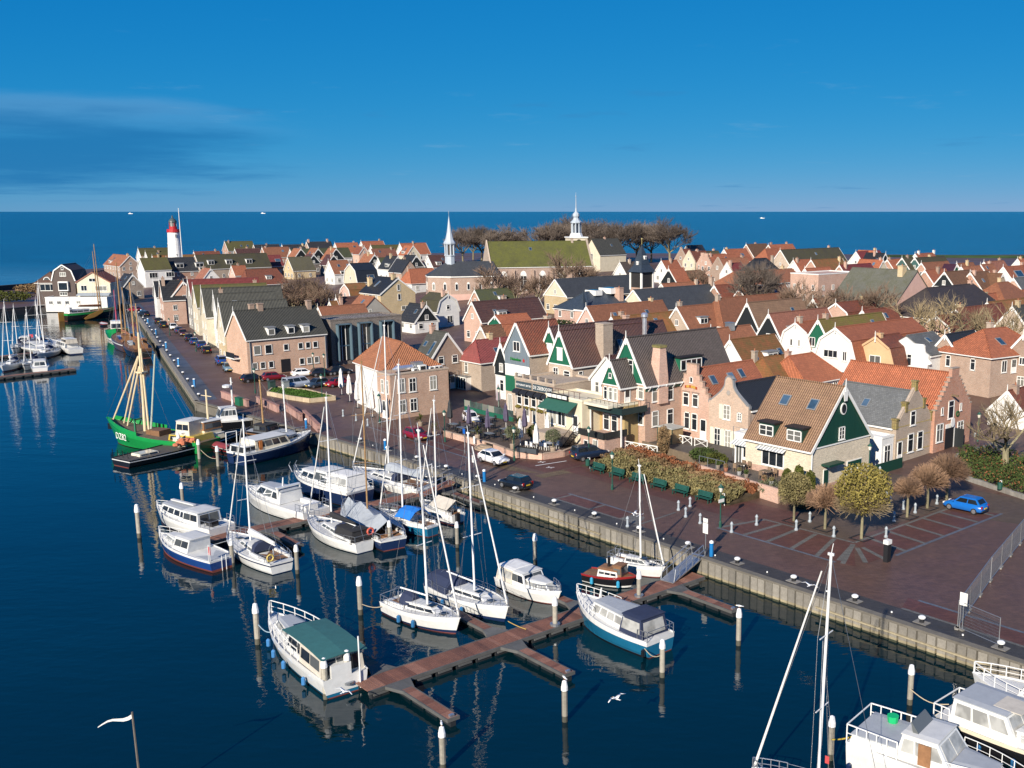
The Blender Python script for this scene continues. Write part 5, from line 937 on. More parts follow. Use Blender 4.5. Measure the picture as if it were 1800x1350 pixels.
# ---- school with yellow brick gables, slate mansard, turret
bh('yellow brick school wing with black roof and cream gable, left one', 976, 492, 1102, 8.6, 9.0, SLATE, B_Y, gab=P_C, pitch=42, L=26, fin=False, name='school', cat='school', group='school wings', backbarge=True)
bh('yellow brick school wing with long black roof, right one', 1114, 511, 1247, 8.6, 9.0, SLATE, B_Y, gab=P_C, pitch=42, L=26, fin=False, name='school', cat='school', group='school wings', chim=[(4.5, 25, 1.0, .8, 10.4, B_BR)], backbarge=True)
h = bh('brick school block with blue slate mansard and flat glazed top', 1030, 513, 1105, 9.0, 12.0, SLATEB, M('brick', (0.38, 0.2, 0.15)), style='hip', eh=5.4, hips=(4, 4), L=8, name='school', cat='school', group='school wings', chim=[(9, 11, 1.6, 1.2, 9.6, B_PK)])
part('roof_glazing', [WHITE, GLASS], h, lambda m: (m.box(4.5, 5, 8.2, 8, 7, 9.3), m.box(5, 5.2, 9.3, 7.6, 6.8, 9.35, 1), m.box(4.5, 9, 8.4, 8.5, 12, 9.6), m.box(4.8, 9.2, 9.6, 8.2, 11.8, 9.65, 1)))
part('corner_spire', [B_PK, SLATEB, WHITE], h, lambda m: (m.cbox(11.2, -1.2, 0, 2.6, 2.6, 5.6), m.cbox(11.2, -1.2, 5.6, 3.0, 3.0, .3, 2), m.loft([[(11.2 + a * 1.4, -1.2 + b * 1.4, 5.9) for a, b in ((-1, -1), (1, -1), (1, 1), (-1, 1))], [(11.2 + a * .45, -1.2 + b * .45, 7.2) for a, b in ((-1, -1), (1, -1), (1, 1), (-1, 1))], [(11.2 + a * .03, -1.2 + b * .03, 9.8) for a, b in ((-1, -1), (1, -1), (1, 1), (-1, 1))]], 1)))
def turret():
    z0 = 5.0; p = G(1128, 477, z0 + 9.2)
    t = thing('clock_turret', 'square school turret with slate spire and white corner posts', 'tower', (p[0], p[1], z0), R(43))
    part('wall', M('brick', (0.42, 0.23, 0.15)), t, lambda m: m.cbox(0, 0, -2, 4.2, 4.2, 7.2)); part('panel_walls', M('slate', (0.03, 0.028, 0.027), 0.6), t, lambda m: m.cbox(0, 0, 5.2, 4.0, 4.0, 4.0))
    for a in (-1, 1):
        for b in (-1, 1): part('corner_post', WHITE, t, lambda m: m.cbox(a * 2.0, b * 2.0, 4.6, .45, .45, 4.6))
    part('roof', SLATEB, t, lambda m: m.loft([[(a * r, b * r, z) for a, b in ((-1, -1), (1, -1), (1, 1), (-1, 1))] for r, z in ((2.6, 9.1), (1.5, 10.8), (1.1, 12.6), (.05, 16.0))]))
    for a, z in ((0, 10.9), (1, 12.3)): part('dormer', [WHITE, BLACK], t, lambda m: (m.cbox((-1.3 if a == 0 else 0), (0 if a == 0 else -1.1), z, .7, .7, .9), m.cbox((-1.6 if a == 0 else 0), (0 if a == 0 else -1.45), z + .15, .3, .1, .5, 1)))
    part('finial', M('paint', (0.6, 0.5, 0.2), 0.4), t, lambda m: (m.tube((0, 0, 15.9), (0, 0, 17.6), .06, .03), m.lathe([(.05, 0), (.2, .2), (.05, .4)], 8, (0, 0, 17.2))))
    for x in (-.8, .6): part('window', [WHITE, GLASS], t, lambda m: (m.box(x, -2.16, 2.4, x + .6, -2.1, 4.2), m.box(x + .08, -2.2, 2.5, x + .52, -2.12, 4.1, 1)))
turret()
# ---- large church with the mossy roof, its choir and steeple
def church():
    p = G(854.5, 427.5, 19.8); z0 = ground(*p); rh = 19.8 - z0
    h = bh('large brick church with long mossy green roof and stone gable ends', 854.5, 427.5, 1031.7, rh, 13.5, M('moss', (0.085, 0.085, 0.03), 0.95, (0.115, 0.12, 0.02)), M('brick', (0.27, 0.16, 0.12)), L=32, da=-25, eh=rh - 7.2, name='church', cat='church', group=None, facade='para', fmat=B_GB, barge=None, wins=[('r', 4 + 6 * i, 1.5, 2.0, 4.4, '6') for i in range(5)])
    part('back_gable', B_GB, h, lambda m: m.prism([(-.2, 0), (13.7, 0), (13.7, rh - 7), (6.75, rh + .7), (-.2, rh - 7)], 31.7, 32.3))
    for i in range(5):
        y = 4 + 6 * i; part('window_arch', WHITE, h, lambda m: m.loft([[(x, y + 1.0 * cos(t / 6 * pi), 5.9 + 1.5 * sin(t / 6 * pi)) for t in range(7)] for x in (13.45, 13.6)]))
        part('buttress', B_BR, h, lambda m: m.box(13.5, y + 2.7, -1, 14.1, y + 3.3, rh - 8.2))
    # choir with canted end
    d = (cos(R(18)), sin(R(18))); q = (p[0] - d[0] * 15 - d[1] * .8, p[1] - d[1] * 15 + d[0] * .8); z1 = ground(*q)
    c = thing('church_choir', 'lower brick church choir with dark roof and arched windows', 'church', (q[0], q[1], z1), R(-72))
    pts = [(-5.5, 3), (-2.5, -3), (4, -3.2), (7, 3), (7, 17), (-5.5, 17)]
    part('wall', M('brick', (0.29, 0.17, 0.12)), c, lambda m: m.slab(pts, -2, 7.0)); part('wall_base', P_P, c, lambda m: m.slab([(x * 1.02, y * 1.02) for x, y in pts], -2, 2.0)); part('cornice', WHITE, c, lambda m: m.slab([(x * 1.05, y * 1.03) for x, y in pts], 7.0, 7.35))
    part('roof', SLATE, c, lambda m: m.loft([[(x * 1.06, y * 1.04, 7.35) for x, y in pts], [(.7, 3.5, 11.4), (.75, 3.2, 11.4), (.8, 3.2, 11.4), (.85, 3.5, 11.4), (.85, 17, 11.4), (.7, 17, 11.4)]]))
    for a, b in zip(pts, pts[1:]):
        A = Vector((*a, 0)); B = Vector((*b, 0)); n = max(1, int((B - A).length / 3))
        for i in range(n):
            f = (i + .5) / n; cpt = A.lerp(B, f); dx = (B - A).normalized()
            o = MB().loft([[(.45 * cos(t / 5 * pi), y, 4.9 + .7 * sin(t / 5 * pi)) for t in range(6)] + [(-.45, y, 3.2), (.45, y, 3.2)] for y in (-.1, .05)]).obj('window', WHITE, c, (cpt.x, cpt.y, 0), math.atan2(dx.y, dx.x))
            MB().box(-.32, -.14, 3.4, .32, -.05, 5.0).obj('pane', GLASS, o)
    # steeple
    r = (p[0] - d[0] * 11, p[1] - d[1] * 11); s = thing('church_steeple', 'pale zinc church steeple with open bell stage above the choir', 'steeple', (r[0], r[1], 0), R(-47)); LZ = M('paint', (0.42, 0.47, 0.52), 0.5)
    k = lambda rr, z, n=8: [(rr * cos(i * 2 * pi / n + pi / 8), rr * sin(i * 2 * pi / n + pi / 8), z) for i in range(n)]
    part('base', LZ, s, lambda m: m.loft([k(1.55, 13.0), k(1.5, 16.2)])); part('roof_skirt', LZ, s, lambda m: m.loft([k(1.75, 16.2), k(1.75, 16.45)]))
    for i in range(8):
        a = i * pi / 4 + pi / 8; part('corner_post', LZ, s, lambda m: m.tube((1.35 * cos(a), 1.35 * sin(a), 16.4), (1.35 * cos(a), 1.35 * sin(a), 20.0), .28, .25, 5))
    part('bell_chamber', M('wood', (0.10, 0.07, 0.045)), s, lambda m: m.loft([k(1.0, 16.4), k(1.0, 20.0)])); part('gable_ring', LZ, s, lambda m: m.loft([k(1.75, 19.6), k(1.8, 20.1), k(1.2, 21.0)]))
    part('spire', LZ, s, lambda m: m.loft([k(1.25, 20.9), k(.75, 23.0), k(.05, 27.8)])); part('finial', GALV, s, lambda m: (m.tube((0, 0, 27.7), (0, 0, 29.4), .05), m.box(-.4, -.04, 28.8, .4, .04, 28.9)))
    # small church by the sea
    g = G(1013, 424, 16.8); s = thing('church_tower', 'small white church tower with lead lantern and thin spire among bare trees', 'tower', (g[0], g[1], 0), R(20))
    part('wall', P_C, s, lambda m: m.cbox(0, 0, 6, 7.4, 7.4, 12.2)); part('cornice', WHITE, s, lambda m: m.cbox(0, 0, 18.2, 8.0, 8.0, .5)); part('lantern_base', WHITE, s, lambda m: m.loft([k(2.9, 18.7), k(2.3, 20.2)]))
    for i in range(8):
        a = i * pi / 4 + pi / 8; part('lantern_post', LZ, s, lambda m: m.tube((1.9 * cos(a), 1.9 * sin(a), 20.2), (1.9 * cos(a), 1.9 * sin(a), 24.4), .3, .25, 5))
    part('lantern_core', M('paint', (0.2, 0.22, 0.24), 0.6), s, lambda m: m.loft([k(1.0, 20.2), k(1.0, 24.4)])); part('dome', LZ, s, lambda m: m.loft([k(2.4, 24.3), k(2.4, 24.8), k(1.5, 25.6), k(1.1, 26.4), k(1.5, 27.3), k(1.4, 28.1), k(.5, 29.0), k(.25, 30.6)]))
    part('spire', LZ, s, lambda m: (m.tube((0, 0, 30.5), (0, 0, 37), .22, .04), m.lathe([(.05, 0), (.3, .3), (.05, .6)], 8, (0, 0, 35))))
    part('clock_face', BLACK, s, lambda m: m.loft([[(1.1 * cos(t / 8 * pi), y, 16.6 + 1.1 * sin(t / 8 * pi)) for t in range(16)] for y in (-3.78, -3.7)]))
    bh('pale stone church nave with buttressed gable behind the trees', 1040, 421, 1072, 12.5, 10, T_GR, P_C, L=14, name='church', cat='church', group=None, barge=None, wins=[('f', 5, 3, 1.4, 4, '6')])
church()
def lighthouse():
    z = 6.0; p = G(308, 447, 9.5); t = thing('lighthouse', 'white round lighthouse with red gallery and lantern', 'lighthouse', (p[0], p[1], z))
    part('tower_wall', M('plaster', (0.8, 0.79, 0.77), 0.7), t, lambda m: m.lathe([(3.35, -3), (3.1, 3), (2.6, 13.6)], 20)); RED = M('paint', (0.42, 0.02, 0.025), 0.45)
    part('gallery', RED, t, lambda m: m.lathe([(2.9, 13.6), (2.9, 13.9), (2.85, 13.9), (2.8, 15.0), (2.5, 15.0)], 20)); part('lantern_drum', RED, t, lambda m: m.lathe([(1.75, 13.8), (1.7, 16.3)], 16)); part('lantern_glass', GLASS, t, lambda m: m.lathe([(1.5, 16.3), (1.5, 18.1)], 12))
    for i in range(8): part('lantern_bar', RED if i % 3 else WHITE, t, lambda m: m.tube((1.6 * cos(i * .785), 1.6 * sin(i * .785), 16.2), (1.6 * cos(i * .785), 1.6 * sin(i * .785), 18.2), .14, .14, 5))
    part('dome', M('paint', (0.06, 0.08, 0.08), 0.5), t, lambda m: m.lathe([(1.9, 18.1), (1.7, 18.8), (1.1, 19.6), (.4, 20.1), (.3, 21.0), (.05, 21.4)], 14))
    for a, zz in ((-50, 11.8), (-52, 2.8), (-140, 7.5), (-100, 1.2)): part('window', [WHITE, BLACK], t, lambda m: (m.box(-.35, -.1, 0, .35, .3, 1.4), m.box(-.22, -.13, .12, .22, .3, 1.25, 1)), (2.95 * cos(R(a)), 2.95 * sin(R(a)), zz - .4), R(a + 90))
    fp = thing('flagpole', 'tall thin white flagpole beside the lighthouse', 'flagpole', (p[0] + 4.0, p[1] - 2, 6)); part('pole', WHITE, fp, lambda m: m.tube((0, 0, 0), (0, 0, 24.6), .22, .12))
lighthouse()
# ------------------------------------------------------------------ boats
NAVY = M('gloss', (0.012, 0.025, 0.075), 0.25); BLUEH = M('gloss', (0.012, 0.05, 0.20), 0.25); BLKH = M('gloss', (0.012, 0.012, 0.014), 0.3); BOOT = M('paint', (0.20, 0.05, 0.035), 0.6); TEALH = M('gloss', (0.012, 0.13, 0.24), 0.3)
CRM = M('gloss', (0.70, 0.63, 0.48), 0.3); TEAK = M('wood', (0.26, 0.13, 0.06), 0.6); GRN = M('gloss', (0.012, 0.26, 0.06), 0.3); REDH = M('gloss', (0.25, 0.02, 0.02), 0.3); DECKW = M('paint', (0.58, 0.58, 0.56), 0.55); DECKG = M('paint', (0.36, 0.38, 0.40), 0.6)
TARP = M('cloth', (0.34, 0.37, 0.40), 0.85); NAVC = M('cloth', (0.02, 0.03, 0.07), 0.85); GRNC = M('cloth', (0.03, 0.13, 0.13), 0.85); BLUC = M('cloth', (0.01, 0.16, 0.55), 0.8); BGEC = M('cloth', (0.55, 0.5, 0.42), 0.85); BLKC = M('cloth', (0.02, 0.02, 0.022), 0.85); WHC = M('cloth', (0.72, 0.71, 0.68), 0.85)
WIRE = M('metal', (0.45, 0.45, 0.45), 0.35); SPAR = M('paint', (0.78, 0.78, 0.76), 0.35); WOODM = M('wood', (0.42, 0.25, 0.11), 0.6); FEND = M('paint', (0.02, 0.13, 0.3), 0.5); ROPE = M('cloth', (0.5, 0.42, 0.28), 0.9)
BGL = M('glass', (0.02, 0.025, 0.035), 0.05, (0.12, 0.13, 0.13)); CURT = M('glass', (0.42, 0.42, 0.40), 0.1, (0.5, 0.5, 0.46))
def hb(t, B, tr): return B / 2 * ((tr + (1 - tr) * sin(min(t / .42, 1) * pi / 2)) if t < .42 else max(.012, 1 - ((t - .42) / .58) ** 2.3))
class Boat:
    def __init__(s, label, bow, stern, cols, B=None, fb=1.3, fs=.95, tr=.75, name='motor_boat', cat='boat', group='boats in the marina', deck=DECKW, L=None, dz=.9, rake=.5, dip=1.6, keel=.5, anchor='b'):
        b, a = G(*bow, dz), G(*stern, dz); s.L = L or math.dist(a, b); s.B = B or s.L * .33; c = ((a[0] + b[0]) / 2, (a[1] + b[1]) / 2)
        if L and anchor == 's': u = Vector((b[0] - a[0], b[1] - a[1])).normalized(); c = (a[0] + u.x * L / 2, a[1] + u.y * L / 2)
        elif L: u = Vector((b[0] - a[0], b[1] - a[1])).normalized(); c = (b[0] - u.x * L / 2, b[1] - u.y * L / 2)
        s.o = thing(name, label, cat, (c[0], c[1], 0), math.atan2(b[1] - a[1], b[0] - a[0]), group); s.fb, s.fs, s.tr, s.dip = fb, fs, tr, dip
        m = MB(); NS = 14; rings = []
        for i in range(NS + 1):
            t = i / NS; h = hb(t, s.B, tr); z = s.z(t); x = (t - .5) * s.L; fl = 1 - .25 * t * t; rk = lambda zz: rake * (t ** 6) * (zz / fb - 1)
            R_ = [(x, h * 1.0, z), (x + rk(z * .86), h * .995, z * .86), (x + rk(z * .74), h * .985, z * .74), (x + rk(z * .2), h * .9 * fl, z * .22), (x + rk(.05), h * .84 * fl, .07), (x + rk(-.3), h * .5 * fl, -.32)]
            rings.append([(p[0], -p[1], p[2]) for p in R_] + [(x + rk(-.5), 0, -keel)] + R_[::-1])
        mi = [0, 1, 2, 3, 4, 4, 4, 4, 3, 2, 1, 0]
        m.loft(rings, lambda i, j: mi[min(j, 11)], False, False)
        st = rings[0]; nn = len(st)
        for j in range(6): m.face([st[j], st[nn - 1 - j], st[nn - 2 - j], st[j + 1]], mi[j])
        s.hull = m.obj('hull', list(cols), s.o, smooth=False)
        d = MB(); rr = []
        for i in range(NS + 1):
            t = i / NS; h = hb(t, s.B, tr) * .97; z = s.z(t) - .05; x = (t - .5) * s.L - (.03 if i == NS else 0); rr.append([(x, -h, z), (x, 0, z + .05), (x, h, z)])
        d.loft(rr, 0, False, False); d.obj('deck', deck, s.o)
        g = MB()
        for sg in (-1, 1):
            for i in range(NS): g.tube((( i / NS - .5) * s.L, sg * hb(i / NS, s.B, tr), s.z(i / NS) + .02), (((i + 1) / NS - .5) * s.L, sg * hb((i + 1) / NS, s.B, tr), s.z((i + 1) / NS) + .02), .05, .05, 4)
        g.obj('toe_rail', cols[0], s.o)
    def z(s, t): return s.fs + (s.fb - s.fs) * t ** s.dip
    def xt(s, t): return (t - .5) * s.L
    def block(s, name, t0, t1, w, h, rf=.5, rb=.15, tap=.12, mat=GEL, z0=None, wins=0, v=(.35, .85), front=2, glass=BGL, roof=None, back=0, w1=None, crown=.06):
        x0, x1 = s.xt(t0), s.xt(t1); z0 = s.z((t0 + t1) / 2) - .1 if z0 is None else z0; w1 = w1 or w
        b = [(x0, -w / 2, z0), (x1, -w1 / 2, z0), (x1, w1 / 2, z0), (x0, w / 2, z0)]
        tp = [(x0 + rb, -w / 2 + tap, z0 + h), (x1 - rf, -w1 / 2 + tap, z0 + h), (x1 - rf, w1 / 2 - tap, z0 + h), (x0 + rb, w / 2 - tap, z0 + h)]
        m = MB().hexa(b + tp); o = m.obj(name, mat, s.o)
        if roof is not None:
            k = MB(); e = .07; q = [(x0 + rb - e, -w / 2 + tap - e), (x1 - rf + e, -w1 / 2 + tap - e), (x1 - rf + e, w1 / 2 - tap + e), (x0 + rb - e, w / 2 - tap + e)]
            k.loft([[(x, y, z0 + h) for x, y in q], [(x, y, z0 + h + .06) for x, y in q], [(x * .96 + (x0 + x1) / 2 * .04, y * .7, z0 + h + .06 + crown) for x, y in q]]); k.obj('cabin_roof', roof, o)
        qs = [b[0], b[1], tp[1], tp[0]]; ps = [b[2], b[3], tp[3], tp[2]]; fr = [b[1], b[2], tp[2], tp[1]]; bk = [b[3], b[0], tp[0], tp[3]]
        for i in range(wins):
            u0, u1 = .05 + .9 * i / wins + .02, .05 + .9 * (i + 1) / wins - .02
            for q in (qs, ps): MB().panel(q, u0, u1, v[0], v[1], .03, 0, .04).obj('window', glass, o)
        for i in range(front): MB().panel(fr, .06 + .88 * i / front + .015, .06 + .88 * (i + 1) / front - .015, v[0] - .05, min(.95, v[1] + .05), .03, 0, .04).obj('window', glass, o)
        for i in range(back): MB().panel(bk, .08 + .84 * i / back + .02, .08 + .84 * (i + 1) / back - .02, .15, .85, .03, 0, .04).obj('window', glass, o)
        return o
    def rail(s, t0, t1, h=.6, n=7, mat=STEEL, sides=(-1, 1), r=.025, close=True):
        m = MB(); pts = {}
        for sg in sides:
            if not close and sg == sides[-1] and len(sides) == 2: m.obj('railing', mat, s.o); m = MB()
            P = [(s.xt(t0 + (t1 - t0) * i / n), sg * hb(t0 + (t1 - t0) * i / n, s.B, s.tr) * .95, s.z(t0 + (t1 - t0) * i / n)) for i in range(n + 1)]; pts[sg] = P
            for a, b in zip(P, P[1:]): m.tube((a[0], a[1], a[2] + h), (b[0], b[1], b[2] + h), r, r, 4); m.tube((a[0], a[1], a[2] + h * .5), (b[0], b[1], b[2] + h * .5), r * .6, r * .6, 4)
            for a in P: m.tube(a, (a[0], a[1], a[2] + h), r, r, 4)
        if close and len(sides) == 2: a, b = pts[-1][-1 if t1 > .6 else 0], pts[1][-1 if t1 > .6 else 0]; m.tube((a[0], a[1], a[2] + h), (b[0], b[1], b[2] + h), r, r, 4)
        m.obj('railing', mat, s.o); return s
    def fenders(s, ts, side=-1, mat=FEND):
        for t in ts:
            y = side * (hb(t, s.B, s.tr) + .14); MB().lathe([(.04, 0), (.14, .08), (.14, .5), (.04, .6)], 8, (s.xt(t), y, .15)).obj('fender', mat, s.o)
        return s
    def mast(s, t, h, r=.085, mat=SPAR, boom=.4, cover=None, jib=True, spread=1.0, z0=None, stays=True, boomz=1.1, bend=0):
        z = s.z(t) if z0 is None else z0; x = s.xt(t)
        MB().tube((x, 0, z), (x - .02 * h, 0, z + h), r, r * .8, 8).cbox(x - .02 * h, 0, z + h, .3, .1, .12).tube((x - .02 * h, 0, z + h), (x - .02 * h - .1, 0, z + h + .6), .02, .02, 4).obj('mast', mat, s.o)
        sp = MB()
        for f in ((.5,) if h < 9 else (.38, .68)): sp.tube((x - .02 * h * f, -spread, z + h * f), (x - .02 * h * f, spread, z + h * f), .03, .03, 4)
        sp.obj('spreaders', mat, s.o)
        if boom:
            L = boom * s.L; MB().tube((x, 0, z + boomz), (x - L, 0, z + boomz - .05), .07, .06, 6).obj('boom', mat, s.o)
            if cover: MB().loft([[(x - L * q, .17 * w * cos(a / 3 * pi), z + boomz + .14 + .2 * w * sin(a / 3 * pi)) for a in range(6)] for q, w in ((.01, 1.5), (.25, 1.35), (.6, 1.0), (.97, .6))]).obj('sail_cover', cover, s.o)
        if stays:
            top = (x - .02 * h, 0, z + h); k = MB(); w = .014
            for sg in (-1, 1):
                y = sg * hb(t, s.B, s.tr) * .92
                if h < 9: k.tube((x - .1, y, z), (x - .01 * h, sg * spread, z + h * .5), w, w, 3); k.tube((x - .01 * h, sg * spread, z + h * .5), top, w, w, 3)
                else: k.tube((x - .1, y, z), (x, sg * spread, z + h * .38), w, w, 3); k.tube((x, sg * spread, z + h * .38), (x, sg * spread * .85, z + h * .68), w, w, 3); k.tube((x, sg * spread * .85, z + h * .68), top, w, w, 3)
                k.tube((x - .5, y, z), (x, 0, z + h * .66), w, w, 3)
            k.tube(top, (-s.L / 2 + .05, 0, s.fs), w, w, 3); k.tube(top, (s.L / 2 - .1, 0, s.fb), w, w, 3); k.obj('rigging', WIRE, s.o)
            if jib: MB().tube((s.L / 2 - .15, 0, s.fb + .2), (x - .02 * h + .45, 0, z + h * .93), .075, .04, 6).obj('furled_jib', WHC, s.o)
        return s
    def add(s, name, mat, fn): m = MB(); fn(m, s); return m.obj(name, mat, s.o)
def sail(label, bow, stern, cols, mh, deck=DECKW, cover=NAVC, cabin=(.36, .72), mt=.56, mat=SPAR, boom=.38, jib=True, tr=.62, spray=NAVC, B=None, **kw):
    b = Boat(label, bow, stern, cols, B, tr=tr, name='sailing_boat', cat='sailing boat', group='sailing boats in the marina', deck=deck, **kw); w = b.B * .52
    b.block('coachroof', cabin[0], cabin[1], w, .48, .9, .1, .12, GEL, wins=3, v=(.35, .75), front=0, roof=DECKW, w1=w * .55, crown=.03)
    if spray: b.add('sprayhood', spray, lambda m, s: m.loft([[(s.xt(cabin[0]) + dx, w * .55 * cos(a / 6 * pi) * k, s.z(.4) + .2 + .85 * k * sin(a / 6 * pi)) for a in range(7)] for dx, k in ((-.55, .98), (-.1, 1.0), (.5, .7))]))
    for sg in (-1, 1): b.add('cockpit_coaming', GEL, lambda m, s: m.box(s.xt(.06), sg * b.B * .3 - .08, s.fs - .05, s.xt(cabin[0]), sg * b.B * .3 + .08, s.fs + .28))
    b.add('cockpit_floor', TEAK, lambda m, s: m.box(s.xt(.07), -b.B * .28, s.fs - .02, s.xt(cabin[0]), b.B * .28, s.fs + .04))
    b.add('steering_wheel', STEEL, lambda m, s: (m.tube((s.xt(.14), 0, s.fs), (s.xt(.14), 0, s.fs + .8), .06), [m.tube((s.xt(.14) - .05, .4 * cos(a * .785), s.fs + .8 + .4 * sin(a * .785)), (s.xt(.14) - .05, .4 * cos((a + 1) * .785), s.fs + .8 + .4 * sin((a + 1) * .785)), .02, .02, 4) for a in range(8)]))
    for t in (.62, .78): b.add('hatch', BGL, lambda m, s: m.cbox(s.xt(t), 0, s.z(t) + (.42 if t < .7 else .02), .5, .5, .06))
    b.rail(.78, .995, .6, 4).rail(0.01, .14, .6, 2, close=True).rail(.14, .78, .55, 6, r=.012, close=False)
    if mh: b.mast(mt, mh, mat=mat, boom=boom, cover=cover, jib=jib, spread=b.B * .28)
    return b
WHH = (GEL, GEL, GEL, NAVY, BOOT); WNV = (GEL, NAVY, GEL, GEL, NAVY)
# ---- near pontoon
b = Boat('white motor cruiser with teal canvas canopy, moored at the pontoon end', (476, 1090), (608, 1196), (GEL, GEL, GEL, TEALH, BOOT), 3.3, 1.55, 1.25, .88, group='motor cruisers in the marina')
b.block('fore_cabin', .44, .84, 2.2, .75, .9, .1, .15, GEL, wins=3, glass=CURT, roof=DECKG, w1=1.2); b.block('wheelhouse', .22, .5, 2.7, 1.25, .35, .1, .15, GEL, wins=2, glass=BGL, roof=DECKW)
b.block('aft_canvas', .03, .3, 2.9, 1.35, .05, .1, .12, BGEC, wins=2, v=(.35, .85), front=0, back=3, glass=BGL)
b.add('canopy_roof', GRNC, lambda m, s: m.loft([[(s.xt(.0) + (s.xt(.5) - s.xt(.0)) * i / 6, y, s.fs + 1.42 + .14 * sin(i / 6 * pi) - abs(y) * .06) for y in (-1.5, -.75, 0, .75, 1.5)] for i in range(7)], 0, False, False)).modifiers.new('t', 'SOLIDIFY').thickness = .05
b.rail(.3, .99, .85, 8, WHITE, r=.035).fenders((.2, .45, .62, .78), 1, M('paint', (0.05, 0.2, 0.45), 0.5)); b.add('solar_panel', BLKH, lambda m, s: m.cbox(s.xt(.56), -.2, 2.15, 1.2, .9, .05)); b.add('cabin_door', TEAK, lambda m, s: m.box(s.xt(.36), -1.33, 1.3, s.xt(.42), -1.28, 2.3)); b.add('stern_ladder', SPAR, lambda m, s: m.tube((s.xt(0) - .1, -.9, .2), (s.xt(0) - .1, -.9, 3.6), .05)); b.add('stern_locker', GEL, lambda m, s: m.box(s.xt(.0), -.4, s.fs, s.xt(.06), .9, s.fs + .8))
sail('white sloop with curved dark cabin window, nearest the near pontoon', (809, 1096), (684, 1053), WHH, 13.2, cover=None, tr=.7, cabin=(.33, .76)).fenders((.35, .55), -1)
b = sail('white sloop with navy sprayhood, second from the green canopied cruiser', (894, 1076), (765, 1022), (GEL, GEL, GEL, NAVY, NAVY), 12.4, cover=None, tr=.72, cabin=(.34, .78)); b.fenders((.35, .6), -1)
b.add('cockpit_tent', NAVC, lambda m, s: m.loft([[(s.xt(.02) + (s.xt(.34) - s.xt(.02)) * i / 4, s.B * .42 * cos(a / 6 * pi), s.fs + (1.0 + .2 * sin(i / 4 * pi)) * sin(a / 6 * pi)) for a in range(7)] for i in range(5)]))
b = Boat('small white cabin boat with rounded canvas stern tent', (986, 1046), (889, 1008), (GEL, GEL, GEL, GEL, BOOT), 2.7, 1.15, .85, .85, group='motor cruisers in the marina')
b.block('fore_cabin', .42, .9, 2.1, .55, .7, .05, .15, GEL, wins=3, glass=CURT, roof=DECKW, w1=.9); b.block('wheelhouse', .3, .56, 2.2, 1.05, .45, .0, .16, GEL, wins=2, roof=DECKW); b.block('stern_tent', .02, .32, 2.3, 1.15, .0, .2, .2, BGEC, wins=2, front=0, glass=CURT, roof=WHC); b.rail(.7, .99, .5, 4)
b = Boat('white and blue cruiser with navy canvas wheelhouse, bow to the pontoon', (1014, 1066), (1161, 1128), (GEL, GEL, TEALH, TEALH, BOOT), 3.2, 2.0, 1.2, .82, group='motor cruisers in the marina', dip=2.4)
b.block('cabin', .28, .74, 2.5, 1.0, .5, .0, .15, GEL, wins=4, glass=CURT, roof=DECKG, w1=1.7); b.block('canvas_wheelhouse', .06, .32, 2.6, 1.35, .25, .25, .2, NAVC, wins=1, v=(.3, .85), back=1, glass=CURT, roof=NAVC); b.rail(.62, .99, .7, 6, WHITE).rail(.0, .1, .7, 2); b.add('signal_mast', WHITE, lambda m, s: m.hexa([(s.xt(.7), -.06, 2.1), (s.xt(.72), -.06, 2.1), (s.xt(.72), .06, 2.1), (s.xt(.7), .06, 2.1), (s.xt(.68), -.03, 3.1), (s.xt(.69), -.03, 3.1), (s.xt(.69), .03, 3.1), (s.xt(.68), .03, 3.1)])); b.fenders((.02,), 1, BLKH)
b = Boat('small dark red and white tug with funnel by the gangway', (1118, 1016), (1031, 1000), (REDH, BLKH, BLKH, GEL, BLKH), 2.1, 1.05, .75, .8, group='motor cruisers in the marina', deck=TEAK)
b.block('deckhouse', .3, .72, 1.4, .6, .15, .1, .06, GEL, wins=3, v=(.4, .7), roof=TEAK); b.add('funnel', BLKH, lambda m, s: m.tube((s.xt(.46), 0, 1.3), (s.xt(.46), 0, 2.3), .13, .12, 10)); b.block('wheelhouse', .6, .78, 1.2, .9, .1, .05, .06, TEAK, wins=1, roof=TEAK); b.fenders((.25, .75), -1, M('paint', (0.03, 0.3, 0.5), 0.5))
sail('small white sloop with bare mast moored beside the gangway', (1169, 999), (1074, 977), (GEL, GEL, GEL, GEL, BOOT), 8.2, cover=None, boom=0, tr=.7, spray=None, cabin=(.3, .75), fb=1.0, fs=.8)
# ---- second pontoon
b = Boat('blue and white motor boat with open stern and red flag', (281, 948), (391, 984), (GEL, BLUEH, BLUEH, BOOT, BOOT), 2.9, 1.5, 1.0, .8, group='motor cruisers in the marina')
b.block('fore_cabin', .52, .88, 1.9, .6, .8, .0, .14, GEL, wins=2, glass=CURT, roof=DECKW, w1=.9); b.block('wheelhouse', .36, .6, 2.2, 1.15, .5, -.3, .16, GEL, wins=2, roof=DECKW); b.add('cockpit_well', DECKG, lambda m, s: m.box(s.xt(.03), -1.0, .95, s.xt(.36), 1.0, 1.02)); b.add('helm_bulkhead', TEAK, lambda m, s: m.box(s.xt(.36), -.3, 1.0, s.xt(.37), .5, 2.0)); b.rail(.55, .99, .65, 5, WHITE).rail(.0, .02, 1.4, 1, WHITE); b.add('flag', M('cloth', (0.5, 0.03, 0.04), 0.8), lambda m, s: m.box(s.xt(.02), .9, 1.5, s.xt(.05), .93, 2.2)); b.add('ladder', SPAR, lambda m, s: (m.tube((s.xt(0) - .06, -.3, 0), (s.xt(0) - .06, -.3, 1.3), .03), m.tube((s.xt(0) - .06, .1, 0), (s.xt(0) - .06, .1, 1.3), .03)))
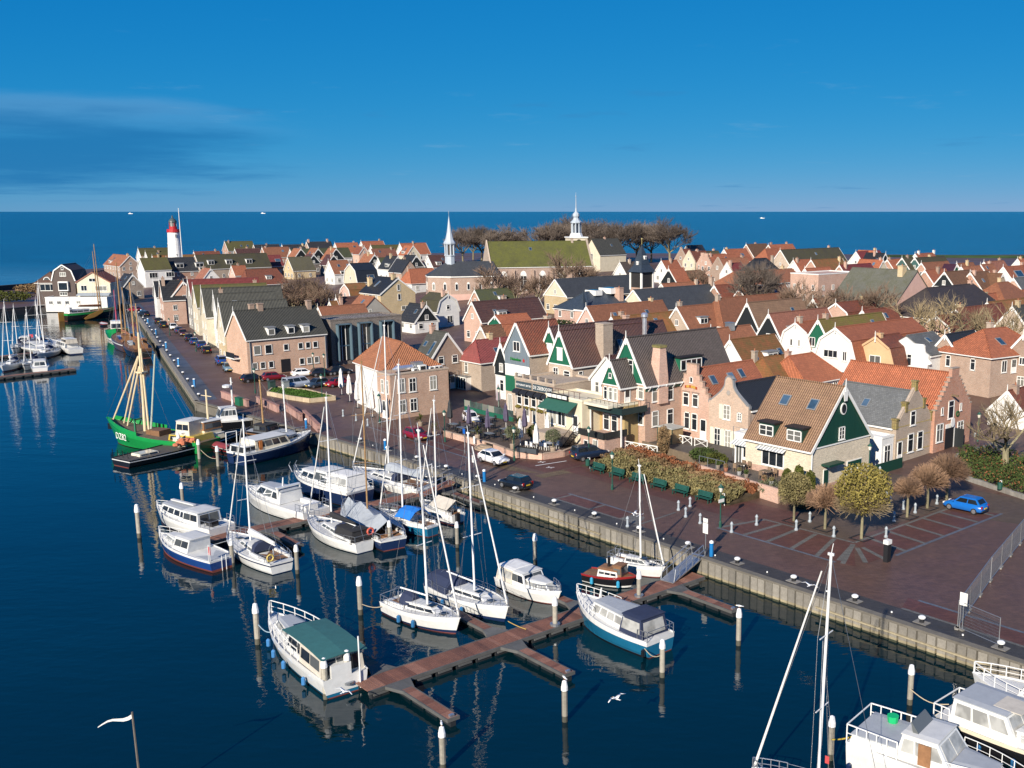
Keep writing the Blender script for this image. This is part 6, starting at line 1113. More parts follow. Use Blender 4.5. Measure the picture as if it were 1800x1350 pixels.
b = Boat('white cabin cruiser with grey roof beside the blue motor boat', (277, 900), (391, 931), (GEL, GEL, GEL, BLKH, BOOT), 3.2, 1.6, 1.2, .85, group='motor cruisers in the marina')
b.block('cabin', .34, .86, 2.5, .95, .6, .0, .15, GEL, wins=4, roof=DECKG, w1=1.5); b.block('wheelhouse', .18, .42, 2.5, 1.15, .2, .1, .12, GEL, wins=2, roof=DECKW, back=2); b.rail(.4, .99, .5, 6, WHITE).rail(.0, .12, .7, 2); b.add('engine_cover', BLKH, lambda m, s: m.cbox(s.xt(.1), .3, 1.2, .9, .7, .5)); b.add('roof_boxes', DECKW, lambda m, s: m.box(s.xt(.4), -.2, 2.5, s.xt(.75), .1, 2.62))
sail('white ketch with navy stripe and cream sail cover at the pontoon end', (402, 942), (495, 989), WNV, 11.0, cover=WHC, tr=.6, boom=.46).add('lifebuoy', M('paint', (0.6, 0.45, 0.12), 0.6), lambda m, s: [m.tube((s.xt(.01), .9 + .28 * cos(a * .785), 1.5 + .28 * sin(a * .785)), (s.xt(.01), .9 + .28 * cos((a + 1) * .785), 1.5 + .28 * sin((a + 1) * .785)), .07) for a in range(8)])
b = Boat('sleek white motor yacht with dark windscreen and open cockpit', (433, 866), (557, 902), (GEL, GEL, GEL, GEL, NAVY), 3.5, 1.7, 1.2, .88, group='motor cruisers in the marina')
b.block('cabin', .34, .8, 2.7, 1.2, 1.3, .0, .2, GEL, wins=3, roof=DECKG, w1=1.6); b.block('fore_coachroof', .7, .93, 1.7, .4, .8, 0, .1, GEL, wins=0, front=0, roof=DECKW, w1=.7); b.add('radar_arch', GEL, lambda m, s: (m.box(s.xt(.36), -1.3, 1.4, s.xt(.38), -1.2, 2.9), m.box(s.xt(.36), 1.2, 1.4, s.xt(.38), 1.3, 2.9), m.box(s.xt(.36), -1.3, 2.8, s.xt(.39), 1.3, 2.95), m.tube((s.xt(.45), 0, 2.7), (s.xt(.44), 0, 3.6), .1, .06))); b.add('cockpit_seats', WHC, lambda m, s: (m.box(s.xt(.08), -1.2, 1.2, s.xt(.3), -.7, 1.6), m.box(s.xt(.04), -.5, 1.2, s.xt(.1), .9, 1.7))); b.rail(.5, .99, .6, 6).rail(.0, .1, .7, 2)
b = Boat('navy hulled yacht with white superstructure and grey canvas aft tent', (518, 842), (634, 872), (GEL, NAVY, NAVY, NAVY, BOOT), 3.8, 1.8, 1.5, .9, group='motor cruisers in the marina')
b.block('saloon', .3, .84, 3.0, 1.0, .7, .0, .2, GEL, wins=4, roof=DECKW, w1=1.7); b.block('canvas_tent', .02, .34, 3.0, 1.45, .5, .5, .5, WHC, wins=2, front=0, glass=CURT, roof=WHC, z0=1.5); b.block('wheelhouse', .34, .56, 2.6, 1.5, .5, .2, .25, GEL, wins=2, roof=DECKW); b.rail(.3, .99, .7, 7).rail(.0, .3, .8, 4, WHITE); b.add('davits', STEEL, lambda m, s: [m.path([(s.xt(.98), y, 1.8), (s.xt(1.03), y, 2.5), (s.xt(1.0), y, 2.9)], .04) for y in (-.4, .4)])
b = sail('white cruising yacht with black cockpit tent and wooden mizzen mast', (542, 913), (641, 954), (GEL, GEL, GEL, GEL, NAVY), 12.0, cover=BLKC, tr=.55, boom=.42); b.block('cockpit_tent', .04, .36, 2.2, 1.0, .4, .2, .3, BLKC, wins=0, front=0, roof=BLKC); b.add('lifebuoy', M('paint', (0.6, 0.1, 0.06), 0.6), lambda m, s: [m.tube((s.xt(.03) + .0, -.8 + .3 * cos(a * .785), 1.7 + .3 * sin(a * .785)), (s.xt(.03), -.8 + .3 * cos((a + 1) * .785), 1.7 + .3 * sin((a + 1) * .785)), .09) for a in range(8)])
b = sail('dark hulled ketch wrapped in grey tarpaulin with wooden mast', (606, 893), (692, 949), (GEL, NAVY, NAVY, NAVY, BOOT), 15.0, mat=WOODM, cover=None, boom=0, tr=.6, spray=None, jib=False, mt=.5)
b.add('tarpaulin', TARP, lambda m, s: m.loft([[(s.xt(.1) + (s.xt(.9) - s.xt(.1)) * i / 6, y * hb(.1 + .8 * i / 6, s.B, .6) * 1.02, s.fs + (1.7 - abs(y) * 1.35) * (.8 + .2 * sin(i * 2.1))) for y in (-1, -.6, -.25, 0, .25, .6, 1)] for i in range(7)], 0, False, False)).modifiers.new('t', 'SOLIDIFY').thickness = .04
b = sail('light blue hulled sloop with bright blue cockpit cover', (667, 901), (761, 926), (GEL, TEALH, TEALH, TEALH, BOOT), 14.5, cover=None, boom=0, tr=.55, spray=None, mt=.55); b.add('cockpit_cover', BLUC, lambda m, s: m.loft([[(s.xt(.22) + (s.xt(.5) - s.xt(.22)) * i / 3, y * 1.3, s.fs + 1.3 - abs(y) ** 2 * .8 + .1 * sin(i)) for y in (-1, -.5, 0, .5, 1)] for i in range(4)], 0, False, False)).modifiers.new('t', 'SOLIDIFY').thickness = .04
b = sail('white sloop with beige cockpit tent and outboard motor', (738, 884), (806, 906), WHH, 10.5, cover=None, boom=0, tr=.75, spray=None); b.add('cockpit_tent', BGEC, lambda m, s: m.loft([[(s.xt(.05) + (s.xt(.5) - s.xt(.05)) * i / 3, y * 1.15, s.fs + 1.35 - abs(y) * .75) for y in (-1, -.5, 0, .5, 1)] for i in range(4)], 0, False, False)).modifiers.new('t', 'SOLIDIFY').thickness = .04; b.add('outboard_motor', BLKH, lambda m, s: m.cbox(s.xt(0) - .25, .3, .3, .35, .35, .9))
b = sail('big sloop under long grey boom tent close to the quay wall', (620, 826), (752, 858), (GEL, GEL, GEL, NAVY, NAVY), 16.5, cover=TARP, tr=.6, boom=.5, mt=.5, spray=NAVC); b.add('boom_tent', TARP, lambda m, s: m.loft([[(s.xt(.02) + (s.xt(.48) - s.xt(.02)) * i / 6, .75 * cos(a / 6 * pi), 2.1 + .75 * (.75 + .25 * sin(i * 1.3 + 1)) * sin(a / 6 * pi)) for a in range(7)] for i in range(7)])); b.add('radar_arch', SPAR, lambda m, s: (m.tube((s.xt(.03), -1, 1), (s.xt(.03), -1, 3.2), .05), m.tube((s.xt(.03), 1, 1), (s.xt(.03), 1, 3.2), .05), m.tube((s.xt(.03), -1, 3.2), (s.xt(.03), 1, 3.2), .06)))
# ---- lower right corner
b = Boat('white cruiser with wooden door and high aft deck, bottom right corner', (1800, 1372), (1510, 1278), (GEL, GEL, GEL, GEL, NAVY), 3.4, 1.6, 1.8, .92, group='motor cruisers in the marina', dip=1.0, dz=2.0, L=9.5, anchor='s')
b.block('aft_cabin', .02, .3, 3.1, .5, .1, .1, .1, GEL, wins=0, front=0, roof=DECKG, z0=1.8); b.block('wheelhouse', .28, .6, 2.9, 1.35, .9, .3, .22, GEL, wins=3, glass=CURT, roof=DECKW, z0=1.75); b.block('fore_cabin', .58, .86, 2.4, .6, .7, 0, .15, GEL, wins=2, glass=CURT, roof=DECKG, w1=1.3)
b.add('saloon_door', TEAK, lambda m, s: m.box(s.xt(.41), -1.46, 1.8, s.xt(.48), -1.40, 2.95)); b.add('windscreen', [SPAR, BGL], lambda m, s: (m.hexa([(s.xt(.36), -1.0, 3.1), (s.xt(.4), -1.0, 3.1), (s.xt(.4), 1.0, 3.1), (s.xt(.36), 1.0, 3.1), (s.xt(.34), -.9, 3.7), (s.xt(.345), -.9, 3.7), (s.xt(.345), .9, 3.7), (s.xt(.34), .9, 3.7)], 1),)); b.rail(.0, .3, 1.0, 5, WHITE, r=.04, close=True).rail(.55, .99, .8, 6, WHITE); b.add('bucket', M('paint', (0.01, 0.45, 0.15), 0.5), lambda m, s: m.lathe([(.25, 2.3), (.32, 2.8)], 10, (s.xt(.16), .9, 0))); b.fenders((.03, .35), -1, NAVY)
b = Boat('white and black cruiser with large curtained windows at the right edge', (1835, 1300), (1664, 1236), (CRM, BLKH, BLKH, BLKH, BOOT), 3.3, 1.4, 1.2, .9, group='motor cruisers in the marina', L=10, anchor='s', dz=1.5)
b.block('saloon', .1, .5, 3.0, 1.45, .8, .15, .18, GEL, wins=3, glass=CURT, roof=DECKG, z0=1.25, back=2); b.block('fore_cabin', .48, .86, 2.6, .8, .8, 0, .15, GEL, wins=3, glass=CURT, roof=DECKW, w1=1.3); b.rail(.0, .1, .8, 2, WHITE, r=.04).rail(.5, .99, .7, 6, WHITE); b.fenders((.06, .3, .5), -1); b.add('roof_hatch', BGEC, lambda m, s: m.cbox(s.xt(.4), 0, 2.78, 1.6, 1.6, .06))
b = Boat('white motor boat with pointed bow and radar dome by the quay, right edge', (1711, 1166), (1850, 1206), (GEL, GEL, GEL, GEL, NAVY), 3.2, 1.7, 1.2, .85, group='motor cruisers in the marina', L=9, dz=2.3)
b.block('cabin', .2, .68, 2.4, 1.0, .6, .1, .15, GEL, wins=3, roof=DECKW, w1=1.6); b.rail(.45, .99, .75, 6, WHITE, r=.035); b.add('radar_dome', GEL, lambda m, s: m.lathe([(.1, 2.4), (.45, 2.5), (.45, 2.75), (.2, 2.95)], 12, (s.xt(.5), 0, 0)))
b = sail('white sloop with tall mast and furled jib, hull below the frame', (1322, 1362), (1560, 1450), WHH, 12.5, cover=NAVC, mt=.5, dz=.9); b.add('ensign', M('cloth', (0.5, 0.06, 0.06), 0.8), lambda m, s: m.box(s.xt(.5) - .3, -.6, 2.6, s.xt(.5) - .08, -.58, 3.0))
# ---- west basin: fishing boats and old ships
def letters(b, t, body, size, mat, side=-1, zf=.6):
    y = side * (hb(t, b.B, b.tr) * .99 + .03); t2 = t + .06; y2 = side * (hb(t2, b.B, b.tr) * .99 + .03)
    a = math.atan2(y2 - y, (t2 - t) * b.L) if side < 0 else math.atan2(y - y2, -(t2 - t) * b.L)
    me = text(body, size, mat, b.o, (b.xt(t), y - .03 * (1 if side < 0 else -1), b.z(t) * zf), (pi / 2, 0, a), 'registration', .015)
b = Boat('green fishing cutter DZ82 with tall cream masts and yellow wheelhouse', (189, 752), (368, 770), (GRN, GRN, GRN, GRN, BOOT), 5.2, 3.2, 1.5, .7, name='fishing_cutter', cat='fishing boat', group='fishing boats and old ships', deck=M('wood', (0.16, 0.12, 0.08)), dz=1.8, rake=1.6, dip=3.0)
letters(b, .74, 'DZ82', 1.15, WHITE, 1, .62); b.block('wheelhouse', .1, .24, 3.0, 2.3, .3, .1, .15, CRM, wins=2, v=(.55, .85), roof=DECKW, z0=1.6); b.block('deckhouse', .04, .3, 3.4, 1.0, .2, .2, .1, M('gloss', (0.5, 0.36, 0.05), 0.3), wins=2, front=0, z0=1.2); b.block('hatch_coaming', .42, .55, 2.0, .7, .05, .05, .05, TEAK, wins=0, front=0)
b.add('bulwark', GRN, lambda m, s: [m.hexa([(s.xt(t), sg * hb(t, s.B, .7) - .05, s.z(t)), (s.xt(t + .05), sg * hb(t + .05, s.B, .7) - .05, s.z(t + .05)), (s.xt(t + .05), sg * hb(t + .05, s.B, .7) + .02, s.z(t + .05)), (s.xt(t), sg * hb(t, s.B, .7) + .02, s.z(t)), (s.xt(t), sg * hb(t, s.B, .7) - .05, s.z(t) + .5), (s.xt(t + .05), sg * hb(t + .05, s.B, .7) - .05, s.z(t + .05) + .5), (s.xt(t + .05), sg * hb(t + .05, s.B, .7) + .02, s.z(t + .05) + .5), (s.xt(t), sg * hb(t, s.B, .7) + .02, s.z(t) + .5)]) for sg in (-1, 1) for t in [.55 + .05 * i for i in range(8)]])
MAST = M('paint', (0.68, 0.56, 0.36), 0.5)
b.add('mast', MAST, lambda m, s: (m.tube((s.xt(.62), 0, 1.2), (s.xt(.6), 0, 14.5), .2, .14, 8), m.tube((s.xt(.58), 0, 1.2), (s.xt(.59), 0, 12.5), .14, .1, 8), m.box(s.xt(.57), -.5, 9.4, s.xt(.63), .5, 9.6)))
for n, (p, q) in enumerate((((.62, 0, 11.5), (.93, .3, 2.6)), ((.62, 0, 11.5), (.86, -.4, 2.2)), ((.62, 0, 10.2), (.80, 0, 2.0)), ((.56, 0, 2.0), (.42, .6, 12.0)))): b.add('derrick_boom', MAST if n < 3 else M('paint', (0.45, 0.5, 0.42), 0.5), lambda m, s: m.tube((s.xt(p[0]), p[1], p[2]), (s.xt(q[0]), q[1], q[2]), .12, .09, 6))
b.add('rigging', WIRE, lambda m, s: [m.tube(p, q, .02, .02, 3) for p, q in (((s.xt(.6), 0, 14), (s.xt(.99), 0, 3.4)), ((s.xt(.6), 0, 14), (s.xt(.2), 0, 3.8)), ((s.xt(.6), 0, 12), (s.xt(.5), 2.3, 1.6)), ((s.xt(.6), 0, 12), (s.xt(.5), -2.3, 1.6)), ((s.xt(.42), .6, 12), (s.xt(.1), .6, 3.8)), ((s.xt(.42), .6, 12), (s.xt(.6), 0, 12)))])
b.add('winch_frame', M('paint', (0.03, 0.2, 0.1), 0.5), lambda m, s: (m.box(s.xt(.64), -1.2, 1.6, s.xt(.65), -1.0, 3.6), m.box(s.xt(.64), 1.0, 1.6, s.xt(.65), 1.2, 3.6), m.box(s.xt(.64), -1.2, 3.4, s.xt(.65), 1.2, 3.6))); b.add('anchor', BLKH, lambda m, s: m.cbox(s.xt(1) - .1, -.3, 1.6, .5, .2, .8))
b = Boat('long black tug with white stripe and brown wooden wheelhouse', (440, 757), (212, 806), (BLKH, GEL, BLKH, BLKH, BOOT), 4.4, 1.5, .9, .8, name='tug_boat', cat='tug', group='fishing boats and old ships', deck=M('wood', (0.12, 0.1, 0.08)), dz=1.0)
b.block('deckhouse', .42, .74, 2.6, .8, .2, .1, .1, CRM, wins=0, front=0, roof=DECKW); b.block('wheelhouse', .58, .72, 2.2, 2.2, .15, .1, .1, CRM, wins=0, front=0, z0=1.3); b.block('wheelhouse_windows', .575, .725, 2.3, 1.0, .15, .1, .1, TEAK, wins=2, v=(.2, .8), front=3, back=2, roof=DECKW, z0=2.5); b.block('hatch', .1, .24, 1.8, .35, .1, .1, .1, CRM, wins=2, front=0); b.add('net_pile', M('cloth', (0.5, 0.16, 0.08), 0.9), lambda m, s: [m.lathe([(.1, 0), (.4, .15), (.35, .4), (.05, .5)], 7, (s.xt(.36 + .01 * i) + rnd.uniform(-.5, .5), -1.6 + rnd.uniform(-.4, .5), 1.3 + rnd.uniform(0, .4))) for i in range(10)]); b.add('lifeboat', GEL, lambda m, s: m.loft([[(s.xt(.44) + 1.6 * i / 3, .5 * k * cos(a / 3 * pi), 2.6 + .4 * k * sin(a / 3 * pi)) for a in range(6)] for i, k in ((0, .4), (1, 1), (2, 1), (3, .5))])); b.add('signal_mast', MAST, lambda m, s: (m.tube((s.xt(.66), 0, 3.4), (s.xt(.66), 0, 7.4), .14, .1), m.tube((s.xt(.66), -1, 6.6), (s.xt(.66), 1, 6.6), .05))); b.add('stern_rail', BLKH, lambda m, s: [m.tube((s.xt(.0), y, 1.2), (s.xt(.0), y, 2.0), .04) for y in (-1.5, -.5, .5, 1.5)])
b = Boat('navy blue cruiser with long white cabin, moored behind the tug', (547, 766), (414, 796), (GEL, NAVY, NAVY, NAVY, NAVY), 4.0, 2.1, 1.4, .85, group='fishing boats and old ships', dz=1.4, dip=2.2)
b.block('saloon', .16, .62, 3.0, 1.25, .7, .0, .15, CRM, wins=4, v=(.3, .85), roof=DECKW); b.block('fore_cabin', .6, .84, 2.2, .6, .9, 0, .12, GEL, wins=2, roof=DECKG, w1=1.2); b.block('stern_cabin', .02, .16, 2.9, .9, .0, .1, .1, GEL, wins=1, front=0, back=2); b.add('cabin_door', M('paint', (0.6, 0.2, 0.05), 0.5), lambda m, s: m.box(s.xt(.2), -1.52, 1.5, s.xt(.24), -1.46, 2.6)); b.rail(.55, .99, .7, 6).rail(.0, .15, .8, 2)
b = Boat('white wheelhouse cruiser between the cutter and the tug', (340, 741), (440, 731), (GEL, BLKH, BLKH, BLKH, BOOT), 3.4, 1.6, 1.2, .8, group='fishing boats and old ships', dz=1.4)
b.block('wheelhouse', .25, .6, 2.4, 1.7, .5, .2, .2, GEL, wins=4, v=(.45, .85), front=3, roof=DECKW); b.add('radar_mast', GEL, lambda m, s: (m.tube((s.xt(.3), 0, 3), (s.xt(.3), 0, 7.0), .15, .1), m.lathe([(.1, 5.6), (.6, 5.7), (.6, 6.0), (.2, 6.1)], 10, (s.xt(.3) + .6, 0, 0)), m.tube((s.xt(.3), -.8, 6.4), (s.xt(.3), .8, 6.4), .05)))
b = Boat('dark workboat with wooden mast against the quay', (520, 762), (440, 752), (BLKH, TEAK, BLKH, BLKH, BOOT), 3.6, 1.6, 1.3, .8, group='fishing boats and old ships', dz=1.4, deck=TARP); b.block('deckhouse', .2, .5, 2.2, .9, .2, .1, .1, BLKC, wins=2, roof=BLKC); b.mast(.3, 6.5, .13, WOODM, 0, None, False, .6); b.mast(.8, 6.0, .1, SPAR, 0, None, False, .5)
b = Boat('small open boat with dark red cover beside the mooring posts', (368, 776), (412, 788), (BLKH, REDH, BLKH, BLKH, BOOT), 2.0, .8, .7, .8, name='dinghy', group='fishing boats and old ships'); b.add('cover', M('cloth', (0.22, 0.03, 0.04), 0.85), lambda m, s: m.loft([[(s.xt(.15) + s.L * .6 * i / 4, .75 * y, .8 + .35 * (1 - y * y)) for y in (-1, -.5, 0, .5, 1)] for i in range(5)], 0, False, False)); b.add('goal_frame', SPAR, lambda m, s: (m.tube((s.xt(.1), -.7, .7), (s.xt(.08), -.7, 2.9), .06), m.tube((s.xt(.1), .7, .7), (s.xt(.08), .7, 2.9), .06), m.tube((s.xt(.08), -.7, 2.9), (s.xt(.08), .7, 2.9), .06)))
def oldship(label, bow, stern, cols, masts, B, leeb=None, deck=TEAK, L=None, fb=2.4, fs=1.9, cabins=((.12, .3, TEAK, 1.2),), dz=1.6):
    b = Boat(label, bow, stern, cols, B, fb, fs, .7, name='sailing_barge', cat='ship', group='fishing boats and old ships', deck=deck, dz=dz, L=L, dip=2.0, rake=.9)
    for t0, t1, mt, h in cabins: b.block('deckhouse', t0, t1, B * .5, h, .1, .1, .08, mt, wins=3, v=(.35, .7), roof=mt)
    for t, h, mt in masts:
        b.add('mast', mt, lambda m, s: m.tube((s.xt(t), 0, 1.4), (s.xt(t) - .02 * h, 0, 1.4 + h), .2, .1, 7)); b.add('boom', mt, lambda m, s: m.tube((s.xt(t), 0, 3.2), (s.xt(t) - min(s.L * .4, h * .45), 0, 3.6), .13, .1, 6)); b.add('furled_sail', M('cloth', (0.25, 0.10, 0.05), 0.9), lambda m, s: m.tube((s.xt(t) - .3, 0, 3.5), (s.xt(t) - min(s.L * .38, h * .42), 0, 3.85), .3, .15, 7))
        b.add('rigging', WIRE, lambda m, s: [m.tube((s.xt(t) - .02 * h, 0, 1.4 + h * .95), q, .02, .02, 3) for q in ((s.xt(1), 0, s.fb), (s.xt(t) - .5, B * .45, 1.8), (s.xt(t) - .5, -B * .45, 1.8), (s.xt(0), 0, s.fs + 1))])
    if leeb: b.add('leeboard', leeb, lambda m, s: m.loft([[(s.xt(.5) + x, y, z) for x, z in ((2.2, 2.2), (1.6, 2.5), (-1.8, 1.5), (-3.6, .5), (-3.2, .15), (-.5, .6), (1.8, 1.7))] for y in (-B / 2 - .2, -B / 2 - .08)])); b.add('rudder', leeb, lambda m, s: m.box(s.xt(0) - 1.5, -.1, -.3, s.xt(0), .1, 2.4))
    return b
BRN = M('gloss', (0.10, 0.05, 0.03), 0.4); DKS = (BRN, BRN, BLKH, BLKH, BOOT)
oldship('old brown fishing smack with blue deck hatch, third ship along the west quay', (207, 590), (232, 607), (BRN, GEL, BRN, BRN, BLKH), ((.6, 17.0, WOODM), (.3, 12.0, WOODM)), 5.0, L=19, cabins=((.1, .24, TEAK, 1.6), (.4, .6, BLUEH, .5)))
oldship('old dark fishing smack with brown wheelhouse nearest along the west quay', (226, 602), (262, 622), DKS, ((.55, 13.5, WOODM), (.25, 9.5, WOODM)), 4.8, L=16, cabins=((.08, .25, TEAK, 1.9), (.45, .65, TARP, .6)))
oldship('green hulled white striped fishing boat seen bow on at the basin end', (205, 590), (214, 553), (GRN, GRN, GRN, WHITE, BOOT), ((.45, 10.0, M('paint', (0.35, 0.04, 0.08), 0.5)),), 5.2, L=15, fb=3.2, fs=1.8, cabins=((.5, .68, GEL, 2.2),))
oldship('long green and black sailing barge with golden leeboard and rudder', (203, 546), (112, 554), (GRN, GRN, BLKH, BLKH, BOOT), ((.72, 19.0, WOODM), (.68, 17, WOODM)), 5.2, M('paint', (0.45, 0.23, 0.05), 0.5), fb=2.6, fs=2.0, cabins=((.08, .45, GEL, .9), (.06, .12, P_W, 1.6)))
b = Boat('tiny red and black rowing boat beside the long barge', (178, 567), (193, 573), (REDH, REDH, BLKH, BLKH, BLKH), 1.8, .8, .6, .7, L=4.5, name='dinghy', group='fishing boats and old ships', dz=.6)
# ---- left marina
for i, (bw, st, mh, lab) in enumerate((((4, 647), (36, 633), 11.5, 'white sloop nearest the left edge with tall bare mast'), ((42, 644), (72, 632), 10.0, 'white sloop with blue stripe between two taller masts'), ((64, 626), (97, 612), 14.0, 'largest white yacht of the left marina with tall mast'), ((22, 614), (42, 606), 8.5, 'small white sloop behind the left edge yacht'), ((80, 618), (60, 596), 9.5, 'grey masted sloop behind the largest left marina yacht'))):
    sail(lab, bw, st, WHH if i % 2 == 0 else WNV, mh, cover=NAVC if i % 2 else WHC)
b = Boat('white motor boat with stern towards us at the left pontoon', (70, 640), (72, 668), (GEL, GEL, GEL, NAVY, BOOT), 3.0, 1.5, 1.2, .8, group='motor cruisers in the marina', L=8); b.block('cabin', .3, .8, 2.2, .9, .8, .1, .15, GEL, wins=3, roof=DECKW, back=2); b.rail(.5, .99, .6, 4)
b = Boat('white motor yacht with dark canopy alone in the left basin', (103, 606), (134, 616), (GEL, GEL, GEL, NAVY, NAVY), 3.2, 1.6, 1.2, .85, group='motor cruisers in the marina'); b.block('cabin', .25, .8, 2.6, 1.0, .7, .1, .15, GEL, wins=4, roof=DECKW); b.block('flybridge', .2, .5, 2.3, .9, .3, .1, .15, BGEC, wins=2, z0=2.1, roof=DECKW); b.rail(.5, .99, .6, 5)
b = Boat('white motor boat with red ensign at the back of the left marina', (38, 602), (50, 596), WHH, 2.6, 1.3, 1.0, .8, group='motor cruisers in the marina', L=7); b.block('cabin', .3, .8, 2.0, .8, .7, .1, .15, GEL, wins=3, roof=DECKW); b.add('ensign', M('cloth', (0.5, 0.04, 0.06), 0.8), lambda m, s: m.box(s.xt(0), 0, 1.2, s.xt(0) + .05, .9, 1.9))
# ------------------------------------------------------------------ cars
TYRE = M('paint', (0.012, 0.012, 0.012), 0.85); RIM = M('metal', (0.6, 0.6, 0.62), 0.3); CGL = M('glass', (0.012, 0.016, 0.02), 0.05, (0.02, 0.025, 0.03)); LAMPR = M('gloss', (0.35, 0.01, 0.01), 0.2); LAMPW = M('gloss', (0.75, 0.75, 0.72), 0.1); PLATE = M('paint', (0.65, 0.45, 0.03), 0.5); TRIM = M('paint', (0.02, 0.02, 0.022), 0.6)
def paint(c): return M('gloss', c, 0.25)
def car(label, x, y, z, ang, col, kind='hatch', group='parked cars'):
    """x axis = nose. kinds: hatch, sedan, suv, mini, van"""
    L, Wd, Hh, hood, base, roofs, roofe, cowl, tail, belt = {'hatch': (4.0, 1.70, 1.48, .80, .28, -1.35, .30, .98, -1.85, .90), 'sedan': (4.2, 1.72, 1.45, .82, .28, -1.25, .25, 1.0, -1.9, .92), 'suv': (4.5, 1.84, 1.68, .98, .34, -1.9, .45, 1.15, -2.1, 1.05), 'mini': (3.7, 1.68, 1.42, .84, .27, -1.35, .40, .85, -1.72, .93), 'van': (4.9, 1.95, 1.95, 1.1, .34, -2.3, .9, 1.6, -2.4, 1.15)}[kind]
    t = thing('car', label, 'car' if kind != 'van' else 'van', (x, y, z), R(ang), group); P = paint(col)
    m = MB(); hl = L / 2
    st = [(-hl, .82, base + .15, belt - .12), (-hl + .12, .95, base, belt), (-hl * .55, 1.0, base - .05, belt + .02), (0, 1.0, base - .05, belt), (cowl - .1, 1.0, base - .05, belt - .01), (cowl + .1, .99, base - .05, hood + .06), (hl - .35, .95, base - .02, hood - .06), (hl - .08, .86, base, hood - .2), (hl, .72, base + .12, hood - .32)]
    m.loft([[(xx, -w * Wd / 2, lo + .1), (xx, -w * Wd / 2 * 1.0, (lo + hi) / 2 + .05), (xx, -w * Wd / 2 * .93, hi), (xx, w * Wd / 2 * .93, hi), (xx, w * Wd / 2, (lo + hi) / 2 + .05), (xx, w * Wd / 2, lo + .1), (xx, w * Wd / 2 * .9, lo), (xx, -w * Wd / 2 * .9, lo)] for xx, w, lo, hi in st])
    body = m.obj('body', P, t, smooth=True)
    w0, w1 = Wd / 2 * .91, Wd / 2 * .74
    b = [(tail, -w0, belt - .03), (cowl, -w0, belt - .04), (cowl, w0, belt - .04), (tail, w0, belt - .03)]; tp = [(roofs, -w1, Hh - .05), (roofe, -w1, Hh - .05), (roofe, w1, Hh - .05), (roofs, w1, Hh - .05)]
    cab = MB().hexa(b + tp).obj('cabin', P, t)
    MB().loft([[(roofs - .05, -w1, Hh - .05), (roofe + .05, -w1, Hh - .05), (roofe + .05, w1, Hh - .05), (roofs - .05, w1, Hh - .05)], [(roofs + .15, -w1 * .85, Hh), (roofe - .15, -w1 * .85, Hh), (roofe - .15, w1 * .85, Hh), (roofs + .15, w1 * .85, Hh)]]).obj('roof_panel', P if kind != 'mini' else paint((.006, .05, .07)), t)
    R_, L_ = [b[0], b[1], tp[1], tp[0]], [b[2], b[3], tp[3], tp[2]]
    for q, fl in ((R_, 0), (L_, 1)):
        for u0, u1 in ((.07, .46), (.5, .92)) if kind != 'van' else ((.04, .3), (.33, .64), (.68, .95)):
            a, c = (u0, u1) if not fl else (1 - u1, 1 - u0); MB().panel(q, a, c, .18, .88, .02, 0, .03).obj('side_window', CGL, cab)
    MB().panel([b[1], b[2], tp[2], tp[1]], .06, .94, .1, .92, .02, 0, .03).obj('windscreen', CGL, cab); MB().panel([b[3], b[0], tp[0], tp[3]], .1, .9, .25, .88, .02, 0, .03).obj('rear_window', CGL, cab)
    wm = cached('wheel', lambda: MB().lathe([(.2, -.1), (.3, -.11), (.31, 0), (.3, .11), (.2, .1)], 14).mesh('wheel', TYRE)); rm = cached('rim', lambda: MB().lathe([(.05, -.12), (.2, -.115), (.2, .115), (.05, .12)], 10).mesh('rim', RIM))
    for sx in (hl * .62, -hl * .62):
        for sy in (-1, 1):
            o = mobj('wheel', wm, t, (sx, sy * (Wd / 2 - .1), .31)); o.rotation_euler = (pi / 2, 0, 0); mobj('rim', rm, o)
    for sy in (-1, 1):
        MB().cbox(hl - .14, sy * Wd * .33, hood - .28, .2, .32, .15).obj('headlight', LAMPW, t); MB().cbox(-hl + .06, sy * Wd * .38, belt - .32, .12, .2, .3).obj('tail_light', LAMPR, t); MB().cbox(cowl - .15, sy * (Wd / 2 + .03), belt + .02, .12, .18, .12).obj('mirror', P, t)
    MB().box(-hl - .03, -.26, .55, -hl + .05, .26, .67).obj('number_plate', PLATE, t); MB().box(hl - .05, -.26, .42, hl + .03, .26, .53).obj('number_plate', PLATE, t)
    MB().box(hl - .12, -Wd * .3, base + .05, hl + .01, Wd * .3, base + .2).box(-hl - .01, -Wd * .36, base + .02, -hl + .1, Wd * .36, base + .16).obj('bumper_trim', TRIM, t)
    return t
def carsn(label, s, n, da, col, kind='hatch', **kw): x, y = XY(s, n); return car(label, x, y, kw.pop('z', 1.51), 133 + da, col, kind, **kw)
carsn('white sedan parked in front of the restaurant terrace', 37.9, 6.6, 180, (0.78, 0.78, 0.77), 'sedan')
carsn('black and teal small hatchback standing at the quay edge', 27.6, 1.9, 8, (0.008, 0.012, 0.02), 'mini')
carsn('dark red hatchback parked by the pub', 54.6, 6.9, 180, (0.20, 0.008, 0.02), 'hatch')
carsn('dark blue people carrier backed up to the low garden wall', 32.0, 15.8, -100, (0.012, 0.02, 0.04), 'suv')
carsn('bright blue hatchback on the square by the round tree row', -8.1, 28.2, 2, (0.01, 0.13, 0.46), 'hatch')
carsn('white car standing behind the dark parasols', 58.6, 17.8, 158, (0.78, 0.78, 0.77), 'hatch')
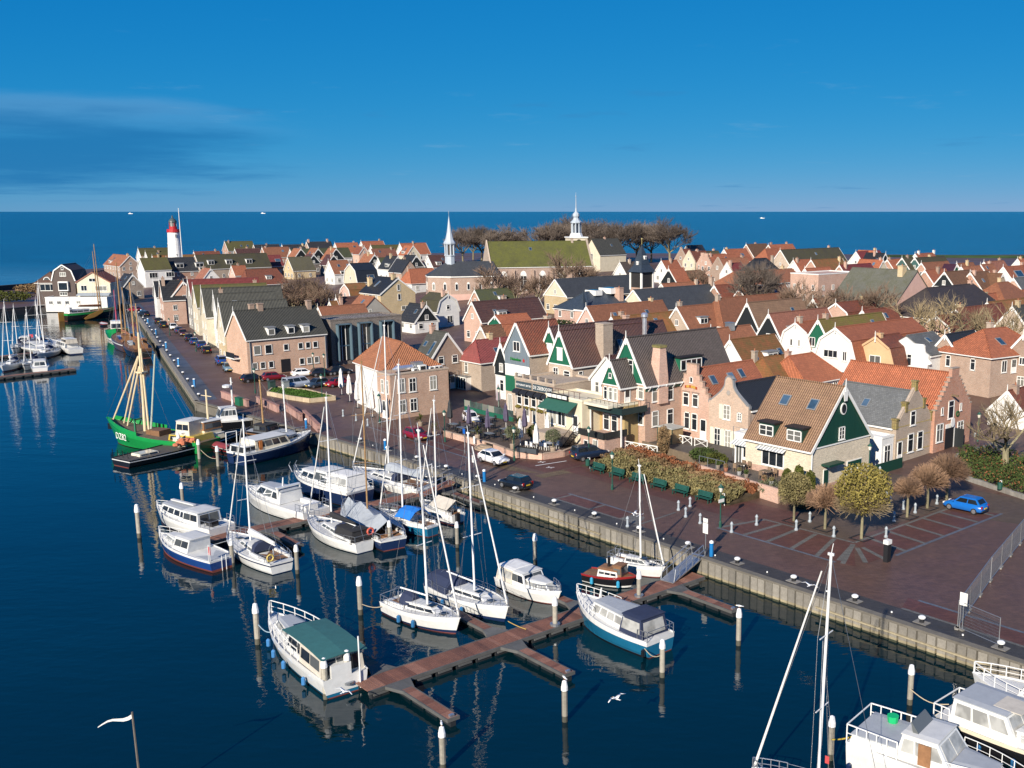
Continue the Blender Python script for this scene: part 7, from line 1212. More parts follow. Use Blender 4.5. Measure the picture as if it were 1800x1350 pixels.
for s, n, da, c, k, lab in ((111.2, 10.6, 0, (.012, .012, .014), 'hatch', 'small black car left of the dark red one by the brick office'), (110.6, 13.9, -8, (.16, .01, .015), 'hatch', 'dark red car before the brick office door'), (110.9, 19.4, -12, (.78, .78, .77), 'sedan', 'white saloon at the brick office wall'), (100.2, 13.2, -4, (.36, .40, .47), 'van', 'silver van parked beside the lawn'), (99.0, 15.9, 178, (.03, .05, .08), 'hatch', 'dark blue-grey hatchback right of the silver van'), (97.5, 18.4, 176, (.28, .01, .02), 'mini', 'bright red small car right of the silver van'), (109.4, 22.0, -10, (.012, .014, .02), 'sedan', 'black saloon right of the white saloon'), (108.9, 25.2, -10, (.01, .012, .016), 'hatch', 'black hatchback at the corner of the brick office'), (102.0, 27.5, 0, (.2, .24, .28), 'hatch', 'grey car half hidden behind the folded parasols')):
    carsn(lab, s, n, da - 90 if k not in ('van',) and s > 105 else da - 80, c, k, group='cars at the brick office')
for i, (px, py, c, k, da) in enumerate(((402, 652, (.12, .2, .26), 'hatch', 180), (389, 640, (.012, .05, .22), 'suv', 0), (363, 620, (.012, .012, .014), 'hatch', 0), (354, 612, (.01, .03, .12), 'suv', 0), (341, 605, (.012, .04, .16), 'hatch', 0), (332, 598, (.014, .02, .04), 'hatch', 0), (322, 590, (.07, .02, .025), 'hatch', 180), (314, 585, (.03, .05, .12), 'hatch', 0), (305, 579, (.72, .72, .72), 'hatch', 180), (287, 575, (.01, .02, .025), 'suv', 0), (278, 568, (.012, .013, .015), 'hatch', 0), (252, 556, (.012, .013, .015), 'hatch', 30), (236, 548, (.25, .02, .03), 'hatch', 40))):
    x, y = G(px, py, 1.5); names = ('grey-green', 'bright blue', 'black', 'dark blue', 'navy', 'dark grey-blue', 'maroon', 'blue', 'white', 'dark green-black', 'black', 'black', 'red')
    car('%s car, %s in the west street row counting from the brick office' % (names[i], ORD[i]), x, y, 1.51, 118 + da, c, k, 'cars along the west street')
# ------------------------------------------------------------------ trees and planting
BARK = M('wood', (0.25, 0.22, 0.13), 0.9); TWIG = M('wood', (0.16, 0.125, 0.10), 0.95); TWIGR = M('wood', (0.22, 0.15, 0.105), 0.95); TWIGG = M('wood', (0.26, 0.20, 0.115), 0.95)
TWIGP = M('wood', (0.36, 0.22, 0.135), 0.95)
def branchy(seed, h, th, spread, nl=6, depth=3, kids=4, twigs=6, r0=.35, up=.55, tw=.03, tl=1.3, lean=0.35):
    """bare tree: (trunk mesh builder, crown mesh builder)"""
    r = random.Random(seed); T, C = MB(), MB()
    def grow(p, d, ln, rad, lv):
        segs = 2 if lv < 2 else 1; q = p
        for _ in range(segs):
            d = (d + Vector((r.uniform(-1, 1), r.uniform(-1, 1), r.uniform(-.3, .8))) * .16).normalized(); e = q + d * ln / segs
            (T if lv < 2 else C).tube(q, e, rad, rad * .75, 6 if lv < 1 else 4 if lv < 2 else 3, 0, False); rad *= .75; q = e
        for _ in range(2 if 2 <= lv < depth else 0): dd = Vector((r.gauss(0, 1), r.gauss(0, 1), r.gauss(.3, .8))).normalized(); C.tube(q, q + dd * tl, tw, tw * .4, 3, 0, False)
        if lv >= depth:
            for _ in range(twigs):
                dd = (d + Vector((r.uniform(-1, 1), r.uniform(-1, 1), r.uniform(-.4, .9))) * .75).normalized(); s = q - d * ln * r.uniform(0, .8); C.tube(s, s + dd * tl * r.uniform(.5, 1.2), tw, tw * .4, 3, 0, False)
            return
        for i in range(kids):
            a = r.uniform(0, 2 * pi); o = Vector((cos(a), sin(a), r.uniform(-.1, .5))); dd = (d * r.uniform(.55, 1.0) + o * r.uniform(.5, .9) * spread).normalized()
            grow(p + (q - p) * r.uniform(.45, 1.0), dd, ln * r.uniform(.62, .85), rad * .85, lv + 1)
    top = Vector((r.uniform(-.3, .3), r.uniform(-.3, .3), th)); T.tube((0, 0, -.6), top, r0 * 1.15, r0 * .85, 8)
    for i in range(nl):
        a = 2 * pi * i / nl + r.uniform(-.4, .4); d = Vector((cos(a) * lean * 1.6, sin(a) * lean * 1.6, r.uniform(.25, 1.1))).normalized() if i else Vector((0, 0, 1))
        grow(top - Vector((0, 0, r.uniform(0, th * .3))), d, (h - th) * r.uniform(.36, .46), r0 * .55, 1)
    return T, C
TV = {}
def tree_variant(k, *a, crown=TWIG, **kw):
    def fn(): T, C = branchy(*a, **kw); return T.mesh('trunk', BARK), C.mesh('crown', crown)
    return cached(('tree', k), fn)
def tree(label, x, y, z, var, sc=1.0, rz=0.0, group='bare trees', name='bare_tree', cat='tree'):
    t = thing(name, label, cat, (x, y, z), rz, group); t.scale = (sc, sc, sc)
    for n, me in zip(('trunk', 'crown'), var): mobj(n, me, t)
    return t
BIG = [tree_variant('big%d' % i, 100 + i, 20, 5.5, .9, nl=9, depth=4, kids=4, twigs=5, r0=.45, tw=.055, tl=2.0, lean=.5) for i in range(3)]
MED = [tree_variant('med%d' % i, 200 + i, 11, 2.6, .9, nl=6, depth=3, kids=5, twigs=7, r0=.28, tw=.035, tl=1.3, crown=TWIGR) for i in range(3)]
KNOT = [tree_variant('knot%d' % i, 300 + i, 12, 3.6, 1.0, nl=5, depth=3, kids=4, twigs=5, r0=.42, tw=.03, tl=1.6, crown=TWIGG, lean=.6) for i in range(2)]
def ptree(label, px, py, D, h0, var, h, rz=0.0, **kw):       # crown top at a pixel, standing at distance D
    x = (px - CXP) / FPX * (D * cos(PITCH) + 6 * sin(PITCH)); z = ground(x, D); d = ray(px, py); zt = CAMZ + d[2] / d[1] * D
    tree(label, x, D, z, var, (zt - z) / h, rz, **kw)
for i, (px, py, D, lab) in enumerate(((812, 392, 430, 'round brown bare tree at the left of the church ridge group'), (845, 386, 440, 'bare tree above the mossy church ridge, second from the steeple'), (878, 388, 425, 'bare tree above the mossy church ridge, third from the steeple'), (905, 398, 445, 'low bare tree at the end of the steeple side group'), (962, 379, 420, 'slim bare tree left of the lantern tower'), (1003, 371, 450, 'tall bare tree right behind the lantern tower'), (1047, 374, 430, 'bare tree right of the lantern tower'), (1025, 378, 440, 'low bare tree filling the gap beside the lantern tower'), (1066, 380, 445, 'bare tree in the gap behind the broad pair'), (1085, 378, 410, 'broad bare tree, second right of the lantern tower'), (1145, 384, 440, 'bare tree between the broad pair and the separate round tree'), (980, 382, 450, 'bare tree between the slim tree and the lantern tower'), (830, 394, 460, 'low bare tree behind the steeple group'), (1120, 377, 425, 'broad bare tree, third right of the lantern tower'), (1178, 374, 415, 'separate round bare tree at the sea side of the church square'))):
    ptree(lab, px, py, D + 55, 0, BIG[i % 3], 20.5, i * 1.3, group='bare trees round the churches')
for i, (px, py, D, lab) in enumerate(((866, 452, 282, 'small bare tree at the left corner of the mossy church'), (905, 470, 278, 'small bare tree before the first church windows'), (945, 468, 276, 'small bare tree before the middle church windows'), (1000, 428, 285, 'taller bare tree before the church roof'), (1035, 455, 292, 'small bare tree at the right end of the church'), (1070, 470, 300, 'thin bare tree right of the church gable'), (505, 478, 262, 'bare tree left half of the wide thicket behind the brick office'), (530, 466, 265, 'bare tree in the middle of the wide thicket behind the brick office'), (556, 474, 262, 'bare tree right half of the wide thicket behind the brick office'), (1225, 462, 300, 'brownish bare tree in the back street'))):
    ptree(lab, px, py, D, 0, MED[i % 3], 11.3, i * 1.7, group='bare trees among the roofs')
for i, (px, py, D, lab) in enumerate(((1335, 446, 238, 'tall spreading bare tree before the long white house'), (1400, 476, 212, 'bare tree left of the big grey hall'), (1445, 490, 208, 'thin bare tree before the hall front'), (1490, 486, 207, 'bare tree in the middle of the hall front'), (1545, 484, 206, 'bare tree at the right end of the hall front'), (1625, 494, 181, 'first knotty bare tree with thick pale trunk'), (1680, 498, 180, 'second knotty bare tree with thick pale trunk'), (1725, 512, 172, 'bare tree right of the knotty pair'), (1768, 516, 168, 'bare tree behind the orange hipped house'))):
    ptree(lab, px, py, D, 0, BIG[0] if i == 0 else MED[i % 3] if i < 5 else KNOT[i % 2], 20.5 if i == 0 else 11.3 if i < 5 else 12.6, i * 2.1, group='bare trees before the hall')
x, y = XY(-3.5, 45); tree('spreading bare tree over the flower bed at the right edge', x, y, 1.6, KNOT[1], .85, 1.0, group=None)
# ---- leafy masses
def leafmass(fn, n, size, seed, flat=.5):
    r = random.Random(seed); m = MB()
    for _ in range(n):
        p = Vector(fn(r)); a = Vector((r.gauss(0, 1), r.gauss(0, 1), r.gauss(0, flat))).normalized(); b = a.orthogonal().normalized(); c = a.cross(b); t = r.uniform(0, 6.28); u = b * cos(t) + c * sin(t); v = a.cross(u); s = size * r.uniform(.5, 1.3)
        m.face([p - u * s * .5, p + v * s * .5, p + u * s * .9, p - v * s * .5])
    return m
def ell(rx, ry, rz, z0, hollow=.55):
    def fn(r):
        d = Vector((r.gauss(0, 1), r.gauss(0, 1), r.gauss(0, 1))).normalized(); k = hollow + (1 - hollow) * r.random() ** .5; k *= 1 + .12 * sin(d.x * 7) * sin(d.y * 6 + 1) * cos(d.z * 5)
        return (d.x * rx * k, d.y * ry * k, z0 + d.z * rz * k)
    return fn
LGOLD = M('leaf', (0.25, 0.205, 0.055)); LOLV = M('leaf', (0.20, 0.17, 0.075)); LBRN = M('leaf', (0.22, 0.145, 0.075)); LRED = M('leaf', (0.24, 0.095, 0.045)); LGRN = M('leaf', (0.055, 0.08, 0.022)); LDK = M('leaf', (0.03, 0.045, 0.018)); LCON = M('leaf', (0.075, 0.085, 0.018)); LSIL = M('leaf', (0.13, 0.14, 0.08))
def pollard(seed, h, th, cr, crown, leaves=None):
    def fn():
        r = random.Random(seed); T, C = MB(), MB(); T.tube((0, 0, -.1), (0, 0, th), .13, .1, 8); T.lathe([(.1, th - .2), (.28, th), (.22, th + .25)], 8)
        for _ in range(420):
            d = Vector((r.gauss(0, 1), r.gauss(0, 1), abs(r.gauss(.45, .6)))).normalized(); L = cr * r.uniform(.75, 1.08); p = Vector((0, 0, th)); q = p + d * L * .5 + Vector((0, 0, .1)); C.tube(p, q, .03, .02, 3, 0, False)
            for _ in range(4): e = (d + Vector((r.gauss(0, .3), r.gauss(0, .3), r.gauss(.05, .3)))).normalized(); C.tube(q, q + e * L * .5, .022, .012, 3, 0, False)
        if leaves: L_ = leafmass(ell(cr * .98, cr * .98, cr * .92, th + cr * .74, .35), 6500, .13, seed); C.raw(L_.v, L_.f, 1)
        return T.mesh('trunk', BARK), C.mesh('crown', [crown, leaves] if leaves else crown)
    return cached(('poll', seed), fn)
for i, (s, n, v, sc, lab) in enumerate(((.9, 13.6, pollard(1, 4, 2.0, 1.7, TWIGG, LOLV), .95, 'small greenish pollard, first of the front row on the square'), (-2.5, 13.7, pollard(2, 4, 2.2, 1.9, TWIGP), 1.0, 'bare reddish pollard in the middle of the front row on the square'), (-6.3, 13.8, pollard(3, 5, 2.4, 2.3, TWIGG, LGOLD), 1.08, 'big round golden leaved tree at the corner of the square'), (-5.5, 22.3, pollard(4, 4, 2.3, 1.5, TWIGP), 1.0, 'small brown pollard, nearest to the golden tree in the side row'), (-5.2, 26.3, pollard(2, 4, 2.2, 1.9, TWIGP), 1.05, 'bare pollard in the middle of the side row'), (-5.1, 30.0, pollard(2, 4, 2.2, 1.9, TWIGP), 1.15, 'bare pollard at the far end of the side row beside the blue car'))):
    x, y = XY(s, n); tree(lab, x, y, 1.5, v, sc, i * 1.1, 'pollard trees on the square', 'pollard_tree')
    g = MB(); [g.box(a, b, 0, c, d, .05) for a, b, c, d in ((-.8, -.8, .8, -.68), (-.8, .68, .8, .8), (-.8, -.68, -.68, .68), (.68, -.68, .8, .68))]; tag(g.obj('tree_grate', BLACK, None, (x, y, 1.51), R(43)), '%s square iron tree surround on the paved square, counting from the benches' % ORD[i], 'tree grate', 'tree surrounds')
# ---- the planted bank before the gable houses
def bank(label, name, s0, s1, nf, h, n, size, mat, seed):
    def fn(r):
        s = r.uniform(s0, s1); a, b = nf(s); k = r.random(); x, y = XY(s, a + (b - a) * k); bump_ = .65 + .35 * sin(s * 2.3 + k * 5) * sin(s * .9 + 2 + k * 3)
        return (x, y, 1.5 + (.25 + .9 * k) * .55 + h * bump_ * r.random() ** .7)
    o = leafmass(fn, n, size, seed, .9).obj(name, mat); tag(o, label, 'planting', kind='stuff'); return o
bank('olive yellow grasses and low shrubs behind the green benches', 'shrub_bed', 8.5, 28.2, lambda s: (12.9, 15.2 + .06 * s), 1.0, 15000, .17, LOLV, 5)
bank('brown winter shrubs on the bank behind the olive grasses', 'shrub_bed', 9.5, 30, lambda s: (14.2 + .05 * s, 16.0 + .09 * s), 1.1, 13000, .17, LBRN, 6)
bank('rust red beech hedge below the terrace', 'beech_hedge', 8.2, 30, lambda s: (15.3 + .13 * s, 16.1 + .14 * s), 1.2, 9000, .17, LRED, 7)
def terrain_bank():
    m = MB(); P = [XY(30.2, 12.9), XY(8.3, 12.9), XY(8.0, 18.3), XY(30.2, 22.0)]
    m.face([(P[1][0], P[1][1], 1.52), (P[2][0], P[2][1], 2.3), (P[3][0], P[3][1], 2.4), (P[0][0], P[0][1], 1.52)][::-1]); m.face([(P[0][0], P[0][1], 1.52), (P[3][0], P[3][1], 2.4), (P[3][0], P[3][1], 1.4)]); m.face([(P[1][0], P[1][1], 1.52), (P[2][0], P[2][1], 1.4), (P[2][0], P[2][1], 2.3)])
    struct(m.obj('planted_bank_terrain', M('leaf', (0.07, 0.052, 0.03))))
terrain_bank()
def bush(label, s, n, rx, rz, mat, cnt=1600, z=1.5, size=.14, group=None, name='bush', xy=None, seed=0, ry=None):
    x, y = xy or XY(s, n); o = thing(name, label, 'bush', (x, y, z), 0, group); leafmass(ell(rx, ry or rx, rz, rz * .95, .4), cnt, size, seed + int(abs(s) * 10)).obj('foliage', mat, o)
    MB().tube((0, 0, -.1), (0, 0, rz), .08, .04, 6).obj('stem', BARK, o); return o
for i, (s, n, h, lab) in enumerate(((5.4, 20.0, 3.4, 'tallest of the narrow dark green conifers at the cream house corner'), (4.3, 20.4, 3.0, 'right one of the narrow dark green conifers at the cream house corner'), (6.5, 19.6, 2.9, 'left one of the narrow dark green conifers at the cream house corner'))): bush(lab, s, n, .6, h / 2, LCON, 2600, 1.6, .13, 'conifers at the cream house', 'conifer')
bush('grey green shrub at the foot of the conifers', 7.8, 18.4, 1.3, .8, LSIL, 1500, 1.7); bush('low shrub before the dark green garage door', 2.2, 19.5, 1.0, .5, LGRN, 900)
bush('brown leafless shrub in front of the cream house gable', 3.0, 17.8, 1.4, .8, LBRN, 1600)
bush('big rounded evergreen beside the pub rear wall', 82, 27, 2.6, 2.4, LGRN, 3800, 1.5, .2); bush('small clipped evergreen left of the pub rear', 86, 21, 1.7, 1.7, M('leaf', (0.085, 0.085, 0.025)), 2200, 1.5, .18); bush('dark shrub in the shade by the tall windowed hall', 96, 33, 2.4, 1.6, LDK, 2600, 1.5, .2)
bush('tall thin climber shrub before the stepped pink gable', 26.6, 22.4, .8, 1.7, LBRN, 1600, 2.0); bush('green garden shrub before the bell gable house', 20.5, 22.6, 1.7, .7, LGRN, 1700, 2.3); bush('yellow green garden shrub beside the terrace rail', 17.6, 21.5, 1.3, .7, LCON, 1300, 2.4)
bush('shrub thicket behind the white gambrel cottage', 99, 52, 3.5, 2.2, LBRN, 2400, 2.2, .22); bush('green garden hedge clump behind the long white dormer', 175, 62, 4.0, 1.2, LCON, 1500, 3.0, .3); bush('dark garden shrubs below the school gable', 110, 75, 5.0, 2.0, LDK, 2600, 3.5, .3); bush('garden shrubs below the black boarded cottage', 88, 47, 3.2, 1.6, LGRN, 2000, 2.0, .22)
for i, (px, py, D, w, c) in enumerate(((8, 522, 345, 9, LCON), (70, 508, 372, 9, LBRN), (95, 505, 380, 7, LBRN))):
    x, y = G(px, py, 3.0); bush(('olive shrub on the sea wall at the left edge', 'brown reeds on the sea wall', 'brown reeds on the sea wall beside the villa')[i], i, 0, w, 1.6, c, 1800, 1.8, .4, xy=(x, y), ry=4, seed=i)
# ------------------------------------------------------------------ pontoons, posts, street furniture
DECKB = M('deck', (0.20, 0.088, 0.058), 0.7); FLOAT = M('concrete', (0.11, 0.11, 0.105), 0.8); FLOATD = M('paint', (0.02, 0.022, 0.025), 0.6)
def pontoon(label, p, ang, L, wd=2.0, fingers=(), opp=(), planks=True, z=.55, fl=6.2):
    t = thing('pontoon', label, 'pontoon', (p[0], p[1], 0), R(ang), 'pontoons')
    def planked(x0, x1, y0, y1, along):
        m = MB(); step = .16; q = x0 if along else y0; k = 0; c = 0
        while q < (x1 if along else y1) - .02:
            k -= 1
            if k < 0: k = rnd.randint(1, 4); c = rnd.choice((0, 0, 1, 2))
            if along: m.box(q, y0, z - .04, q + step - .025, y1, z + rnd.uniform(0, .012), c)
            else: m.box(x0, q, z - .04, x1, q + step - .025, z + rnd.uniform(0, .012), c)
            q += step
        o = m.obj('deck_planks', [DECKB, M('deck', (0.15, 0.066, 0.045), 0.7), M('deck', (0.26, 0.125, 0.085), 0.7)], t); o['kind'] = 'stuff'
    planked(0, L, -wd / 2 + .12, wd / 2 - .12, True)
    for y in (-wd / 2, wd / 2 - .12): MB().box(0, y, z - .22, L, y + .12, z + .015).obj('edge_beam', FLOAT, t)
    fm = cached('float', lambda: MB().box(-.62, -.18, -.2, .62, .18, .34).mesh('float', FLOATD)); fm2 = cached('float2', lambda: MB().box(-.5, -.06, 0, .5, .05, .12).mesh('rubbing_strip', FLOAT))
    x = .8
    while x < L - .5:
        for y in (-wd / 2 + .2, wd / 2 - .2): mobj('float', fm, t, (x, y, 0)); mobj('rubbing_strip', fm2, t, (x, y + (-.2 if y < 0 else .2), .18))
        x += 1.55
    for k, (xs, sg) in enumerate([(f, -1) for f in fingers] + [(f, 1) for f in opp]):
        y0, y1 = (-wd / 2 - fl, -wd / 2) if sg < 0 else (wd / 2, wd / 2 + fl)
        f = MB().box(xs - .42, y0, z - .2, xs - .34, y1, z + .01).box(xs + .34, y0, z - .2, xs + .42, y1, z + .01).box(xs - .42, y0 - .08 if sg < 0 else y1, z - .2, xs + .42, y0 if sg < 0 else y1 + .08, z + .02).obj('finger_frame', FLOAT, t)
        ye = -wd / 2 if sg < 0 else wd / 2
        MB().slab([(xs - .9, ye), (xs - .42, ye + sg * 1.3), (xs + .42, ye + sg * 1.3), (xs + .9, ye)][:: 1 if sg < 0 else -1], z - .2, z + .005).obj('finger_gusset', FLOAT, t)
        planked(xs - .34, xs + .34, y0 + (0 if sg < 0 else 1.2), y1 - (1.2 if sg < 0 else 0), False)
        yy = y0 + .6
        while yy < y1 - .4: mobj('float', fm, t, (xs, yy, -.02)).rotation_euler = (0, 0, pi / 2); yy += 1.5
        MB().cbox(xs, y0 + .15 if sg < 0 else y1 - .15, z, .3, .2, .14).obj('cleat_box', STEEL, t)
    return t
p1 = (-16.4, 59.7)
def along(px, py, p, a): g = G(px, py, .55); return (g[0] - p[0]) * cos(R(a)) + (g[1] - p[1]) * sin(R(a))
pontoon('long red-brown planked pontoon in the foreground with finger jetties', p1, 42.5, 30.0, 2.0, [along(*q, p1, 42.5) for q in ((688, 1192), (893, 1128), (1185, 1032))], [along(*q, p1, 42.5) for q in ((660, 1170), (867, 1109), (1012, 1062))])
g2 = G(545, 909, .55); p2 = (g2[0] - 12 * cos(R(43)), g2[1] - 12 * sin(R(43)))
pontoon('red-brown planked pontoon between the blue motor boat and the quay', p2, 43, 35.0, 2.0, [7.4, 12.6, 20, 27], [5.5, 14, 22])
for q, (a, b, lab) in enumerate((((-12, 664), (130, 648), 'dark jetty of the left marina nearest to us'), ((-12, 628), (58, 620), 'dark jetty at the back of the left marina'))):
    A, B = G(*a, .5), G(*b, .5); pontoon(lab, A, math.degrees(math.atan2(B[1] - A[1], B[0] - A[0])), math.dist(A, B), 1.6, [], [])
PILE = M('wood', (0.36, 0.33, 0.27), 0.85); PILED = M('wood', (0.10, 0.095, 0.07), 0.8); CAPW = M('plaster', (0.82, 0.82, 0.8), 0.5)
def pile(label, px, py, h=2.5, ring=False):
    x, y = G(px, py, 0); t = thing('mooring_post', label, 'mooring post', (x, y, 0), rnd.uniform(0, 6), 'mooring posts'); k = h / 2.5
    a = mobj('post', cached('pm', lambda: MB().lathe([(.165, -1.5), (.165, .35)], 10, m=1).lathe([(.17, .35), (.165, 1.9)], 10).mesh('post', [PILE, PILED])), t); b = mobj('cap', cached('pc', lambda: MB().lathe([(.02, 1.88), (.2, 1.9), (.2, 2.1), (.13, 2.45), (.02, 2.5)], 10).mesh('cap', CAPW)), t); t.scale = (max(1, k ** .5),) * 2 + (k,)
    if ring: MB().lathe([(.28, .5), (.36, .52), (.36, .66), (.28, .68)], 12).obj('pile_guide', GALV, t)
    return t
for px, py, h, lab, rg in ((245, 945, 3.2, 'leaning mooring post standing alone left of the white cruisers', 0), (322, 892, 2.6, 'mooring post behind the grey roofed cruiser', 0), (523, 1008, 2.5, 'mooring post alone right of the navy striped ketch', 0), (634, 1080, 3.0, 'mooring post alone left of the first foreground sloop', 0), (453, 1132, 3.0, 'mooring post at the bow of the green canopied cruiser', 0), (573, 1228, 2.7, 'mooring post at the stern of the green canopied cruiser', 0), (613, 1216, 2.8, 'ringed mooring post at the head of the near pontoon', 1), (941, 991, 2.7, 'mooring post alone behind the small white cabin boat', 0), (976, 1112, 2.7, 'ringed mooring post halfway along the near pontoon', 1), (1123, 1060, 2.6, 'ringed mooring post beside the little tug', 1), (1164, 1190, 2.6, 'mooring post at the stern of the navy canvas cruiser', 0), (1298, 1134, 2.7, 'gull topped mooring post near the end of the third finger jetty', 0), (993, 1268, 2.6, 'gull topped mooring post in the open foreground water', 0), (779, 1352, 2.5, 'gull topped mooring post at the bottom edge below the pontoon head', 0), (1599, 1238, 2.6, 'mooring post with slack rope near the right corner cruisers', 0), (1460, 1335, 2.6, 'mooring post behind the tall mast at the bottom right', 0), (804, 962, 2.4, 'mooring post at the stern of the beige tented sloop', 0), (686, 962, 2.5, 'mooring post at the stern of the tarpaulin ketch', 0), (409, 996, 2.5, 'mooring post between the blue motor boat and the ketch', 0), (316, 800, 2.8, 'first mooring post along the side of the black tug', 0), (351, 812, 2.8, 'middle mooring post along the side of the black tug', 0), (384, 825, 2.8, 'last mooring post along the side of the black tug', 0), (570, 862, 2.6, 'mooring post before the navy hulled yacht', 0)): pile(lab, px, py, h, rg)
def rope(label, p, q, sag, r=.03, mat=ROPE, group='mooring ropes'):
    p, q = Vector(p), Vector(q); P = [p.lerp(q, i / 8) - Vector((0, 0, sag * sin(pi * i / 8))) for i in range(9)]; tag(MB().path(P, r, 4).obj('mooring_rope', mat), label, 'rope', group)
def gp(px, py, z): return (*G(px, py, z), z)
rope('slack rope from the right corner post to the black cruiser', gp(1599, 1210, 1.8), gp(1668, 1238, 1.1), .35); rope('yellow rope from the bottom right post to the white cruiser', gp(1461, 1300, 1.5), gp(1510, 1290, 1.6), .1, .04, M('cloth', (0.55, 0.4, 0.05), 0.8)); rope('blue and white rope from the bow of the green canopied cruiser', gp(454, 1098, 1.7), gp(480, 1110, 1.2), .25, .035, M('cloth', (0.3, 0.42, 0.5), 0.8)); rope('rope from the foreground sloop stern to its lone post', gp(636, 1062, 1.0), gp(686, 1060, .9), .3); rope('rope between the tug posts and the navy cruiser', gp(385, 800, 1.6), gp(418, 798, 1.2), .3); rope('long rope from the first tug post to the last', gp(352, 790, 1.5), gp(384, 806, 1.3), .4); rope('ochre hose coiled over the near pontoon', gp(893, 1092, .7), gp(925, 1106, .62), .05, .03, M('cloth', (0.5, 0.33, 0.08), 0.8)); rope('rope at the stern of the navy canvas cruiser', gp(1133, 1140, .8), gp(1162, 1152, 1.2), .3)
def gangway(label, a, b, z0, z1, wd, mat, rail=STEEL):
    A, B = Vector((*G(*a, z0), z0)), Vector((*G(*b, z1), z1)); L = (B - A).length; t = thing('gangway', label, 'gangway', A, math.atan2(B.y - A.y, B.x - A.x), 'gangways'); dz = z1 - z0; LH = math.hypot(B.x - A.x, B.y - A.y)
    f = lambda x, y, z: (x, y, z + dz * x / LH)
    MB().hexa([f(0, -wd / 2, -.1), f(LH, -wd / 2, -.1), f(LH, wd / 2, -.1), f(0, wd / 2, -.1), f(0, -wd / 2, 0), f(LH, -wd / 2, 0), f(LH, wd / 2, 0), f(0, wd / 2, 0)]).obj('ramp', mat, t)
    for y in (-wd / 2, wd / 2):
        m = MB(); m.path([f(.1, y, 0), f(.35, y, .95), f(LH - .3, y, 1.05), f(LH, y, 0)], .035, 6); m.tube(f(.3, y, .5), f(LH - .15, y, .55), .025, .025, 5)
        for q in range(1, 5): m.tube(f(LH * q / 5, y, 0), f(LH * q / 5, y, 1.0), .03, .03, 5)
        m.obj('railing', rail, t)
gangway('grey steel gangway with tubular rails down to the near pontoon', (1172, 1022), (1228, 974), .6, 1.58, 1.25, M('metal', (0.5, 0.5, 0.48), 0.4)); gangway('red-brown gangway with rails behind the sloops', (735, 872), (795, 845), .6, 1.58, 1.2, DECKB)
# mooring bollards with white tops on the quay edge
mbm = MB().lathe([(.18, 0), (.16, .25), (.12, .3)], 10, m=1).lathe([(.12, .28), (.24, .32), (.26, .42), (.16, .5), (.02, .52)], 10).mesh('mooring_bollard', [CAPW, BLACK])
mb_list = [-37.5, -31.6, -25.8, -20, -14.5, -8.9, -3.2, 2.7 - .4, 8.3, 14.3, 20.2, 26.5, 33, 39, 45, 51.5, 58]
for i, s in enumerate(mb_list):
    x, y = XY(s, 1.0); t = thing('mooring_bollard', 'white topped mooring bollard on the quay edge, %s' % ('%s one left of the gangway' % ORD[i - 8] if i > 7 else '%s one right of the gangway' % ORD[7 - i]), 'bollard', (x, y, 1.51), 0, 'mooring bollards on the quay'); mobj('bollard_head', mbm, t); MB().box(-.5, -.35, 0, .5, .35, .04).obj('base_plate', CONC, t, rz=R(-47))
    MB().cbox(0, 0, 0, .1, .1, .1).obj('edge_stud', CAPW, t, (2.1, -2.3, .03))
for i in range(20):
    t = 4 + i * 8.2; x, y = _w(t)[0] + sin(WQA) * .8, _w(t)[1] - cos(WQA) * .8; o = mobj('mooring_bollard', mbm, None, (x, y, 1.54)); o.scale = (.95,) * 3; tag(o, '%s white mooring bollard along the west quay counting from the corner' % ORD[i], 'bollard', 'mooring bollards on the west quay')
# grey street bollards
BOLG = M('paint', (0.33, 0.37, 0.40), 0.6)
bm = MB().lathe([(.17, 0), (.17, .12), (.11, .2), (.1, .7), (.15, .74), (.15, .8), (.08, .95), (.02, 1.0)], 8).mesh('street_bollard', BOLG)
BL = [((10.0, 1.2), 'at the quay edge left of the gangway'), ((10.5, 8.3), 'second nearest to the last bench'), ((10.6, 10.0), 'right at the end of the last bench'), ((8.5, 7.2), 'between the last bench and the white sign lamp'), ((6.2, 6.7), 'just left of the lamp with the white sign'), ((2.5, 6.8), 'just right of the lamp with the white sign'), ((2.4, 10.1), 'at the corner of the first parking bay'), ((-.3, 14.4), 'left of the first pollard of the square'), ((-1.0, 11.5), 'between the first and second pollard'), ((-4.4, 12.4), 'between the second pollard and the golden tree'), ((-7.6, 15.6), 'just right of the golden tree'), ((-5.5, 20.1), 'before the small brown pollard'), ((-1.0, 25.8), 'behind the golden tree crown, farthest one'), ((-2.5, 24.1), 'behind the golden tree crown, middle one'), ((-3.9, 24.2), 'behind the golden tree crown, nearest the pollard'), ((-5.3, 24.0), 'between the first two side row pollards'), ((-5.1, 28.2), 'beside the front wheel of the blue car'), ((6.7, 57.0), 'at the corner of the stepped warehouse'), ((5.0, 33.7), 'first beside the garage door'), ((5.5, 36.0), 'second beside the garage door'), ((5.7, 37.8), 'third beside the garage door'), ((66, 6.5), 'beside the pub parasols'), ((70, 7.0), 'second beside the pub parasols'), ((74, 7.2), 'third beside the pub parasols')]
for (s, n), lab in BL: tag(mobj('street_bollard', bm, None, (*XY(s, n), 1.51)), 'small grey stone bollard ' + lab, 'bollard', 'grey street bollards')
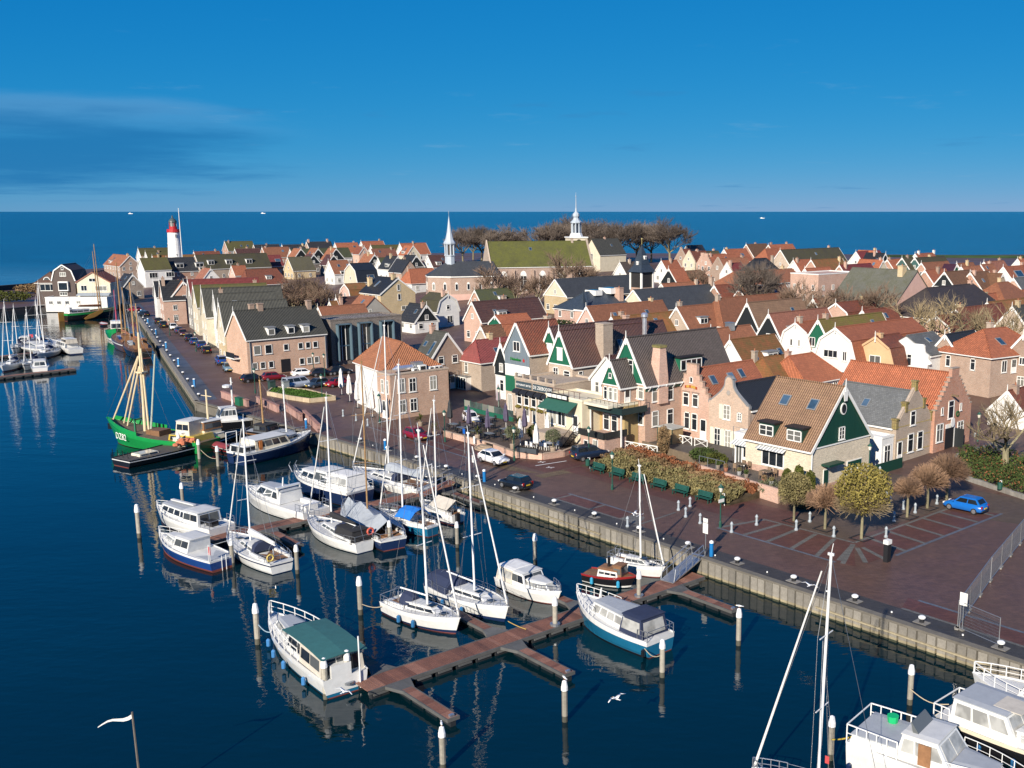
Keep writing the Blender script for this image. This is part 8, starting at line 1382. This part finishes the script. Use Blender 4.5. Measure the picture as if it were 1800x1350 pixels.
# lamp posts
PGRN = M('paint', (0.012, 0.07, 0.05), 0.5); OPAL = M('gloss', (0.75, 0.72, 0.62), 0.3)
def lamp(label, s, n, sign=False, h=3.9, xy=None):
    x, y = xy or XY(s, n); t = thing('street_lamp', label, 'street lamp', (x, y, 1.5), R(43), 'street lamps')
    mobj('post', cached('lpost', lambda: MB().lathe([(.14, 0), (.13, .5), (.07, .6), (.055, 3.2), (.09, 3.3)], 8).mesh('post', PGRN)), t); mobj('lantern', cached('llan', lambda: MB().lathe([(.12, 3.3), (.24, 3.72)], 6).mesh('lantern', OPAL)), t); mobj('lantern_cap', cached('lcap', lambda: MB().lathe([(.3, 3.72), (.12, 3.92), (.03, 4.05)], 6).mesh('lantern_cap', PGRN)), t)
    if sign: MB().box(-.35, -.1, 2.35, .35, -.06, 2.65).obj('sign_plate', WHITE, t)
for s, n, lab, sg in ((20.3, 8.7, 'green street lamp before the second green bench', 0), (4.2, 7.2, 'green street lamp carrying a white sign plate', 1), (5.4, 55.3, 'green street lamp at the stepped warehouse corner', 0), (4.6, 31.0, 'green street lamp at the dark green garage door', 0), (100.3, 6.2, 'street lamp at the left end of the lawn wall', 0), (87.6, 11.0, 'street lamp at the right end of the lawn', 0), (60, 23.5, 'street lamp in the alley beside the pub', 0), (50.8, 8.6, 'street lamp before the dark parasols', 0), (37.1, 8.9, 'street lamp beside the white sedan', 0), (31.4, 15.2, 'street lamp beside the dark people carrier', 0), (66.5, 8.6, 'street lamp at the corner of the brick pub', 0)): lamp(lab, s, n, sg)
for i, (px, py) in enumerate(((410, 648), (345, 618), (299, 590), (552, 660), (571, 662))): lamp('%s street lamp on the west street counting from the brick office' % ORD[i] if i < 3 else ('thin street lamp at the brick office wall', 'dark lantern lamp at the brick office wall')[i - 3], 0, 0, xy=G(px, py, 1.5))
# benches
PB = M('plank', (0.012, 0.075, 0.058), 0.5)
for i, s in enumerate((26.6, 23.5, 20.4, 17.2, 14.1, 10.9)):
    t = thing('park_bench', 'dark green slatted bench before the planted bank, %s from the gangway' % ORD[5 - i], 'bench', (*XY(s, 11.9), 1.51), R(-47), 'green benches')
    for q in range(3): MB().box(-.95, .02 + .16 * q, .42, .95, .15 + .16 * q, .46).obj('seat_slat', PB, t)
    for q in range(4): MB().hexa([(-.95, .5 + .03 * q, .52 + .13 * q), (.95, .5 + .03 * q, .52 + .13 * q), (.95, .54 + .03 * q, .52 + .13 * q), (-.95, .54 + .03 * q, .52 + .13 * q), (-.95, .53 + .03 * q, .63 + .13 * q), (.95, .53 + .03 * q, .63 + .13 * q), (.95, .57 + .03 * q, .63 + .13 * q), (-.95, .57 + .03 * q, .63 + .13 * q)]).obj('back_slat', PB, t)
    for x in (-.8, .8): MB().box(x - .04, .05, 0, x + .04, .12, .42).box(x - .04, .45, 0, x + .04, .55, .95).box(x - .04, .05, .36, x + .04, .5, .42).obj('leg', PGRN, t)
def bin_(label, s, n, xy=None): x, y = xy or XY(s, n); t = thing('litter_bin', label, 'litter bin', (x, y, 1.5), R(43), 'litter bins'); MB().lathe([(.22, .35), (.26, .4), (.26, 1.0), (.2, 1.05)], 8).obj('bin_body', PGRN, t); MB().path([(.3, 0, 0), (.3, 0, 1.2), (.0, 0, 1.25)], .04, 6).obj('post', WHITE, t)
bin_('green litter bin on a white post at the last bench', 8.6, 12.4); bin_('green litter bin on the flower bed wall', -7.2, 36.6); bin_('small litter bin left of the first bench', 28.6, 12.6)
def sign(label, s, n, h, plates, xy=None, rz=R(-47)):
    x, y = xy or XY(s, n); t = thing('road_sign', label, 'sign', (x, y, 1.5), rz, 'signs'); MB().tube((0, 0, 0), (0, 0, h), .04, .04, 6).obj('post', GALV, t)
    for w, hh, z, mt in plates: MB().box(-w / 2, -.06, z, w / 2, -.03, z + hh).obj('sign_plate', mt, t)
BLUS = M('paint', (0.01, 0.12, 0.5), 0.4)
sign('white notice sign on a pole at the gangway', .2, .9, 2.9, ((.55, .9, 1.75, WHITE), (.5, .35, 2.7, WHITE))); sign('white notice sign on a pole at the rear gangway', 33.8, 1.1, 2.8, ((.5, .8, 1.7, WHITE), (.4, .3, 2.6, GALV))); sign('blue parking sign on a white pole by the terrace', 43.9, 6.8, 3.0, ((.45, .6, 2.4, BLUS),)); sign('white board sign at the end of the wire fence', -22.6, 1.8, 2.7, ((.55, .9, 1.8, WHITE),)); sign('small white sign on the terrace wall end', 46.5, 10.0, 1.2, ((.35, .9, .3, WHITE),))
for s, n, lab in ((-.6, .75, 'blue water pillar at the gangway'), (31.8, 1.0, 'blue water pillar at the rear gangway'), (52, 1.0, 'blue water pillar behind the tall masts'), (70, -.2, 'blue water pillar at the pink flood walls')):
    t = thing('service_pillar', lab, 'pillar', (*XY(s, n), 1.5), 0, 'water pillars'); MB().lathe([(.17, 0), (.17, 1.15)], 10).obj('body', M('paint', (0.01, 0.16, 0.42), 0.4), t); MB().lathe([(.19, 1.15), (.17, 1.3), (.02, 1.38)], 10).obj('cap', CAPW, t)
for i in range(6):
    t = 14 + i * 27; x, y = _w(t)[0] + sin(WQA) * 1.2, _w(t)[1] - cos(WQA) * 1.2; o = thing('service_pillar', '%s blue power pillar along the west quay counting from the corner' % ORD[i], 'pillar', (x, y, 1.5), 0, 'power pillars on the west quay'); MB().cbox(0, 0, 0, .3, .3, 1.2).obj('body', M('paint', (0.02, 0.18, 0.42), 0.4), o); MB().cbox(0, 0, 1.2, .34, .34, .12).obj('cap', CAPW, o)
t = thing('ticket_machine', 'black pillar with white cap standing on the square', 'pillar', (*XY(-11.2, 10.2), 1.5), R(43)); MB().cbox(0, 0, 0, .5, .4, 1.5).obj('body', BLACK, t); MB().cbox(0, 0, 1.5, .56, .46, .35).obj('cap', WHITE, t)
# pink flood walls, lawn
PKW = M('concrete', (0.42, 0.25, 0.21), 0.85)
for i, (a, b, lab) in enumerate((((391, 699), (436, 715), 'longest pink flood wall with green cabinet'), ((453, 709), (489, 725), 'pink flood wall, second from the west quay'), ((501, 720), (530, 740), 'pink flood wall, third from the west quay'), ((535, 734), (561, 760), 'pink flood wall nearest the tall masts'))):
    A, B = G(*a, 1.5), G(*b, 1.5); t = thing('flood_wall', lab, 'wall', (A[0], A[1], 1.5), math.atan2(B[1] - A[1], B[0] - A[0]), 'flood walls'); L = math.dist(A, B); k = max(2, int(L / 1.6))
    for q in range(k): MB().box(L * q / k + .02, -.18, 0, L * (q + 1) / k - .02, .18, .95).obj('panel', PKW, t)
    MB().box(-.05, -.24, .95, L + .05, .24, 1.07).obj('coping', M('concrete', (0.32, 0.17, 0.14), 0.85), t)
t = thing('utility_cabinet', 'green utility cabinet before the longest flood wall', 'cabinet', (*G(423, 712, 1.5), 1.5), R(-47)); MB().box(-.8, -.5, 0, .8, .2, 1.1).obj('body', M('paint', (0.01, 0.12, 0.06), 0.5), t); MB().box(-.85, -.55, 1.1, .85, .25, 1.17).obj('lid', M('paint', (0.01, 0.1, 0.05), 0.5), t)
LW = [(97.2, 6.8), (91.5, 7.6), (86.9, 8.7), (86.3, 12.5), (95, 12.2), (101.2, 9.6)]
t = thing('lawn_wall', 'low cream retaining wall round the lawn', 'wall', (0, 0, 0))
for a, b in zip(LW, LW[1:] + LW[:1]):
    A, B = Vector(XY(*a)), Vector(XY(*b)); d = (B - A).normalized(); o = Vector((-d.y, d.x)) * .12; k = max(2, int((B - A).length / 1.3))
    for q in range(k): P, Q = A.lerp(B, q / k) + d * .02, A.lerp(B, (q + 1) / k) - d * .02; MB().slab([P + o, P - o, Q - o, Q + o], 1.4, 2.15).obj('panel', M('concrete', (0.5, 0.4, 0.27), 0.85), t)
m = MB().face([(*XY(*p), 1.9) for p in LW][::-1]); struct(m.obj('lawn', M('leaf', (0.045, 0.10, 0.015), 0.9, 3.0)))
def grassfn(r):
    while True:
        s, n = r.uniform(86.5, 101), r.uniform(7, 12.6)
        if in_poly(s, n, LW): return (*XY(s, n), 1.95 + r.random() * .1)
o = leafmass(grassfn, 5000, .16, 44).obj('grass', M('leaf', (0.055, 0.115, 0.02))); tag(o, 'short green grass on the walled lawn', 'grass', kind='stuff')
for px, py, c, lab in ((478, 683, (.03, .06, .05), 'dark green glass container on the lawn corner'), (502, 683, (.25, .28, .28), 'grey refuse container beside the silver van')):
    t = thing('container', lab, 'container', (*G(px, py, 1.9), 1.7), R(-47)); MB().cbox(0, 0, 0, .9, .9, 1.3).obj('body', M('paint', c, 0.5), t); MB().cbox(0, 0, 1.3, 1.0, 1.0, .15).obj('lid', M('paint', mulc(c, .7), 0.5), t)
# ------------------------------------------------------------------ restaurant terrace
TF = [(53.5, 10.3), (43.2, 10.5), (38.4, 9.9), (35.3, 11.6), (34.8, 14.2), (36.4, 19.0), (43.3, 18.6), (51.5, 20.0), (57, 20.0), (57, 12)]
struct(MB().face([(*XY(*p), 1.95) for p in TF][::-1]).obj('terrace_pavement', COBB))
t = thing('terrace_wall', 'low pinkish brick wall round the restaurant terrace', 'wall', (0, 0, 0))
for a, b in zip(TF[:5], TF[1:6]):
    A, B = Vector(XY(*a)), Vector(XY(*b)); d = (B - A).normalized(); o = Vector((-d.y, d.x)) * .14; k = max(1, int((B - A).length / 1.5))
    for q in range(k):
        if a == TF[0] and q == k - 1: continue
        P, Q = A.lerp(B, q / k) + d * .015, A.lerp(B, (q + 1) / k) - d * .015; MB().slab([P + o, P - o, Q - o, Q + o], 1.4, 2.2).obj('panel', B_PK, t)
    MB().slab([A + o * 1.3, A - o * 1.3, B - o * 1.3, B + o * 1.3], 2.2, 2.27).obj('coping', M('concrete', (0.45, 0.33, 0.24), 0.8), t)
t = thing('terrace_steps', 'curved stone steps up to the restaurant terrace', 'steps', (*XY(44.3, 10.3), 1.5), R(-47))
for q in range(3): MB().slab([((1.7 - .35 * q) * cos(a / 10 * pi), -(1.5 - .35 * q) * sin(a / 10 * pi)) for a in range(11)][::-1] , .15 * q - .05, .15 * q + .15).obj('step', M('concrete', (0.42, 0.32, 0.22), 0.8), t)
def parasol(label, s, n, col, h=3.0, z=1.95, xy=None, r=.3):
    x, y = xy or XY(s, n); t = thing('parasol', label, 'parasol', (x, y, z), rnd.uniform(0, 3), 'folded parasols'); MB().tube((0, 0, 0), (0, 0, h), .035, .03, 6).obj('pole', WHITE, t)
    MB().loft([[((r * k * (1 + .3 * (i % 2))) * cos(i * pi / 6), (r * k * (1 + .3 * (i % 2))) * sin(i * pi / 6), z_) for i in range(12)] for k, z_ in ((.55, h * .27), (1.0, h * .33), (.85, h * .6), (.55, h * .8), (.6, h * .86), (.12, h + .05))]).obj('canopy', col, t); MB().cbox(0, 0, 0, .6, .6, .08).obj('base', BLACK, t)
PUR = M('cloth', (0.085, 0.07, 0.12), 0.85); GRY = M('cloth', (0.035, 0.038, 0.042), 0.85)
for s, n, c, lab in ((57.2, 13.6, GRY, 'tall charcoal folded parasol closest to the pub'), (52.4, 13.3, PUR, 'purple-grey folded parasol, second from the pub'), (48.8, 13.6, PUR, 'purple-grey folded parasol, third from the pub'), (50.4, 17.6, PUR, 'purple-grey folded parasol nearest the glass fence'), (46.2, 17.4, PUR, 'purple-grey folded parasol at the restaurant wall'), (41.2, 12.9, WHC, 'white folded parasol beside the olive tree'), (37.6, 12.5, WHC, 'white folded parasol over the white chairs'), (41.6, 17.4, WHC, 'white folded parasol nearest the green awning'), (63.0, 25.6, M('cloth', (0.3, 0.25, 0.28), 0.85), 'pale folded parasol at the dark little house')): parasol(lab, s, n, c, 3.3)
for i, (px, py) in enumerate(((601, 694), (615, 706), (629, 717), (641, 725), (655, 733), (668, 741))): parasol('tall white folded parasol along the pub side, %s from the lawn' % ORD[i], 0, 0, WHC, 4.1, 1.5, xy=G(px, py, 1.5), r=.36)
tmesh = MB().box(-.6, -.4, .7, .6, .4, .75).mesh('table_top', M('paint', (0.16, 0.18, 0.19), 0.4)); lmesh = MB().box(-.03, -.03, 0, .03, .03, .7).mesh('leg', BLACK)
def table(label, s, n, rz, mt=None, z=1.95):
    t = thing('terrace_table', label, 'table', (*XY(s, n), z), rz, 'terrace tables'); o = mobj('table_top', tmesh if mt is None else cached(('tt', mt), lambda: MB().box(-.6, -.4, .7, .6, .4, .75).mesh('table_top', mt)), t)
    for a in (-.5, .5):
        for b in (-.32, .32): mobj('leg', lmesh, t, (a, b, 0))
def chair(label, s, n, rz, mt, z=1.95):
    t = thing('terrace_chair', label, 'chair', (*XY(s, n), z), rz, 'terrace chairs')
    def me(): return MB().box(-.22, -.22, .42, .22, .22, .47).mesh('seat', mt), MB().box(-.22, .18, .47, .22, .22, .9).mesh('backrest', mt), MB().box(-.02, -.02, 0, .02, .02, .42).mesh('leg', mt)
    a, b, c = cached(('chair', mt), me); mobj('seat', a, t); mobj('backrest', b, t)
    for x in (-.19, .19):
        for y in (-.19, .19): mobj('leg', c, t, (x, y, 0))
BLKP = M('paint', (0.02, 0.022, 0.024), 0.5); k = 0
TB = [(54.6, 12.4), (52.0, 11.9), (49.2, 11.9), (46.8, 12.4), (54.0, 15.6), (51.4, 15.6), (47.6, 15.4), (54.8, 18.2), (44.6, 13.6)]
for i, (s, n) in enumerate(TB):
    table('dark terrace table, %s counting from the pub side' % ORD[i], s, n, R(-47)); 
    for q, (ds, dn, rz) in enumerate(((0, .75, -47), (0, -.75, 133))): chair('black terrace chair on the %s side of the %s dark table' % (('inner', 'outer')[q], ORD[i]), s + ds, n + dn, R(rz), BLKP)
for i, (s, n) in enumerate(((39.0, 13.4), (37.6, 14.4))):
    table('grey garden table with white chairs, %s one' % ('left', 'right')[i], s, n, R(-47), M('paint', (0.3, 0.33, 0.36), 0.5))
    for q, (ds, dn, rz) in enumerate(((.45, -.75, 133), (-.45, -.75, 133), (.45, .75, -47), (-.45, .75, -47))): chair('white terrace chair, %s at the %s grey table' % (ORD[q], ('left', 'right')[i]), s + ds, n + dn, R(rz), WHITE)
def potted(label, s, n, kind, z=1.95):
    t = thing('potted_plant', label, 'plant', (*XY(s, n), z), 0, 'potted plants'); MB().lathe([(.28, 0), (.36, .55), (.33, .6)], 10).obj('pot', M('concrete', (0.35, 0.27, 0.2), 0.8), t)
    if kind == 'olive': MB().tube((0, 0, .5), (0, 0, 1.6), .06, .04, 6).obj('stem', BARK, t); leafmass(ell(.95, .95, .8, 2.0, .3), 1500, .11, int(s * 3)).obj('foliage', LSIL, t)
    elif kind == 'ball': leafmass(ell(.75, .75, .8, 1.2, .5), 1300, .1, int(s * 3)).obj('foliage', LCON, t)
    else:
        MB().tube((0, 0, .5), (0, 0, 1.0), .1, .08, 6).obj('stem', BARK, t); m = MB(); r = random.Random(int(s))
        for i in range(26):
            a = r.uniform(0, 6.28); e = r.uniform(-.3, 1.1); d = Vector((cos(a) * cos(e), sin(a) * cos(e), sin(e))); w = Vector((-sin(a), cos(a), 0)) * .06; p = Vector((0, 0, 1.0)); q = p + d * .6; u = q + d * .45 - Vector((0, 0, .2)); m.face([p - w, p + w, q + w, q - w]).face([q - w, q + w, u])
        m.obj('fronds', LCON, t)
for a in (('potted olive tree left of the white parasols', 40.6, 11.3, 'olive', 1.95), ('potted olive tree right of the white chairs', 35.9, 13.6, 'olive', 1.95), ('round clipped bush behind the first white parasol', 42.2, 15.6, 'ball', 1.95), ('potted palm on the street beside the red hatchback', 61.2, 11.6, 'palm', 1.5), ('potted palm at the terrace corner', 54.6, 9.6, 'palm', 1.5), ('potted shrub among the dark tables', 47.6, 11.2, 'palm', 1.95), ('potted shrub at the restaurant wall', 49.5, 18.8, 'palm', 1.95)): potted(*a)
pl = thing('planter_box', 'dark grey planter box on the terrace wall', 'planter', (*XY(36.8, 10.6), 2.25), R(-27)); MB().box(-1.3, -.25, 0, 1.3, .25, .55).obj('box', M('paint', (0.05, 0.06, 0.07), 0.6), pl); MB().box(-1.2, -.2, .55, 1.2, .2, .57).obj('soil', M('leaf', (0.03, 0.025, 0.015)), pl)
bl = thing('garden_steps', 'pinkish brick steps beside the people carrier', 'steps', (*XY(35.6, 13.4), 1.5), R(43))
for q in range(3): MB().box(.4 * q, -.8, 0, .4 * q + .45, .8, .2 * (q + 1)).obj('step', B_PK, bl)
gf = thing('glass_fence', 'green glass panelled terrace fence in the alley', 'fence', (*XY(66.5, 22.2), 1.5), R(-47)); GRNP = M('paint', (0.01, 0.11, 0.07), 0.5)
for q in range(8): MB().box(1.45 * q, -.04, 0, 1.45 * q + 1.4, .04, .6).obj('panel', GRNP, gf); MB().box(1.45 * q + .03, -.02, .62, 1.45 * q + 1.37, .02, 1.5).obj('pane', M('glass', (0.06, 0.09, 0.09)), gf); MB().tube((1.45 * q, 0, 0), (1.45 * q, 0, 1.6), .04).obj('post', GRNP, gf)
# ------------------------------------------------------------------ gardens before the gable houses
t = thing('garden_terrace', 'raised dark paved terrace before the cream house with low brick wall', 'terrace', (0, 0, 0)); TP = [(17.5, 18.8), (5.6, 17.2), (5.4, 21.7), (17.5, 22.5)]
MB().slab([XY(*p) for p in TP][::-1], 1.3, 2.75).obj('deck', M('deck', (0.10, 0.085, 0.07)), t); MB().slab([XY(17.6, 18.6), XY(5.5, 17.0), XY(5.5, 17.25), XY(17.6, 18.85)], 1.3, 2.95).obj('wall', B_PK, t)
t = thing('garden_terrace', 'raised garden terrace before the stepped and bell gables', 'terrace', (0, 0, 0)); MB().slab([XY(18, 22.4), XY(18, 30), XY(31, 30), XY(31, 23.4)], 1.3, 2.3).obj('deck', M('deck', (0.09, 0.08, 0.07)), t); MB().slab([XY(18, 22.2), XY(18, 22.4), XY(31, 23.4), XY(31, 23.2)], 1.3, 2.6).obj('fence_wall', M('wood', (0.16, 0.12, 0.08)), t)
def xrail(label, a, b, z, k):
    A, B = Vector((*XY(*a), z)), Vector((*XY(*b), z)); L = (B - A).length; t = thing('cross_railing', label, 'railing', A, math.atan2(B.y - A.y, B.x - A.x), 'white cross railings'); w = L / k
    for q in range(k + 1): MB().cbox(w * q, 0, 0, .09, .09, 1.0).obj('post', WHITE, t)
    MB().box(0, -.04, .92, L, .04, 1.02).obj('top_rail', WHITE, t)
    for q in range(k): MB().tube((w * q, 0, .08), (w * (q + 1), 0, .92), .04, .04, 4).obj('brace', WHITE, t); MB().tube((w * q, .05, .92), (w * (q + 1), .05, .08), .04, .04, 4).obj('brace', WHITE, t)
xrail('white crossbuck railing above the rust red hedge', (31.6, 20.6), (26.6, 21.4), 2.0, 4); xrail('white crossbuck railing before the stepped pink gable', (29.0, 26.6), (26.4, 26.9), 2.3, 2); xrail('short white crossbuck railing at the pink house door', (25.9, 26.9), (24.0, 27.0), 2.3, 1)
t = thing('garden_shed', 'glazed wooden aviary shed with light roof in the shade', 'shed', (*XY(30.6, 25.4), 2.0), R(-47)); MB().box(0, 0, 0, 2.4, 2.0, .25).obj('plinth', P_W, t); MB().box(.05, .05, .25, 2.35, 1.95, 2.1).obj('wall', M('wood', (0.45, 0.31, 0.16)), t); MB().box(-.08, -.08, 2.1, 2.48, 2.08, 2.25).obj('roof', M('paint', (0.4, 0.42, 0.4), 0.5), t)
for x in (0, .8, 1.6, 2.4): MB().cbox(x, 0, .25, .06, .06, 1.9).obj('frame_post', PGRN, t)
for i, (s, n, z, lab) in enumerate(((13.4, 20.6, 2.75, 'left garden table on the cream house terrace'), (9.6, 20.2, 2.75, 'right garden table on the cream house terrace'))):
    table(lab, s, n, R(-47), M('wood', (0.2, 0.15, 0.1)), z)
    for q, (ds, dn, rz) in enumerate(((.4, .75, -47), (-.4, .75, -47), (0, -.75, 133))): chair('%s wooden chair at the %s' % (ORD[q], lab), s + ds, n + dn, R(rz), M('wood', (0.24, 0.16, 0.1)), z)
for i, (s, n) in enumerate(((15.5, 19.4), (14.2, 19.2), (12.2, 19.0), (11.0, 18.7), (8.4, 18.4), (7.4, 18.3), (6.8, 21.2))):
    t = thing('flower_pot', '%s flower pot along the cream house terrace edge, counting from the conservatory' % ORD[i], 'flower pot', (*XY(s, n), 2.75), 0, 'flower pots'); MB().lathe([(.18, 0), (.25, .4), (.22, .42)], 8).obj('pot', M('concrete', ((.25, .2, .16), (.3, .12, .07), (.3, .3, .3))[i % 3], 0.8), t); leafmass(ell(.25, .25, .25, .6, .3), 160, .1, i).obj('foliage', (LGRN, LBRN, LOLV)[i % 3], t)
t = thing('garden_rail', 'grey steel rail round the conservatory corner', 'railing', (*XY(18.0, 19.2), 2.75), R(-47)); MB().tube((0, 0, 1.0), (3.6, 0, 1.0), .035).obj('top_rail', GALV, t)
for x in (0, 1.2, 2.4, 3.6): MB().tube((x, 0, 0), (x, 0, 1.0), .035).obj('post', GALV, t)
w = thing('laundry', 'white sheets hanging on a line behind the conservatory', 'laundry', (*XY(18.6, 26.5), 5.6), R(-47)); MB().loft([[(x, .15 * sin(x * 3 + z), z * (1.1 + .15 * sin(x * 4))) for z in (0, -.4, -.8, -1.1)] for x in [i * .25 for i in range(13)]], 0, False, False).obj('sheet', WHC, w); MB().tube((-1, 0, .05), (4.0, 0, .05), .015).obj('line', WIRE, w); MB().tube((-1, 0, -4), (-1, 0, .1), .04).tube((4, 0, -4), (4, 0, .1), .04).obj('line_post', GALV, w)
t = thing('garden_gate', 'dark green low gate and fence beside the cream house', 'gate', (*XY(5.2, 33.2), 1.5), R(43)); MB().box(0, 0, 0, 5.2, .08, 1.1).obj('boarding', DGREEN, t); MB().box(0, -.03, 1.1, 5.2, .11, 1.18).obj('top_rail', DGREEN, t)
# ------------------------------------------------------------------ right edge: wire fence, flower bed
WM = M('metal', (0.5, 0.5, 0.5), 0.4)
def wire_panel(label, a, b):
    A, B = Vector((*XY(*a), 1.5)), Vector((*XY(*b), 1.5)); L = (B - A).length; t = thing('fence_panel', label, 'fence', A, math.atan2(B.y - A.y, B.x - A.x), 'wire fence panels'); f = MB().tube((0, 0, .05), (0, 0, 2.0), .03).tube((L, 0, .05), (L, 0, 2.0), .03).tube((0, 0, 2.0), (L, 0, 2.0), .025).tube((0, 0, .15), (L, 0, .15), .025).obj('frame', WM, t); m = MB()
    for q in range(1, 34): m.tube((L * q / 34, 0, .15), (L * q / 34, 0, 2.0), .006, .006, 3, 0, False)
    for q in range(1, 9): m.tube((0, 0, .15 + .21 * q), (L, 0, .15 + .21 * q), .006, .006, 3, 0, False)
    o = m.obj('wire_mesh', WM, t); o['kind'] = 'stuff'; MB().box(-.35, -.12, 0, .35, .12, .12).obj('foot_block', CONC, t)
FP = [(-22.2, 1.9), (-21.2, 5.3), (-20.2, 8.7), (-19.2, 12.1), (-18.3, 15.5), (-17.4, 18.9), (-16.5, 22.3), (-15.6, 25.7)]
wire_panel('wire fence panel standing at the quay edge', (-22.4, 1.8), (-25.6, 1.1))
for i, (a, b) in enumerate(zip(FP, FP[1:])): wire_panel('%s wire fence panel from the quay edge inland' % ORD[i], a, b)
FB = [(-11.5, 35.6), (-2.6, 38.5), (3.4, 46.5), (3.4, 56), (-12, 56)]
t = thing('flower_bed_wall', 'low cobble wall of the flower bed at the right edge', 'wall', (0, 0, 0))
for a, b in zip(FB[:3], FB[1:4]):
    A, B = Vector(XY(*a)), Vector(XY(*b)); d = (B - A).normalized(); o = Vector((-d.y, d.x)) * .18; k = int((B - A).length / .55)
    for q in range(k): P, Q = A.lerp(B, q / k) + d * .02, A.lerp(B, (q + 1) / k) - d * .02; MB().slab([P + o, P - o, Q - o, Q + o], 1.4, 1.98 + rnd.uniform(-.04, .04)).obj('stone', CONC, t)
def fbf(r):
    while True:
        s, n = r.uniform(-12, 3.2), r.uniform(36, 50)
        if in_poly(s, n, FB): return (*XY(s, n), 1.6 + r.random() ** .7 * (1.2 + .5 * sin(s * 2) * sin(n * 1.7)))
tag(leafmass(fbf, 9000, .18, 9).obj('shrub_bed', LGRN), 'green shrubs in the flower bed at the right edge', 'planting', kind='stuff'); tag(leafmass(fbf, 1500, .15, 10).obj('shrub_bed', LRED), 'rusty leaves among the flower bed shrubs', 'planting', kind='stuff')
for i, (s, n) in enumerate(((-8.6, 44), (-10.6, 42.2), (-6.0, 46))): chair('%s pale wooden chair behind the flower bed' % ORD[i], s, n, R(20 * i), M('wood', (0.55, 0.4, 0.22)), 1.9)
t = thing('round_planter', 'round cobble planter with grass at the right edge', 'planter', (*XY(-21.5, 19.5), 1.5)); MB().lathe([(2.6, 0), (2.2, .15), (1.6, .2), (1.55, .9), (1.3, .92)], 20).obj('wall', CONC, t); leafmass(ell(1.3, 1.3, .3, .9, .2), 500, .15, 3).obj('foliage', LGRN, t)
# ------------------------------------------------------------------ gulls and the pennant post
def gull(label, px, py, z, wing=True, rz=0.0):
    t = thing('gull', label, 'gull', (*G(px, py, z), z), rz, 'gulls'); GW = M('plaster', (0.82, 0.82, 0.8), 0.6); m = MB().loft([[(x, .07 * k * cos(a), .06 * k * sin(a) + .01 * k) for a in [i * pi / 3 for i in range(6)]] for x, k in ((-.24, .15), (-.12, .8), (.02, 1.1), (.13, .7), (.2, .75), (.25, .15))])
    if wing:
        for sg in (-1, 1): m.hexa([(-.1, sg * .05, .02), (.1, sg * .05, .02), (.08, sg * .38, .14), (-.04, sg * .38, .14), (-.1, sg * .05, .05), (.1, sg * .05, .05), (.08, sg * .38, .16), (-.04, sg * .38, .16)]); m.hexa([(-.04, sg * .38, .14), (.08, sg * .38, .14), (-.06, sg * .72, .06), (-.12, sg * .72, .06), (-.04, sg * .38, .16), (.08, sg * .38, .16), (-.06, sg * .72, .07), (-.12, sg * .72, .07)])
    m.obj('body', GW, t, smooth=True); MB().tube((.24, 0, .01), (.31, 0, 0), .015, .005, 5).obj('beak', M('paint', (0.6, 0.35, 0.03), 0.5), t); MB().hexa([(-.32, -.05, .0), (-.2, -.03, .0), (-.2, .03, .0), (-.32, .05, .0), (-.32, -.05, .015), (-.2, -.03, .03), (-.2, .03, .03), (-.32, .05, .015)]).obj('tail', GW, t)
    if not wing: MB().tube((0, .03, -.18), (0, .03, -.04), .01).tube((0, -.03, -.18), (0, -.03, -.04), .01).obj('leg', M('paint', (0.4, 0.15, 0.08), 0.5), t)
gull('gull flying low over the open foreground water', 1083, 1228, 3.0, True, 2.4); gull('gull gliding along the quay wall right of the gangway', 1424, 1029, 3.5, True, .8); gull('gull gliding past the bare mast by the gangway', 1116, 903, 6.0, True, 2.9); gull('gull flying beside the ringed post of the near pontoon', 606, 1216, 1.4, True, 1.0)
for px, py, h, lab in ((1298, 1134, 2.7, 'gull standing on the post by the third finger jetty'), (993, 1268, 2.6, 'gull standing on the post in the open foreground'), (779, 1352, 2.5, 'gull standing on the post at the bottom edge')):
    x, y = G(px, py, 0); t = gull(lab, px, py, 0, False, rnd.uniform(0, 6)); bpy.data.objects[[o.name for o in COL.objects if o.get('label') == lab][0]].location = (x, y, h + .17)
t = thing('pennant_post', 'leaning dark post with white pennant at the bottom left edge', 'post', (*G(252, 1420, 0), 0)); MB().tube((0, 0, -1), (-.1, 0, 5.2), .07, .05, 6).obj('post', M('wood', (0.14, 0.12, 0.1)), t); MB().loft([[(-.1 - x, .05 * sin(x * 3), 5.1 - .35 * x - .1 * sin(x * 4) + dz) for dz in (0, -.22 + .1 * x)] for x in [i * .25 for i in range(8)]], 0, False, False).obj('pennant', WHC, t)
# distant ships
for i, (px, py) in enumerate(((463, 375.5), (230, 376), (1340, 384))):
    t = thing('distant_ship', ('small white ship on the horizon, middle one', 'small white ship on the horizon left of the lighthouse', 'tiny white sail far out right of the church trees')[i], 'ship', (*G(px, py, 0), 0), 0, 'ships far out'); k = t.location.y / 4000; MB().hexa([(-8 * k, -2 * k, -.5), (7 * k, -2 * k, -.5), (7 * k, 2 * k, -.5), (-8 * k, 2 * k, -.5), (-9 * k, -2 * k, 2 * k), (9 * k, -2 * k, 2 * k), (9 * k, 2 * k, 2 * k), (-9 * k, 2 * k, 2 * k)]).obj('hull', WHITE, t); MB().cbox(-3 * k, 0, 2 * k, 6 * k, 3 * k, 2 * k).obj('cabin', WHITE, t)
